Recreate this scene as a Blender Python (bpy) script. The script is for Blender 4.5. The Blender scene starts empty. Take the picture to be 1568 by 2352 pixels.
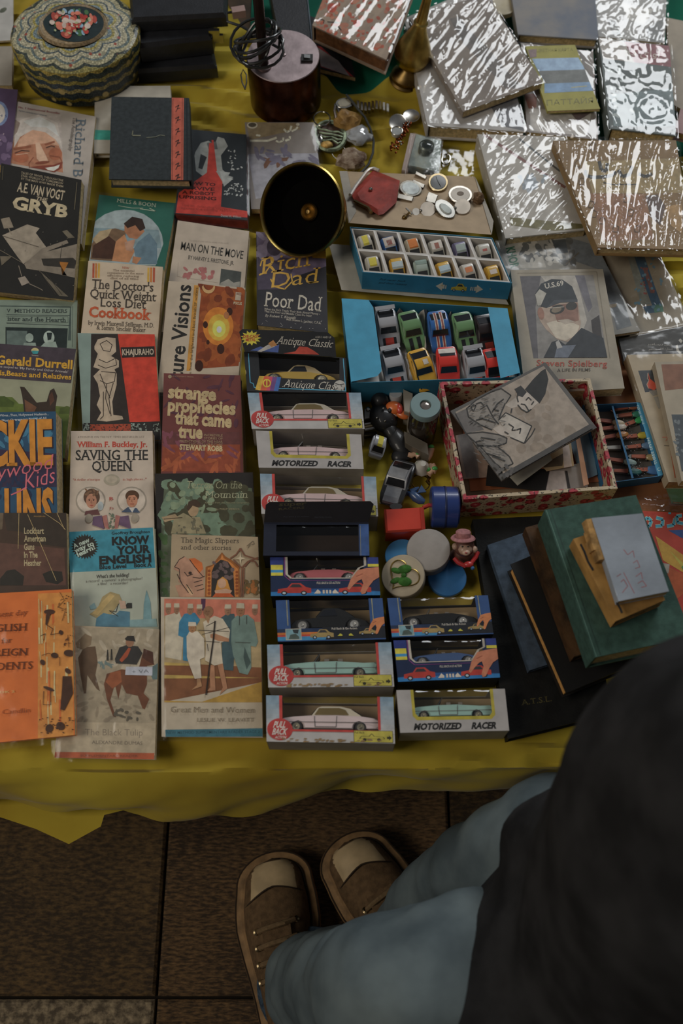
import bpy, bmesh, math, random
from mathutils import Vector, Matrix, noise
R = math.radians
SC = bpy.context.scene
COL = SC.collection
# ------------------------------------------------------------------ camera
PITCH = R(66); FPX = 2287.0; CW, CH = 1568.0, 2352.0
CAM = Vector((0, 0, 1.605)); TZ = 0.45                  # lens and table top heights in metres
FW = Vector((0, math.cos(PITCH), -math.sin(PITCH))); RT = Vector((1, 0, 0)); UP = RT.cross(FW)
cd = bpy.data.cameras.new('camera'); cam = bpy.data.objects.new('camera', cd); COL.objects.link(cam)
cam.location = CAM; cam.rotation_euler = (R(90) - PITCH, 0, 0)
cd.sensor_fit = 'VERTICAL'; cd.sensor_height = 36; cd.sensor_width = 24; cd.lens = 36 * FPX / CH
cd.clip_start = .02; cd.dof.use_dof = True; cd.dof.focus_distance = 1.29; cd.dof.aperture_fstop = 3.8
SC.camera = cam
# ------------------------------------------------------------------ world, daylight, exposure
W = bpy.data.worlds.new('world'); SC.world = W; W.use_nodes = True
W.node_tree.nodes['Background'].inputs[0].default_value = (.72, .75, .82, 1)
W.node_tree.nodes['Background'].inputs[1].default_value = .11
def area(name, loc, target, sx, sy, power, color):
    l = bpy.data.lights.new(name, 'AREA'); l.shape = 'RECTANGLE'; l.size = sx; l.size_y = sy; l.energy = power; l.color = color
    o = bpy.data.objects.new(name, l); COL.objects.link(o); o.location = loc
    o.rotation_euler = (Vector(target) - Vector(loc)).to_track_quat('-Z', 'Y').to_euler(); return o
area('daylight_opening', (1.7, 4.3, 3.5), (0, .8, .45), 2.1, 1.5, 84, (.95, .98, 1))
area('street_daylight', (-2.0, -.2, 2.8), (-.3, .25, .45), 1.3, 1.3, 26, (1, .91, .78))
vs = SC.view_settings; vs.view_transform = 'Standard'; vs.look = 'None'; vs.exposure = 0; vs.gamma = 1; vs.use_curve_mapping = False
GAIN = 2.1                                              # paper under this dim light shows at about half its albedo
# ------------------------------------------------------------------ projection from the photograph onto real planes
def ray(x, y):
    return (FW * FPX + RT * (x - CW / 2) - UP * (y - CH / 2)).normalized()
def P(x, y, h=0):                                       # h = centimetres above the table
    d = ray(x, y); z = TZ + h / 100; return CAM + d * ((z - CAM.z) / d.z)
def G(x, y, z=0):                                       # z = metres above the ground
    d = ray(x, y); return CAM + d * ((z - CAM.z) / d.z)
# ------------------------------------------------------------------ materials
_m = {}
def lin(h):
    h = h.lstrip('#'); c = [int(h[i:i + 2], 16) / 255 for i in (0, 2, 4)]
    c = [(v / 12.92 if v <= .04045 else ((v + .055) / 1.055) ** 2.4) for v in c]; y = .3 * c[0] + .55 * c[1] + .15 * c[2]
    return [y + (v - y) * .93 for v in c]
def M(hexc, rough=.6, metal=0, noise_amt=.12, scale=60, bump=0, name=None, spec=.35, col2=None, gain=None, coat=0):
    key = (hexc, rough, metal, noise_amt, scale, bump, spec, col2, gain, coat)
    if key in _m: return _m[key]
    m = bpy.data.materials.new(name or ('mat_' + hexc.strip('#'))); m.use_nodes = True
    nt = m.node_tree; b = nt.nodes['Principled BSDF']; g = gain or GAIN
    c = [min(.88, v * g) for v in lin(hexc)]
    b.inputs['Roughness'].default_value = rough; b.inputs['Metallic'].default_value = metal
    b.inputs['Specular IOR Level'].default_value = spec; b.inputs['Coat Weight'].default_value = coat
    tc = nt.nodes.new('ShaderNodeTexCoord')
    nz = nt.nodes.new('ShaderNodeTexNoise'); nz.inputs['Scale'].default_value = scale; nz.inputs['Detail'].default_value = 5
    nt.links.new(tc.outputs['Object'], nz.inputs['Vector'])
    mx = nt.nodes.new('ShaderNodeMix'); mx.data_type = 'RGBA'
    d = [min(.9, v * g) for v in lin(col2)] if col2 else [v * (1 - noise_amt * 2) for v in c]
    mx.inputs[6].default_value = (*c, 1) if col2 else (*[min(.9, v * (1 + noise_amt)) for v in c], 1)
    mx.inputs[7].default_value = (*d, 1)
    rp = nt.nodes.new('ShaderNodeValToRGB'); rp.color_ramp.elements[0].position = .35; rp.color_ramp.elements[1].position = .65
    nt.links.new(nz.outputs['Fac'], rp.inputs[0]); nt.links.new(rp.outputs[0], mx.inputs[0]); nt.links.new(mx.outputs[2], b.inputs['Base Color'])
    if bump:
        bp = nt.nodes.new('ShaderNodeBump'); bp.inputs['Strength'].default_value = bump; bp.inputs['Distance'].default_value = .001
        n2 = nt.nodes.new('ShaderNodeTexNoise'); n2.inputs['Scale'].default_value = scale * 6; n2.inputs['Detail'].default_value = 4
        nt.links.new(tc.outputs['Object'], n2.inputs['Vector'])
        nt.links.new(n2.outputs['Fac'], bp.inputs['Height']); nt.links.new(bp.outputs[0], b.inputs['Normal'])
    _m[key] = m; return m
def ink(h): return M(h, .5, 0, .10, 90, name='ink_' + h.strip('#'))
def card(h): return M(h, .55, 0, .06, 45, .08, name='card_' + h.strip('#'))
def metal(h, rough=.36): return M(h, rough, 1, .15, 50, name='metal_' + h.strip('#'), gain=1.7)
def plastic(h, rough=.3): return M(h, rough, 0, .04, 40, spec=.5, name='plastic_' + h.strip('#'), coat=.3)
PAPER = M('#93815c', .8, 0, .16, 220, .3, name='page_edges')
def film_mat(name, fac, rough, tint=(1, 1, 1)):
    m = bpy.data.materials.new(name); m.use_nodes = True; nt = m.node_tree
    for n in list(nt.nodes): nt.nodes.remove(n)
    o = nt.nodes.new('ShaderNodeOutputMaterial'); t = nt.nodes.new('ShaderNodeBsdfTransparent'); g = nt.nodes.new('ShaderNodeBsdfGlossy')
    g.inputs['Roughness'].default_value = rough; g.inputs['Color'].default_value = (1, 1, 1, 1); t.inputs['Color'].default_value = (*tint, 1)
    tc = nt.nodes.new('ShaderNodeTexCoord'); nz = nt.nodes.new('ShaderNodeTexNoise'); nz.inputs['Scale'].default_value = 35; nz.inputs['Detail'].default_value = 3
    bp = nt.nodes.new('ShaderNodeBump'); bp.inputs['Strength'].default_value = .25; bp.inputs['Distance'].default_value = .002
    nt.links.new(tc.outputs['Object'], nz.inputs['Vector']); nt.links.new(nz.outputs['Fac'], bp.inputs['Height']); nt.links.new(bp.outputs[0], g.inputs['Normal'])
    lw = nt.nodes.new('ShaderNodeLayerWeight'); lw.inputs['Blend'].default_value = .5
    pw = nt.nodes.new('ShaderNodeMath'); pw.operation = 'POWER'; pw.inputs[1].default_value = 4; nt.links.new(lw.outputs['Facing'], pw.inputs[0])
    ma = nt.nodes.new('ShaderNodeMath'); ma.operation = 'MULTIPLY_ADD'; ma.inputs[1].default_value = .7; ma.inputs[2].default_value = fac
    mx = nt.nodes.new('ShaderNodeMixShader'); nt.links.new(pw.outputs[0], ma.inputs[0]); nt.links.new(ma.outputs[0], mx.inputs[0])
    nt.links.new(t.outputs[0], mx.inputs[1]); nt.links.new(g.outputs[0], mx.inputs[2]); nt.links.new(mx.outputs[0], o.inputs[0]); return m
FILM = film_mat('clear_film', .025, .12)
FOIL = film_mat('crinkled_film', .06, .08)
ACET = film_mat('clear_acetate', .05, .06)
# ------------------------------------------------------------------ mesh builder and object helpers
class MB:
    def __init__(s): s.v = []; s.f = []; s.m = []; s.mats = []; s.sm = []
    def mi(s, m):
        if m not in s.mats: s.mats.append(m)
        return s.mats.index(m)
    def face(s, pts, m, smooth=False):
        n = len(s.v); s.v.extend(Vector(p) for p in pts); s.f.append(tuple(range(n, n + len(pts)))); s.m.append(s.mi(m)); s.sm.append(smooth)
    def grid(s, rows, m, smooth=True, close_u=False, close_v=False):
        n = len(s.v); nr, nc = len(rows), len(rows[0])
        for r in rows: s.v.extend(Vector(p) for p in r)
        k = s.mi(m)
        for i in range(nr - (0 if close_v else 1)):
            for j in range(nc - (0 if close_u else 1)):
                a, b = i * nc + j, i * nc + (j + 1) % nc; c, d = ((i + 1) % nr) * nc + (j + 1) % nc, ((i + 1) % nr) * nc + j
                s.f.append((n + a, n + b, n + c, n + d)); s.m.append(k); s.sm.append(smooth)
    def hexa(s, b, t, m):                                # bottom and top quads, counter-clockwise from above
        n = len(s.v); s.v.extend(Vector(p) for p in list(b) + list(t)); k = s.mi(m)
        for f in ((3, 2, 1, 0), (4, 5, 6, 7), (0, 1, 5, 4), (1, 2, 6, 5), (2, 3, 7, 6), (3, 0, 4, 7)):
            s.f.append(tuple(n + i for i in f)); s.m.append(k); s.sm.append(False)
    def box(s, c, size, m, mat=None):
        c = Vector(c); x, y, z = (d / 2 for d in size)
        q = [Vector(p) for p in ((-x, -y, -z), (x, -y, -z), (x, y, -z), (-x, y, -z), (-x, -y, z), (x, -y, z), (x, y, z), (-x, y, z))]
        if mat is not None: q = [mat @ p for p in q]
        q = [c + p for p in q]; s.hexa(q[:4], q[4:], m)
    def tube(s, path, r, m, n=8, closed=False, caps=True):
        path = [Vector(p) for p in path]; rows = []; L = len(path); up = Vector((.13, .21, 1)).normalized()
        for i, p in enumerate(path):
            a = path[(i - 1) % L] if (closed or i > 0) else p; b = path[(i + 1) % L] if (closed or i < L - 1) else p
            t = (b - a).normalized(); x = t.cross(up)
            if x.length < 1e-4: x = t.cross(Vector((1, 0, 0)))
            x.normalize(); y = x.cross(t); rr = r[i] if isinstance(r, (list, tuple)) else r
            rows.append([p + (x * math.cos(2 * math.pi * j / n) + y * math.sin(2 * math.pi * j / n)) * rr for j in range(n)])
        s.grid(rows, m, True, True, closed)
        if caps and not closed: s.face(rows[0], m); s.face(rows[-1][::-1], m)
    def lathe(s, prof, m, n=32, mat=None, sx=1, sy=1, cap0=True, cap1=True):   # prof = [(radius, z)]
        mat = mat or Matrix(); rows = [[mat @ Vector((r * sx * math.cos(2 * math.pi * j / n), r * sy * math.sin(2 * math.pi * j / n), z)) for j in range(n)] for r, z in prof]
        s.grid(rows, m, True, True)
        if cap0 and prof[0][0] > 1e-6: s.face(rows[0][::-1], m)
        if cap1 and prof[-1][0] > 1e-6: s.face(rows[-1], m)
    def ball(s, c, r, m, n=12, k=8, mat=None):
        c = Vector(c); r = (r, r, r) if not isinstance(r, (tuple, list)) else r; mat = mat or Matrix(); rows = []
        for i in range(k + 1):
            a = math.pi * i / k - math.pi / 2
            rows.append([c + mat @ Vector((r[0] * math.cos(a) * math.cos(2 * math.pi * j / n), r[1] * math.cos(a) * math.sin(2 * math.pi * j / n), r[2] * math.sin(a))) for j in range(n)])
        s.grid(rows, m, True, True)
    def prism(s, outline, depth, m, mat=None, bevel=0, smooth=False):   # outline in local xy, extruded along local z from 0 to depth
        mat = mat or Matrix(); cx = sum(p[0] for p in outline) / len(outline); cy = sum(p[1] for p in outline) / len(outline)
        def ring(z, b):
            o = []
            for x, y in outline:
                d = math.hypot(x - cx, y - cy) or 1; k = 1 - b / d; o.append(mat @ Vector((cx + (x - cx) * k, cy + (y - cy) * k, z)))
            return o
        if bevel: rs = [ring(0, bevel), ring(bevel, 0), ring(depth - bevel, 0), ring(depth, bevel)]
        else: rs = [ring(0, 0), ring(depth, 0)]
        s.grid(rs, m, smooth, True); s.face(rs[0][::-1], m); s.face(rs[-1], m)
    def build(s, name, parent=None, loc=None):
        me = bpy.data.meshes.new(name); o = bpy.data.objects.new(name, me); COL.objects.link(o)
        inv = Matrix()
        if parent is not None: o.parent = parent; inv = parent.matrix_basis.inverted()
        off = Vector(loc) if loc is not None else None
        if off is not None: o.location = off; vs_ = [v - off for v in s.v]
        else: vs_ = [inv @ v for v in s.v]
        me.from_pydata(vs_, [], s.f)
        for m in s.mats: me.materials.append(m)
        me.polygons.foreach_set('material_index', s.m); me.polygons.foreach_set('use_smooth', s.sm); me.update(); me.set_sharp_from_angle(angle=R(38))
        return o
def tag(o, label, cat, group=None, kind=None):
    if label: o['label'] = label
    if cat: o['category'] = cat
    if group: o['group'] = group
    if kind: o['kind'] = kind
    return o
def thing(name, label, cat, loc, group=None):
    o = bpy.data.objects.new(name, None); COL.objects.link(o); o.empty_display_size = .02; o.location = loc; bpy.context.view_layer.update
    return tag(o, label, cat, group)
def lerp(a, b, t): return a + (b - a) * t
def surf3(c, px=None):                                   # a face given by its own corners: top left, top right, bottom right, bottom left
    s = Surf.__new__(Surf); s.c = [Vector(q) for q in c]; s.n = ((s.c[1] - s.c[3]).cross(s.c[0] - s.c[2])).normalized(); s.o = sum(s.c, Vector()) / 4
    if s.n.dot(CAM - s.o) < 0: s.n = -s.n
    s.px = px; return s
class Surf:                                              # a plane in the place, addressed by photograph pixels
    def __init__(s, tl, tr, br, bl, zn, zf=None):
        zf = zn if zf is None else zf; s.px = [tl, tr, br, bl]
        s.c = [P(*tl, zf), P(*tr, zf), P(*br, zn), P(*bl, zn)]
        s.n = ((s.c[1] - s.c[3]).cross(s.c[0] - s.c[2])).normalized()
        if s.n.z < 0: s.n = -s.n
        s.o = sum(s.c, Vector()) / 4
        s.c = [s.at(*q) for q in s.px]                   # flatten exactly onto the plane
    def at(s, x, y, up=0):
        d = ray(x, y); o = s.o + s.n * up; return CAM + d * ((o - CAM).dot(s.n) / d.dot(s.n))
    def uv(s, u, v, up=0):                               # u left-right, v bottom-top
        return lerp(lerp(s.c[3], s.c[2], u), lerp(s.c[0], s.c[1], u), v) + s.n * up
    def uvp(s, u, v):
        tl, tr, br, bl = s.px; f = lambda i: lerp(lerp(bl[i], br[i], u), lerp(tl[i], tr[i], u), v); return f(0), f(1)
_txt = {}
def glyphs(t, bold, serif):
    k = (t, bold, serif)
    if k in _txt: return _txt[k]
    c = bpy.data.curves.new('t', 'FONT'); c.body = t; c.resolution_u = 2; c.offset = bold; o = bpy.data.objects.new('t', c)
    m = bpy.data.meshes.new_from_object(o); V = [(v.co.x, v.co.y) for v in m.vertices]; F = [tuple(p.vertices) for p in m.polygons]
    if serif:
        cnt = {}
        for f in F:
            for a, b in zip(f, f[1:] + f[:1]): e = (min(a, b), max(a, b)); cnt[e] = cnt.get(e, 0) + 1
        for (a, b), q in cnt.items():
            (x0, y0), (x1, y1) = V[a], V[b]; w = abs(x1 - x0)
            if q == 1 and abs(y0 - y1) < .003 and .04 < w < .2 and (abs(y0) < .04 or abs(y0 - .682) < .04 or abs(y0 - .449) < .04):
                up = -1 if y0 > .2 else 1; xa, xb = min(x0, x1) - .08, max(x0, x1) + .08; n = len(V)
                V += [(xa, y0), (xb, y0), (xb, y0 + .055 * up), (xa, y0 + .055 * up)]; F.append((n, n + 1, n + 2, n + 3))
    bpy.data.objects.remove(o); bpy.data.curves.remove(c); bpy.data.meshes.remove(m); _txt[k] = (V, F); return V, F
class Print:                                             # flat print on a surface, drawn in photograph pixels
    def __init__(s, surf, parent, name='cover_print', up=.00006): s.s = surf; s.b = MB(); s.z = up; s.p = parent; s.nm = name; s.t = (0, 0, 1); s.uvm = False; s.hold = False
    def map(s, ox, oy, k): s.t = (ox, oy, k); return s    # read the next coordinates in an enlarged view of the photograph
    def uvs(s): s.uvm = True; return s                    # x and y as fractions of the face, y downwards
    def wp(s, x, y, z):
        if s.uvm: return s.s.uv(x, 1 - y, z)
        o = s.t; return s.s.at(o[0] + x * o[2], o[1] + y * o[2], z)
    def lay(s):
        if not s.hold: s.z += .000022
        return s.z
    def clip(s, pts):                                    # keep print inside the cover
        o = s.t; pts = [(o[0] + x * o[2], o[1] + y * o[2]) for x, y in pts]; q = s.s.px
        for (ax, ay), (bx, by) in zip(q, q[1:] + q[:1]):
            f = lambda p: (bx - ax) * (p[1] - ay) - (by - ay) * (p[0] - ax); out = []
            for a, b in zip(pts, pts[1:] + pts[:1]):
                fa, fb = f(a), f(b)
                if fa >= 0: out.append(a)
                if (fa >= 0) != (fb >= 0): t = fa / (fa - fb); out.append((a[0] + (b[0] - a[0]) * t, a[1] + (b[1] - a[1]) * t))
            pts = out
            if not pts: return []
        return pts
    def poly(s, c, pts):
        z = s.lay()
        if s.uvm: s.b.face([s.s.uv(x, 1 - y, z) for x, y in pts], ink(c)); return s
        pts = s.clip(list(pts))
        if len(pts) > 2: s.b.face([s.s.at(x, y, z) for x, y in pts], ink(c))
        return s
    def flat(s, c, *a): return s.poly(c, list(zip(a[::2], a[1::2])))
    def rect(s, c, x0, y0, x1, y1): return s.flat(c, x0, y0, x1, y0, x1, y1, x0, y1)
    def uvrect(s, c, u0, v0, u1, v1): z = s.lay(); s.b.face([s.s.uv(u, v, z) for u, v in ((u0, v0), (u1, v0), (u1, v1), (u0, v1))], ink(c)); return s
    def oval(s, c, x, y, rx, ry, rot=0, n=20):
        cr, sr = math.cos(R(rot)), math.sin(R(rot)); q = []
        for i in range(n):
            a = 2 * math.pi * i / n; dx, dy = rx * math.cos(a), ry * math.sin(a); q.append((x + dx * cr - dy * sr, y + dx * sr + dy * cr))
        return s.poly(c, q)
    def star(s, c, x, y, r0, r1, n, sy=1):
        return s.poly(c, [(x + (r0 if i % 2 else r1) * math.cos(math.pi * i / n), y + sy * (r0 if i % 2 else r1) * math.sin(math.pi * i / n)) for i in range(2 * n)])
    def line(s, c, w, *a):
        z = s.lay(); q = list(zip(a[::2], a[1::2]))
        for (x0, y0), (x1, y1) in zip(q, q[1:]):
            d = math.hypot(x1 - x0, y1 - y0) or 1; nx, ny = -(y1 - y0) / d * w / 2, (x1 - x0) / d * w / 2
            s.b.face([s.wp(X, Y, z) for X, Y in ((x0 + nx, y0 + ny), (x1 + nx, y1 + ny), (x1 - nx, y1 - ny), (x0 - nx, y0 - ny))], ink(c))
        return s
    def spots(s, c, n, x0, y0, x1, y1, r, seed=1, q=.6):  # loose printed dabs inside a quad
        rn = random.Random(seed); s.lay(); s.hold = True
        for i in range(n): s.z += 4e-7; s.oval(c, rn.uniform(x0, x1), rn.uniform(y0, y1), r * rn.uniform(.4, 1), r * q * rn.uniform(.4, 1), rn.uniform(0, 180), 8)
        s.hold = False; return s
    def text(s, c, t, x0, y0, x1, y1, h, bold=0, serif=False, shear=0):
        V, F = glyphs(t, bold, serif)
        if not V: return s
        a, b = min(v[0] for v in V), max(v[0] for v in V); z = s.lay(); k = ink(c)
        d = math.hypot(x1 - x0, y1 - y0); ux, uy = (x1 - x0) / d, (y1 - y0) / d; n = len(s.b.v); mi = s.b.mi(k)
        for X, Y in V:
            u = (X - a) / (b - a) * d + shear * Y / .682 * h; w = Y / .682 * h
            s.b.v.append(s.wp(x0 + ux * u + uy * w, y0 + uy * u - ux * w, z))
        for f in F: s.b.f.append(tuple(n + i for i in f)); s.b.m.append(mi); s.b.sm.append(False)
        return s
    def done(s): return s.b.build(s.nm, s.p) if s.b.f else None
def sleeve(sf, root, m=.006, amp=.0012, mat=None, nx=26, ny=26, seed=0, up=.0011, drop=.0012, stretch=(1, 1), name='plastic_sleeve', rot=0, crease=None):
    b = MB(); rows = []; L = [(sf.c[1] - sf.c[0]).length, (sf.c[0] - sf.c[3]).length]; cr, sr = math.cos(rot), math.sin(rot)
    for j in range(ny + 1):
        r = []
        for i in range(nx + 1):
            u = -m / L[0] + i / nx * (1 + 2 * m / L[0]); v = -m / L[1] + j / ny * (1 + 2 * m / L[1])
            X, Y = u * L[0], v * L[1]; X, Y = X * cr - Y * sr, X * sr + Y * cr
            q = noise.noise(Vector((X * 55 * stretch[0], Y * 55 * stretch[1], seed * 7.3))) * .6 + noise.noise(Vector((X * 140 * stretch[0], Y * 140 * stretch[1], seed * 3.1 + 5))) * .4
            if crease:
                k2 = noise.noise(Vector((X * 24 * stretch[0], Y * 24 * stretch[1], seed * 5.7))); q = .5 * q * crease[1] + max(0, 1 - abs(k2) * crease[0]) ** 1.5 + .6 * max(0, 1 - abs(q) * crease[0] * 1.3)
            else: q = abs(q) * 2 - .4
            e = max(0, -u, u - 1, -v, v - 1); r.append(sf.uv(u, v, up + amp * q - (drop if e > 0 else 0)))
        rows.append(r)
    b.grid(rows, mat or FILM); o = b.build(name, root); o['label'] = 'clear crinkled plastic sleeve'; return o
def book(name, label, q, th, zn, zf=None, cover='#888070', pages=PAPER, hard=False, group=None, spine='l', mat=None, cat='book', board=.0012):
    zf = zn if zf is None else zf; sf = Surf(*q, zn, zf); t = th / 100
    base = sf.uv(.5, .5, -t); root = thing(name, label, cat, base, group); bt = .0022 if hard else .0006; e = .003 if hard else .0004
    cm = mat or card(cover); b = MB(); L = (sf.c[1] - sf.c[0]).length; eu = e / L; ev = e / (sf.c[0] - sf.c[3]).length
    def slab(mb, u0, v0, u1, v1, w0, w1, m): mb.hexa([sf.uv(u, v, w0) for u, v in ((u0, v0), (u1, v0), (u1, v1), (u0, v1))], [sf.uv(u, v, w1) for u, v in ((u0, v0), (u1, v0), (u1, v1), (u0, v1))], m)
    slab(b, 0, 0, 1, 1, -bt, 0, cm); slab(b, 0, 0, 1, 1, -t, -t + bt, cm)
    if spine == 'l': slab(b, 0, 0, bt / L, 1, -t + bt, -bt, cm)
    elif spine == 'r': slab(b, 1 - bt / L, 0, 1, 1, -t + bt, -bt, cm)
    elif spine == 't': slab(b, 0, 1 - bt / L, 1, 1, -t + bt, -bt, cm)
    b.build('cover', root)
    p = MB(); slab(p, eu + (bt / L if spine == 'l' else 0), ev, 1 - eu - (bt / L if spine == 'r' else 0), 1 - ev, -t + bt, -bt, pages); p.build('pages', root)
    sf.root = root; return sf
# ------------------------------------------------------------------ ground of broomed paving slabs
def slab_mat(name, a, bcol, rib):
    m = bpy.data.materials.new(name); m.use_nodes = True; nt = m.node_tree; b = nt.nodes['Principled BSDF']; b.inputs['Roughness'].default_value = .85
    tc = nt.nodes.new('ShaderNodeTexCoord'); mp = nt.nodes.new('ShaderNodeMapping'); mp.inputs['Scale'].default_value = (1, rib, 1)
    nz = nt.nodes.new('ShaderNodeTexNoise'); nz.inputs['Scale'].default_value = 75; nz.inputs['Detail'].default_value = 7; nz.inputs['Roughness'].default_value = .65
    n2 = nt.nodes.new('ShaderNodeTexNoise'); n2.inputs['Scale'].default_value = 7; n2.inputs['Detail'].default_value = 4
    rp = nt.nodes.new('ShaderNodeValToRGB'); e = rp.color_ramp.elements; e[0].position = .42; e[1].position = .70
    e[0].color = (*[v * GAIN for v in lin(a)], 1); e[1].color = (*[v * GAIN for v in lin(bcol)], 1)
    mx = nt.nodes.new('ShaderNodeMath'); mx.operation = 'MULTIPLY_ADD'; mx.inputs[1].default_value = .35; bp = nt.nodes.new('ShaderNodeBump'); bp.inputs['Strength'].default_value = .9; bp.inputs['Distance'].default_value = .004
    nt.links.new(tc.outputs['Object'], mp.inputs[0]); nt.links.new(mp.outputs[0], nz.inputs['Vector']); nt.links.new(tc.outputs['Object'], n2.inputs['Vector'])
    nt.links.new(n2.outputs['Fac'], mx.inputs[0]); sb = nt.nodes.new('ShaderNodeMath'); sb.operation = 'SUBTRACT'; sb.inputs[1].default_value = .17
    nt.links.new(nz.outputs['Fac'], sb.inputs[0]); nt.links.new(sb.outputs[0], mx.inputs[2])
    nt.links.new(mx.outputs[0], rp.inputs[0]); nt.links.new(rp.outputs[0], b.inputs['Base Color']); nt.links.new(nz.outputs['Fac'], bp.inputs['Height']); nt.links.new(bp.outputs[0], b.inputs['Normal']); return m
b = MB(); b.box((0, .9, -.06), (7, 7, .08), M('#17120c', .9, 0, .2, 30)); floor = b.build('pavement'); floor['kind'] = 'structure'
floor['label'] = 'dark bedding below the brown paving slabs'
XJ = G(371, 2100).x; WS = G(1041, 2100).x - XJ; YJ = G(700, 2292).y; HS = .62
sm1 = slab_mat('broomed_concrete', '#2c2115', '#6a5030', 4.2); sm2 = slab_mat('rough_concrete', '#2a2014', '#5a4526', 2.6); sm3 = slab_mat('pebbled_concrete', '#40372a', '#85765c', 1.2)
smesh = {}
for i in range(-4, 4):
    for j in range(-2, 3):
        mt = sm3 if (j == -1 and i <= -1) else (sm2 if i % 2 else sm1)
        if mt.name not in smesh:
            q = MB(); w, h, c = WS / 2 - .0022, HS / 2 - .0022, .004
            bt = [(-w, -h, -.02), (w, -h, -.02), (w, h, -.02), (-w, h, -.02)]; md = [(x, y, -c) for x, y, z in bt]; tp = [(x - math.copysign(c, x), y - math.copysign(c, y), 0) for x, y, z in bt]
            q.hexa(bt, md, mt); q.grid([md, tp], mt, False, True); q.face(tp, mt)
            me = bpy.data.meshes.new('paving_slab'); me.from_pydata(q.v, [], q.f); me.materials.append(mt); smesh[mt.name] = me
        o = bpy.data.objects.new('paving_slab', smesh[mt.name]); COL.objects.link(o); o.parent = floor
        o.location = (XJ + (i + .5) * WS, YJ + (j + .5) * HS, random.Random(i * 9 + j).uniform(-.0015, 0))
b = MB(); b.box((0, -1.6, 1.6), (7, .12, 3.3), M('#4a4036', .9, 0, .15, 6, .4)); o = b.build('unseen_wall'); o['kind'] = 'structure'; o['label'] = 'unseen plastered wall added behind the photographer'  # unseen wall, added; it blocks ambient light and darkens the near sides
# ------------------------------------------------------------------ table under the cloths
YF = P(784, 1762).y; TX = 1.15
t = thing('table', 'low wooden trestle table under the yellow cloth', 'table', (0, .9, 0)); wood = M('#3a2a18', .7, 0, .25, 25, .2)
b = MB(); b.box((0, (YF + 1.95) / 2 + .01, TZ - .0355), (TX * 2, 1.95 - YF - .02, .03), wood); b.build('table_top', t)
for x in (-1.08, 1.08):
    for y in (YF + .12, 1.88): b = MB(); b.box((x, y, .2), (.05, .05, .40), wood); b.build('leg', t)
# ------------------------------------------------------------------ cloths
def cloth_mat(name, c, c2, tr=.0):
    m = M(c, .85, 0, .05, 5, .12, spec=.1, col2=c2, name=name); m.node_tree.nodes['Principled BSDF'].inputs['Sheen Weight'].default_value = .15; m.node_tree.nodes['Principled BSDF'].inputs['Sheen Roughness'].default_value = .4; return m
YEL = cloth_mat('yellow_cotton', '#90801f', '#7a6612'); GRN = cloth_mat('green_cotton', '#0e5a44', '#0a4636')
def pl(tab, x):                                           # piecewise linear
    if x <= tab[0][0]: return tab[0][1]
    for (a, b_), (c, d) in zip(tab, tab[1:]):
        if x <= c: return b_ + (d - b_) * (x - a) / (c - a)
    return tab[-1][1]
far = [(-200, -330), (330, -330), (560, 60), (700, 150), (748, 172), (795, 212), (845, 200), (905, 163), (945, 165), (975, 246), (990, 290), (1130, 318), (1400, 345), (1568, 350), (1800, 350)]
farw = [(P(x, y).x, P(x, y).y) for x, y in far]; farw[0] = (-TX, 1.94); farw[-1] = (TX, farw[-2][1]); farw = sorted(farw)
hem = [(-700, 1800), (-250, 1815), (0, 1834), (89, 1859), (241, 1883), (379, 1881), (491, 1870), (580, 1846), (700, 1818), (800, 1800), (880, 1812), (963, 1821), (1079, 1812), (1181, 1800), (1270, 1770), (1400, 1800), (2200, 1830)]
hemw = sorted((P(x, y, -8).x, P(x, y, -8).y) for x, y in hem)
def wr(x, y):
    q = noise.noise(Vector((x * 6, y * 26, 1.7))) * .5 + noise.noise(Vector((x * 14, y * 34, 8))) * .3 + .35 * noise.noise(Vector((x * 9 + y * 9, y * 9 - x * 5, 3.3)))
    q = 1 - abs(q) * 3.4
    pk = math.exp(-((x + .16) / .30) ** 2 - ((y - 1.24) / .15) ** 2); q = q * (1 - pk) + pk * (.5 + .5 * math.sin(y * 170 + x * 14 + 6 * noise.noise(Vector((x * 4, y * 8, 2)))))
    return -.0165 + .0145 * max(0, min(1, q))
b = MB(); rows = []; NX = 300; NY = 230
for j in range(NY + 1):
    r = []
    for i in range(NX + 1):
        x = -TX + 2 * TX * i / NX; yb = pl(farw, x); y = min(lerp(YF, 1.94, j / NY), yb); z = TZ + wr(x, y)
        if y > yb - .012: z += .0025
        r.append((x, y, z))
    rows.append(r)
drape = []
for k in range(1, 15):
    r = []; s = k / 14
    for i in range(NX + 1):
        x = -TX + 2 * TX * i / NX; yh = pl(hemw, x); ex = .6 * math.sin(s * math.pi / 2) + .4 * s
        w = noise.noise(Vector((x * 7, s * 1.5, 4))) * .022 * s + noise.noise(Vector((x * 16 + s * 3, s * 3, 9))) * .009 * s
        r.append((x + w * .4, lerp(YF, yh, ex) + w, TZ - .006 - .085 * (s ** 1.5) + w * .5))
    drape.append(r)
b.grid(list(reversed(drape)) + rows, YEL); o = b.build('tablecloth'); tag(o, 'yellow cotton cloth spread over the table, hanging loose along its front edge', 'tablecloth')
b = MB(); rows = []                                       # under layer that shows as a pointed corner
crn = [(-330, 1900), (-120, 1870), (0, 1889), (80, 1918), (157, 1947), (230, 1912), (238, 1886), (300, 1870)]
for k in range(7):
    rows.append([lerp(P(x, 1800, -6.5), P(x, y, -11), k / 6) + Vector((0, .02 + .006 * math.sin(x * .03), -.02 * math.sin(k / 6 * 3.14))) * (1 if k < 6 else .3) for x, y in crn])
b.grid(rows, YEL); o = b.build('cloth_corner'); tag(o, 'pointed corner of an under cloth hanging below the yellow tablecloth', 'cloth')
b = MB(); rows = []
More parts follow.
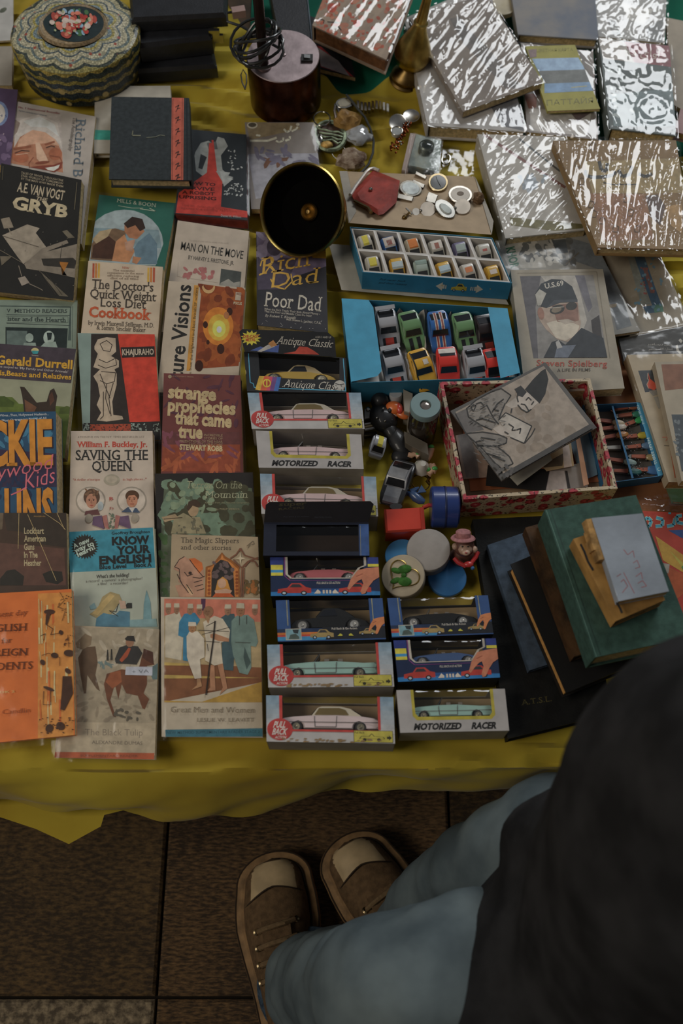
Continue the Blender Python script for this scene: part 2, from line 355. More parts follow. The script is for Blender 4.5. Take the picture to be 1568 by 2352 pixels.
for j in range(90):
    r = []
    for i in range(120):
        x = lerp(-.15, TX, i / 119); y = lerp(.68, 1.94, j / 89); r.append((x, y, TZ - .0180 + .0008 * noise.noise(Vector((x * 9, y * 14, 0)))))
    rows.append(r)
b.grid(rows, GRN); o = b.build('green_cloth'); tag(o, 'dark green cloth spread under the far corner of the yellow one', 'tablecloth')
# ------------------------------------------------------------------ paperbacks in overlapping columns
Z1, Z2, Z3, Z4, Z5, Z6 = (0, 0, .3571), (480, 0, .3571), (1000, 0, .3622), (0, 360, .3571), (360, 400, .2934), (700, 220, .2934)
Y1, Y2, Y3, Y4, Y5, Y6, Y7 = (1080, 300, .3112), (740, 480, .3061), (980, 800, .375), (800, 860, .2296), (1080, 1100, .3112), (540, 720, .2296), (560, 1080, .2168)
X1, X2, X3, X4, X5, X6 = (580, 1340, .3954), (0, 680, .2551), (340, 840, .2381), (0, 1160, .2637), (340, 1200, .2381), (0, 1640, .4464)
GB = 'paperbacks laid in overlapping columns'
def bk(name, label, q, th, zn, zf, cover, zm=None, **k):
    k.setdefault('group', GB); zn += .1; zf += .5 if zf > zn + .3 else .1; s = book(name, label, q, th, zn, zf, cover, **k); p = Print(s, s.root)
    if zm: p.map(*zm)
    return s, p
# --- far left column
s, p = bk('book', 'purple paperback with a round blue seal, half cut off beside the smiling face', [(-70, 196), (41, 206), (24, 380), (-90, 372)], 1.8, 1.9, 1.9, '#43354a', Z1)
p.oval('#5d6a86', -10, 730, 62, 80).oval('#9a938a', -14, 730, 48, 64).text('#2c3350', 'H S', -10, 750, 45, 755, 16, .01).line('#8a7a80', 6, 0, 905, 25, 858).spots('#5a4a60', 10, -60, 880, 60, 1020, 40, 3); p.done()
s, p = bk('book', 'white paperback cover with a close-up smiling face and sideways grey title', [(35, 232), (220, 268), (187, 560), (12, 520)], 1.6, 1.7, 1.7, '#8e867d', Z1)
p.flat('#958c84', 100, 760, 390, 740, 410, 1110, 70, 1050).flat('#8f6148', 75, 960, 95, 870, 200, 820, 330, 850, 400, 980, 405, 1110, 70, 1050).flat('#a8836a', 120, 900, 200, 830, 320, 850, 385, 940, 300, 920, 190, 930, 110, 960)
p.flat('#a39b92', 95, 850, 130, 770, 250, 735, 370, 790, 402, 960, 360, 900, 290, 850, 210, 835, 130, 880, 90, 950).flat('#b3aca4', 150, 780, 260, 750, 350, 800, 380, 880, 300, 820, 200, 815).flat('#75675c', 92, 765, 130, 790, 110, 850, 92, 870)
p.oval('#8a5238', 130, 1010, 55, 36, 10).oval('#8a5238', 355, 990, 42, 40).flat('#764630', 85, 950, 200, 935, 200, 948, 90, 966).flat('#764630', 285, 925, 350, 905, 352, 918, 290, 936).line('#3f2c24', 6, 95, 985, 140, 968, 190, 972).line('#3f2c24', 6, 295, 950, 330, 938, 352, 945).line('#a5836c', 5, 100, 996, 180, 986)
p.flat('#b08c74', 228, 920, 252, 915, 300, 1010, 310, 1035, 262, 1048, 236, 1020).oval('#6b3a28', 272, 1045, 46, 9, -6).flat('#6a3325', 190, 1075, 260, 1065, 345, 1060, 400, 1040, 396, 1080, 350, 1108, 300, 1095).flat('#b0a89e', 290, 1080, 345, 1072, 385, 1058, 375, 1080, 345, 1100, 310, 1094).line('#74432f', 5, 215, 1010, 185, 1050, 190, 1080).line('#74432f', 5, 320, 1000, 385, 1010, 402, 1050)
p.text('#77383a', 'No. 1 International Bestseller', 118, 695, 385, 735, 13).text('#4a5560', 'The frank and moving story of a great man', 118, 715, 300, 748, 10)
p.text('#4d5860', 'Richard B', 490, 762, 468, 1135, 62, 0, True).text('#55504c', 'The Autobiography', 470, 755, 440, 970, 22, 0, True); p.done(); sleeve(s, s.root, .005, .0009, seed=1)
s, p = bk('book', 'black science-fiction paperback with a grey spaceship and blocky cream title', [(3, 375), (187, 413), (168, 690), (-26, 668)], 1.5, 1.7, 4.7, '#1d1c19', Z4)
for i, q in enumerate(('TALES OF TRAVEL THROUGH THE', 'STAR WORLDS OF TOMORROW', 'BY THE MAN WHO MADE THEM')): p.text('#8b7f68', q, 135, 108 + i * 19, 405, 160 + i * 19, 13, .01)
p.text('#9d9078', 'A.E. VAN VOGT', 108, 222, 408, 280, 60, .02).text('#9d9078', 'THE', 228, 276, 300, 290, 22, .03, True, .2).text('#a39678', 'GRYB', 75, 330, 430, 392, 76, .04, True)
p.flat('#83796a', 15, 505, 175, 435, 255, 460, 230, 490, 300, 585, 150, 690, 110, 640).flat('#756b5c', 5, 400, 60, 388, 88, 455, 25, 462).line('#756b5c', 6, 55, 460, 75, 500).flat('#5e5748', 400, 480, 430, 470, 480, 520, 440, 525)
p.flat('#70675a', 155, 690, 270, 590, 430, 535, 440, 555, 300, 610, 500, 560, 490, 780, 300, 740, 170, 720).flat('#2b2823', 265, 655, 470, 650, 490, 670, 480, 720, 280, 700).flat('#8d5a1c', 380, 675, 440, 680, 400, 760, 430, 765, 390, 700).flat('#575042', 240, 720, 440, 900, 380, 895)
p.flat('#80766a', 115, 780, 160, 768, 190, 810, 140, 830).line('#6a6154', 5, 185, 815, 260, 850, 275, 860).line('#6a6154', 5, 120, 700, 140, 770).flat('#5d5546', 0, 640, 80, 640, 10, 700).line('#5d5546', 4, 0, 600, 140, 680).line('#332f29', 3, 260, 740, 360, 890).line('#332f29', 3, 290, 740, 400, 890).line('#332f29', 3, 20, 510, 250, 580).line('#332f29', 3, 400, 560, 380, 700)
p.spots('#6d675a', 14, 0, 480, 480, 880, 4, 5, 1).line('#4b4536', 5, 20, 60, 15, 150).line('#57503f', 5, 495, 165, 478, 340); p.done(); sleeve(s, s.root, .003, .0005, seed=2)
s, p = bk('book', 'grey-green reader with a ruled title panel and engraved figures, edge in clear wrap', [(-70, 688), (178, 690), (172, 905), (-70, 905)], 1, 1.1, 1.1, '#677366', X2)
p.flat('#3a4540', 0, 84, 640, 94, 640, 400, 610, 400, 630, 104, 0, 94).line('#29322f', 6, 60, 168, 625, 175).line('#29322f', 5, 60, 245, 630, 265).line('#29322f', 3, 55, 185, 612, 185, 612, 240, 55, 240).line('#29322f', 3, 655, 90, 650, 460)
p.text('#2a322f', 'METHOD READERS', 128, 148, 605, 150, 32, .006, True).text('#2a322f', 'V', 60, 148, 95, 148, 32, .006, True).text('#2a322f', 'ister and the Hearth', 65, 222, 595, 234, 38, .012, True)
p.flat('#1e2624', 50, 280, 610, 290, 600, 470, 50, 470).flat('#4d5954', 60, 310, 245, 315, 235, 470, 60, 470).oval('#7d8a80', 265, 375, 36, 40).flat('#6f7c73', 215, 420, 320, 420, 330, 470, 205, 470).oval('#8a968c', 440, 375, 50, 62).flat('#7b887e', 400, 420, 500, 410, 520, 470, 350, 470).flat('#1e2624', 420, 330, 470, 330, 460, 390, 430, 400); p.done(); sleeve(s, s.root, .004, .0006, seed=3)
s, p = bk('book', 'paperback with yellow lettering on a purple band above the ears of a donkey', [(-55, 786), (175, 801), (148, 1052), (-70, 1055)], 1.5, 1.6, 3.5, '#7b7c66', X2)
p.flat('#3a3238', -210, 412, 685, 475, 640, 785, -230, 725).flat('#4c5a24', -200, 905, 110, 910, 170, 970, 640, 1000, 600, 1470, -250, 1470).flat('#39471a', -200, 910, 40, 900, 130, 960, 120, 1000, -200, 990).flat('#3e4a1e', 540, 1010, 600, 990, 640, 1000, 630, 1060, 530, 1060)
p.flat('#2e241c', 180, 815, 220, 820, 330, 960, 420, 950, 450, 850, 485, 830, 515, 900, 500, 1000, 500, 1200, 230, 1200, 215, 1020, 200, 900).flat('#5c3d2a', 220, 930, 330, 1000, 300, 1060, 230, 1040).flat('#4a3022', 440, 900, 470, 860, 490, 940, 450, 990)
p.text('#b5821c', 'Gerald Durrell', -35, 612, 650, 655, 76, .03).text('#98908a', "The sequel to 'My Family and Other Animals'", -35, 640, 612, 692, 20, .01).text('#b5821c', 'Birds,Beasts and Relatives', -105, 705, 640, 752, 44, .025)
p.oval('#b1a06c', 315, 490, 34, 24).flat('#2b7b80', 282, 492, 350, 492, 338, 520, 295, 520).text('#a9a090', 'fontana', 285, 536, 345, 542, 10); p.done(); sleeve(s, s.root, .005, .0008, seed=4)
s, p = bk('book', 'thick blue paperback with huge orange capitals and pink handwriting lettering', [(-95, 948), (128, 945), (132, 1234), (-95, 1240)], 3, 3.1, 5.6, '#1f3f57', X2)
p.flat('#2b2338', -380, 1350, 505, 1420, 510, 1720, -380, 1720).flat('#2b566f', 250, 1100, 380, 1100, 400, 1400, 270, 1380).spots('#33627a', 22, -60, 1120, 480, 1330, 46, 6, 1.8).spots('#1c2740', 18, -60, 1620, 480, 1900, 60, 7, .5)
p.text('#a9c0c8', 'First Hollywood Wives...Then, Hollywood Husbands...', -200, 1090, 440, 1072, 20, .01).text('#a9c0c8', 'Now Her Most Outrageous Novel of All', -120, 1140, 418, 1106, 20, .01)
p.text('#2a1c20', 'JACKIE', -415, 1532, 490, 1508, 376, .05, True).text('#a86c1a', 'JACKIE', -425, 1522, 478, 1500, 372, .04, True)
p.text('#2a1c20', 'COLLINS', -410, 2140, 495, 2128, 376, .05, True).text('#a86c1a', 'COLLINS', -420, 2130, 485, 2120, 372, .04, True)
p.text('#b4555f', 'Hollywood', -330, 1725, 465, 1552, 125, -.008, False, .35).text('#b4555f', 'Kids', 225, 1745, 490, 1680, 145, -.008, False, .3).line('#b4555f', 12, 100, 1790, 180, 1755, 240, 1720); p.done()
s, p = bk('book', 'worn dark brown paperback with cream creases and a small blocky title', [(-85, 1178), (152, 1178), (158, 1452), (-85, 1458)], 1.2, 1.3, 5.1, '#3a2a20', X4)
p.flat('#5a4c3a', -320, 60, 30, 66, 20, 210, -320, 280).flat('#2a2119', 30, 66, 580, 66, 580, 370, 350, 340, 180, 230, 60, 220).flat('#4d3228', -320, 300, 560, 380, 575, 700, -320, 700).flat('#1c1914', 0, 640, 60, 570, 130, 560, 210, 620, 200, 700, 0, 700).flat('#1c1914', 370, 600, 440, 570, 540, 580, 550, 660, 500, 690, 400, 670)
for i, q in enumerate(('Lockhart', 'Amerman', 'Guns', 'In The', 'Heather')): p.text('#9a8d6b', q, 210, (250, 318, 390, 460, 530)[i], (382, 398, 300, 328, 360)[i], (250, 316, 388, 457, 528)[i], 52, .02)
p.text('#8a6a3a', 'PANZER 60c', 295, 105, 395, 105, 12, .01)
for q in ((240, 80, 380, 400, 490, 660), (165, 70, 158, 380), (380, 66, 520, 160, 570, 215), (495, 66, 560, 210)): p.line('#a08a5c', 4, *q)
p.done()
s, p = bk('book', 'orange schoolbook with italic capitals and black ink sketches down the side, in a clear bag', [(-100, 1368), (164, 1353), (172, 1688), (-92, 1714)], 1, 3.1, 4.6, '#b3591c', X4)
p.flat('#c0702a', 330, 770, 640, 760, 640, 2010, 330, 2030)
rn = random.Random(4)
for i in range(34): x = rn.uniform(335, 600); y = rn.uniform(770, 1800); p.line('#b89a6a' if i % 3 else '#b3561c', rn.uniform(4, 16), x, y, x + rn.uniform(-8, 8), y + rn.uniform(80, 230))
for i, (x, y, a, b2) in enumerate(((430, 930, 48, 22), (600, 1290, 45, 30), (475, 1310, 32, 24), (425, 1600, 52, 14), (430, 1945, 34, 38), (527, 1925, 40, 34), (590, 1445, 30, 20), (530, 1110, 22, 18), (370, 1370, 26, 20))): p.oval('#3a2316', x, y, a, b2, i * 7)
p.flat('#3a2316', 545, 1490, 620, 1490, 635, 1640, 560, 1790, 525, 1780, 540, 1600).flat('#3a2316', 400, 950, 440, 950, 410, 1050, 395, 1040).line('#3a2316', 5, 400, 1040, 460, 1080, 440, 1130, 540, 1110).line('#3a2316', 5, 350, 1140, 395, 1120, 380, 1180).line('#3a2316', 4, 360, 1310, 420, 1290, 520, 1330, 520, 1400).line('#3a2316', 5, 380, 1620, 375, 1740, 440, 1740, 440, 1620).line('#3a2316', 4, 520, 760, 560, 830, 500, 890, 570, 910, 540, 1010).line('#3a2316', 4, 590, 1130, 600, 1240)
p.spots('#3a2316', 30, 340, 1850, 640, 1990, 12, 8).spots('#3a2316', 20, 510, 780, 620, 980, 9, 9).spots('#4a2a16', 16, 560, 1130, 640, 1240, 12, 12)
p.text('#6b3212', 'Present day', -130, 985, 240, 955, 46, -.004, True, .2).text('#4a230f', 'ENGLISH', -175, 1110, 236, 1092, 62, .002, True, .1).text('#5c2c10', 'for', 8, 1205, 100, 1198, 46, 0, True, .2).text('#4a230f', 'FOREIGN', -190, 1322, 242, 1308, 62, .002, True, .1).text('#4a230f', 'STUDENTS', -210, 1448, 282, 1425, 64, .002, True, .1)
p.text('#c58a4a', 'BOOK 2', -90, 1645, 130, 1632, 18, .02).text('#7d3c14', 'Frank Candlin', -190, 1838, 258, 1805, 40, .0, False, .2); p.done(); sleeve(s, s.root, .008, .0012, seed=5, drop=.002)
# --- second column
s, p = bk('book', 'green romance paperback with a kissing couple in an oval', [(228, 447), (405, 467), (368, 668), (196, 655)], 1.5, 1.6, 1.6, '#1d4f42', Z4)
p.poly('#7f8a8a', [(800 + 250 * math.cos(a / 12 * math.pi), 560 - 220 * math.sin(a / 12 * math.pi)) for a in range(0, 13)] + [(560, 690), (1000, 700)])
p.flat('#66787c', 560, 455, 1020, 470, 1040, 590, 560, 560).flat('#5f4a35', 590, 560, 640, 480, 740, 460, 810, 480, 800, 560, 830, 680, 580, 660).flat('#8c7a5c', 595, 530, 640, 480, 720, 462, 690, 520, 620, 560).flat('#3a2418', 600, 570, 700, 510, 760, 560, 740, 660, 590, 650).flat('#9a6a45', 745, 545, 800, 500, 825, 560, 870, 600, 830, 680, 720, 670)
p.flat('#8a5c3e', 800, 440, 900, 440, 930, 480, 880, 530, 830, 520, 800, 480).flat('#2a1c14', 795, 430, 850, 385, 915, 400, 935, 460, 900, 480, 870, 440, 820, 460).flat('#50646e', 860, 590, 890, 545, 960, 490, 1010, 560, 1010, 690, 880, 690).flat('#93705a', 800, 550, 870, 530, 850, 610, 810, 600).flat('#8f6242', 855, 640, 910, 650, 880, 690, 850, 680)
p.text('#9aa08c', 'MILLS & BOON', 750, 292, 1002, 325, 24, -.004, True).line('#8f9884', 3, 760, 315, 850, 330, 920, 330).line('#8f9884', 4, 900, 335, 1000, 350, 960, 330); p.done(); sleeve(s, s.root, .005, .0009, seed=6)
s, p = bk('book', 'cream cookbook paperback with brown-red and dark ornate lettering and striped corners', [(203, 599), (374, 613), (357, 850), (178, 842)], 1.5, 1.6, 3.6, '#a3947f', Z4)
for x, c in ((595, '#94442c'), (612, '#a8682c'), (630, '#b08a34')): p.flat(c, x, 685, x + 13, 686, x + 11, 780, x - 2, 779)
for x, c in ((948, '#b08a34'), (966, '#a8682c'), (984, '#94442c')): p.flat(c, x, 712, x + 13, 713, x + 11, 808, x - 2, 806)
for i, (q, a, b2) in enumerate((('NEW', 785, 830), ('The essential', 725, 865), ('companion to the most', 690, 925), ('effective reducing', 690, 895), ('diet of all time', 710, 890))): p.text('#6d5c4c' if i else '#94442c', q, a, 718 + i * 17, b2, 724 + i * 17, 13, .0, True)
p.text('#3a332c', "The Doctor's", 590, 845, 985, 868, 58, .008, True).text('#3a332c', 'Quick Weight', 578, 905, 1005, 930, 56, .008, True).text('#3a332c', 'Loss Diet', 640, 962, 940, 978, 56, .008, True)
p.text('#9c4624', 'Cookbook', 570, 1028, 970, 1048, 64, .03, True).text('#4a4036', 'by Irwin Maxwell Stillman, M.D.', 565, 1080, 990, 1098, 28, 0, True).text('#4a4036', '& Samm Sinclair Baker', 620, 1110, 935, 1128, 28, 0, True); p.done(); sleeve(s, s.root, .006, .0008, seed=7)
s, p = bk('book', 'red and black guidebook with the white outline of a carved temple figure', [(178, 765), (355, 768), (370, 1010), (191, 1010)], 1, 1.1, 3.45, '#6e7f78', X2)
p.flat('#2b2521', 820, 340, 1060, 340, 1170, 1140, 810, 1150).flat('#aa3320', 1060, 342, 1395, 340, 1440, 1130, 1168, 1140)
p.flat('#9b8c78', 850, 450, 880, 390, 960, 370, 1040, 380, 1045, 500, 1000, 540, 1070, 580, 1070, 640, 1030, 660, 1050, 700, 1050, 800, 1010, 950, 1020, 1070, 1100, 1080, 1110, 1110, 960, 1130, 870, 1120, 910, 1050, 870, 980, 900, 900, 880, 790, 840, 720, 900, 660, 840, 640, 880, 520, 850, 480)
for q in ((900, 430, 960, 400, 1010, 440, 990, 500, 930, 490, 900, 430), (890, 570, 960, 600, 1040, 560, 1050, 620, 950, 650, 880, 620), (910, 680, 1040, 690, 1030, 770, 960, 790, 900, 760), (960, 790, 950, 920, 990, 1060), (900, 700, 990, 920), (1020, 780, 980, 920, 1000, 1080), (930, 860, 930, 1080, 900, 1110)): p.line('#3a312a', 7, *q)
p.flat('#25211e', 1085, 462, 1390, 452, 1395, 545, 1098, 555).text('#a1937f', 'KHAJURAHO', 1100, 532, 1385, 527, 52, .03).flat('#252422', 745, 1145, 1440, 1128, 1442, 1300, 750, 1300).flat('#8a3a24', 810, 1155, 1175, 1150, 1178, 1300, 812, 1300).spots('#77847c', 46, 750, 1150, 800, 1230, 10, 3).spots('#77847c', 60, 1180, 1145, 1435, 1230, 10, 4).spots('#2a2320', 60, 815, 1160, 1170, 1230, 10, 5); p.done(); sleeve(s, s.root, .006, .0008, seed=8)
s, p = bk('book', 'cream paperback with red author line, bold black title and two portraits in a heart-shaped frame', [(163, 990), (350, 990), (356, 1288), (157, 1290)], 1.5, 1.6, 2.8, '#a09384', X2)
p.text('#6b6055', '4 MONTHS ON THE N.Y. TIMES BESTSELLER LIST', 700, 1278, 1300, 1276, 16, 0, True).text('#9b3a2c', 'William F. Buckley, Jr.', 688, 1358, 1325, 1358, 46, .03, True).text('#2b2926', 'SAVING THE', 680, 1476, 1332, 1474, 88, .012, True).text('#2b2926', 'QUEEN', 828, 1575, 1192, 1572, 88, .012, True)
p.text('#8f4a3c', '"A thriller of intrigue', 655, 1662, 900, 1660, 18, 0, True).text('#8f4a3c', 'in high places..."', 1105, 1660, 1320, 1655, 18, 0, True).oval('#8a8270', 1005, 1655, 72, 50).oval('#978c7a', 1005, 1650, 52, 34)
for cx in (815, 1185): p.oval('#80776a', cx, 1840, 135, 125).oval('#a69a8c', cx, 1840, 122, 112)
p.oval('#4f3a2c', 825, 1810, 74, 76).oval('#9a6d55', 822, 1845, 48, 66).line('#4a2f24', 5, 795, 1830, 812, 1826).line('#4a2f24', 5, 832, 1826, 850, 1830).oval('#3a241c', 804, 1838, 7, 5).oval('#3a241c', 842, 1838, 7, 5).line('#7d4f3c', 5, 822, 1840, 818, 1862, 828, 1864).flat('#8a3a34', 804, 1882, 824, 1878, 844, 1882, 824, 1892).spots('#6a4e38', 14, 770, 1745, 880, 1790, 20, 3).flat('#5c3a38', 770, 1935, 880, 1920, 900, 1970, 760, 1970).oval('#8d9494', 905, 1890, 26, 40).oval('#46301f', 1190, 1800, 62, 52).oval('#9a6a50', 1188, 1835, 50, 66).line('#3a2419', 6, 1155, 1818, 1176, 1815).line('#3a2419', 6, 1198, 1815, 1220, 1818).oval('#33201a', 1166, 1828, 6, 5).oval('#33201a', 1208, 1828, 6, 5).line('#7a4c38', 5, 1188, 1830, 1184, 1852, 1194, 1854).line('#7a3a30', 6, 1170, 1872, 1206, 1872).flat('#46301f', 1130, 1800, 1150, 1765, 1200, 1752, 1245, 1790, 1240, 1820, 1210, 1790, 1160, 1795, 1138, 1830).flat('#3a4658', 1090, 1945, 1150, 1900, 1230, 1910, 1260, 1950).flat('#a8a39c', 1160, 1905, 1215, 1905, 1190, 1950)
for x, c in ((840, '#574257'), (1080, '#574257')): p.flat(c, x, 1985, x + 75, 1975, x + 100, 2100, x - 10, 2060)
p.flat('#8a5a52', 920, 1980, 960, 1970, 980, 2100, 940, 2080).flat('#8a5a52', 1040, 1970, 1080, 1980, 1060, 2090, 1030, 2090).text('#8a3a30', 'B', 985, 1840, 1018, 1838, 30, .01, True).text('#8a3a30', 'Fa', 985, 1922, 1022, 1920, 24, 0, True).spots('#55604e', 16, 985, 1960, 1030, 2090, 16, 3).oval('#7d7466', 800, 2000, 34, 40).oval('#7d7466', 1215, 2000, 34, 40); p.done(); sleeve(s, s.root, .005, .0008, seed=9)
s, p = bk('book', 'English course book with a turquoise title band and a blonde photographer', [(156, 1222), (354, 1211), (368, 1520), (171, 1524)], .9, 1, 3.1, '#8f9486', X4)
p.flat('#2f7484', 586, 232, 1330, 195, 1352, 548, 592, 588).star('#26241f', 738, 362, 98, 122, 28, .92)
for i, (q, x, y, x1, y1) in enumerate((('A new', 645, 380, 785, 318), ('way to', 655, 418, 820, 348), ('learn!', 680, 452, 832, 380))): p.text('#9aa79a', q, x, y, x1, y1, 40, .03)
p.text('#1d1f1e', 'Geoffrey Broughton', 972, 258, 1305, 242, 24, .02).text('#1d1f1e', 'KNOW', 975, 348, 1302, 334, 66, .05).text('#1d1f1e', 'YOUR', 1015, 430, 1312, 414, 66, .05).text('#1d1f1e', 'ENGLISH', 865, 515, 1318, 495, 66, .05).text('#1d1f1e', 'Blue Level', 866, 558, 1100, 548, 36, .03).text('#1d1f1e', 'Book A', 1168, 542, 1320, 535, 36, .03)
p.text('#3a3834', "What's she holding?", 840, 638, 1125, 622, 30, .015).text('#67645a', 'a record?  a camera?  a photographer?', 748, 675, 1240, 650, 24).text('#67645a', 'a film?   a recorder?', 850, 698, 1115, 688, 22)
p.flat('#8a7a52', 780, 950, 850, 900, 890, 800, 960, 755, 1040, 780, 1060, 830, 1020, 880, 960, 960, 860, 990).flat('#a08a58', 800, 945, 900, 830, 960, 770, 1000, 790, 920, 880, 850, 960).flat('#a58a76', 1035, 830, 1090, 835, 1100, 900, 1050, 905).flat('#252522', 1095, 870, 1110, 852, 1148, 852, 1150, 898, 1100, 900).flat('#43697a', 840, 985, 900, 940, 1000, 960, 1040, 920, 1130, 930, 1130, 1060, 830, 1060).line('#2a2a28', 6, 1030, 860, 1010, 930, 950, 920, 1030, 970)
p.flat('#5d7c80', 1245, 1060, 1252, 860, 1275, 740, 1310, 850, 1325, 1060).flat('#6b8688', 780, 880, 820, 850, 840, 900, 790, 910).flat('#6b8688', 1130, 1000, 1360, 990, 1370, 1060, 1130, 1060); p.done(); sleeve(s, s.root, .001, .0009, seed=10)
s, p = bk('book', 'tan reader with a galloping horseman and a white price sticker, in a loose clear bag', [(150, 1436), (365, 1445), (355, 1745), (125, 1740)], 1, 1.1, 2.7, '#8f8069', X4)
p.flat('#877b66', 560, 1060, 1400, 1085, 1370, 1900, 560, 1890).spots('#958a76', 40, 660, 1100, 1360, 1500, 70, 5, .4).spots('#776b58', 40, 660, 1500, 1340, 1880, 60, 6, .35).flat('#4a5c5c', 1290, 1430, 1385, 1370, 1385, 1520, 1330, 1520).spots('#5c6a66', 10, 860, 1370, 1030, 1420, 34, 7, .4)
p.flat('#4f3c2a', 680, 1330, 730, 1240, 830, 1230, 850, 1370, 830, 1480, 870, 1620, 840, 1600, 760, 1480, 750, 1640, 730, 1640, 700, 1480).flat('#6b5a44', 660, 1200, 740, 1120, 800, 1150, 790, 1220, 720, 1260, 670, 1240)
p.flat('#5a3520', 905, 1560, 930, 1470, 1060, 1430, 1200, 1450, 1240, 1300, 1300, 1290, 1345, 1390, 1280, 1400, 1280, 1560, 1250, 1640, 1300, 1690, 1260, 1780, 1240, 1770, 1200, 1660, 1100, 1640, 1060, 1560, 1030, 1690, 1000, 1560, 960, 1700, 1010, 1850, 985, 1840, 930, 1690).flat('#7d4526', 920, 1540, 960, 1460, 1050, 1440, 1060, 1540, 980, 1600).flat('#43261a', 1250, 1250, 1330, 1280, 1340, 1390, 1300, 1370, 1240, 1330)
p.flat('#2c2a28', 1000, 1340, 1040, 1240, 1100, 1220, 1200, 1230, 1240, 1290, 1190, 1390, 1010, 1380).flat('#8a3f24', 1040, 1350, 1120, 1240, 1140, 1250, 1110, 1320, 1060, 1370).oval('#7d5a42', 1130, 1195, 36, 42).flat('#25221f', 1085, 1165, 1110, 1140, 1165, 1140, 1180, 1190, 1100, 1180).spots('#4c463a', 12, 1000, 1760, 1220, 1880, 40, 9, .4)
p.flat('#9a9ca4', 1095, 1408, 1328, 1408, 1326, 1486, 1090, 1480).text('#45484c', '+ VA', 1150, 1468, 1295, 1460, 30, -.01).flat('#93866f', 560, 1890, 1370, 1900, 1360, 2180, 470, 2170).text('#6b6052', 'The Black Tulip', 740, 2005, 1242, 2010, 56, -.006).text('#5a5044', 'ALEXANDRE DUMAS', 800, 2080, 1240, 2090, 30, 0).flat('#8f4526', 480, 2150, 1345, 2160, 1340, 2215, 468, 2200).text('#5f3420', 'SUPPLEMENTARY READER', 700, 2192, 1200, 2195, 18).line('#33302a', 8, 930, 1355, 936, 1260, 942, 1355).line('#33302a', 8, 965, 1350, 970, 1255, 976, 1350); p.done(); sleeve(s, s.root, .005, .0022, seed=11, drop=.001)
# --- third column and the books round the dark notebook
s, p = bk('book', 'white booklet with a teal stripe poking out from under the dark notebook', [(218, 198), (391, 197), (398, 348), (216, 352)], 1, 1.1, 1.1, '#8a857a', Z1, hard=True)
p.flat('#2f7f72', 600, 835, 720, 838, 720, 900, 600, 898); p.done()
s, p = bk('book', 'black and red hardback with a toppling robot and red block lettering, shrink-wrapped', [(425, 296), (566, 309), (568, 506), (400, 490)], 2, 2.1, 2.1, '#22272a', Z1, pages=M('#5a2018', .8, 0, .15, 90))
p.flat('#80837f', 1255, 980, 1290, 920, 1340, 905, 1380, 930, 1400, 880, 1440, 890, 1465, 940, 1420, 1000, 1430, 1090, 1470, 1130, 1500, 1140, 1440, 1180, 1340, 1200, 1300, 1130, 1260, 1100, 1250, 1000).flat('#4f5352', 1330, 920, 1390, 910, 1400, 960, 1340, 960).flat('#23272a', 1290, 990, 1330, 1010, 1300, 1090, 1275, 1080)
p.flat('#9a2f24', 1150, 1240, 1330, 1110, 1345, 920, 1362, 920, 1375, 1090, 1395, 1110, 1430, 1170, 1420, 1330, 1600, 1360, 1600, 1400, 1130, 1370).flat('#9a2f24', 1360, 900, 1372, 900, 1395, 1100, 1370, 1110)
for i, (q, x0, x1) in enumerate((('HOW TO', 1180, 1385), ('SURVIVE', 1160, 1380), ('A ROBOT', 1170, 1380), ('UPRISING', 1150, 1390))): p.text('#3a1512', q, x0, 1185 + i * 30, x1, 1198 + i * 30, 20, .03)
p.spots('#8c8f8c', 40, 1440, 1180, 1560, 1260, 9, 3).spots('#8c8f8c', 16, 1460, 960, 1560, 1100, 10, 4).flat('#8c8f8c', 1410, 1100, 1480, 1110, 1460, 1140, 1500, 1150, 1440, 1200).map(*Z4).text('#8a2f24', 'Tips on defending yourself', 1165, 315, 1480, 345, 15).text('#8a2f24', 'against the coming rebellion', 1165, 335, 1520, 358, 15).text('#8c8f8c', 'Daniel H. Wilson', 1420, 385, 1550, 395, 14); p.done(); sleeve(s, s.root, .003, .0013, seed=12, stretch=(.9, .2), rot=-.7)
s, p = bk('notebook', 'dark navy cloth hardback notebook with an orange ornamented stripe beside the spine', [(256, 222), (434, 225), (441, 414), (250, 411)], 1.8, 4.0, 4.0, '#222a31', Z1, hard=True, spine='r', cat='notebook', mat=M('#24292b', .75, 0, .12, 160, .4, name='navy_cloth'))
p.flat('#9a4a38', 1105, 628, 1182, 630, 1178, 1162, 1100, 1162).flat('#14181b', 1198, 630, 1204, 630, 1206, 1162, 1200, 1162).flat('#14181b', 1222, 640, 1228, 640, 1232, 1162, 1226, 1162)
for i in range(7): y = 690 + i * 74; p.line('#3a2420', 6, 1128, y, 1150, y - 14, 1140, y + 10, 1160, y + 4).line('#3a2420', 5, 1140, y + 10, 1130, y + 30)
p.line('#43261f', 2, 1112, 632, 1107, 1160).line('#43261f', 2, 1172, 632, 1168, 1160).line('#5a5a4a', 7, 855, 840, 850, 870, 905, 872).line('#4a4c42', 6, 940, 885, 1000, 880, 1030, 868, 1060, 872); p.done()
s, p = bk('book', 'off-white paperback with condensed black capitals and a small dark photo', [(408, 506), (572, 531), (551, 778), (371, 762)], 1.5, 1.6, 1.6, '#978b7c', Z5)
p.text('#82776a', 'The story of a man and the wheels of the world', 250, 525, 560, 548, 14).text('#26241f', 'MAN ON THE MOVE', 185, 590, 672, 664, 62, .012).text('#26241f', 'BY HARVEY S. FIRESTONE, JR.', 245, 665, 602, 712, 30, .01)
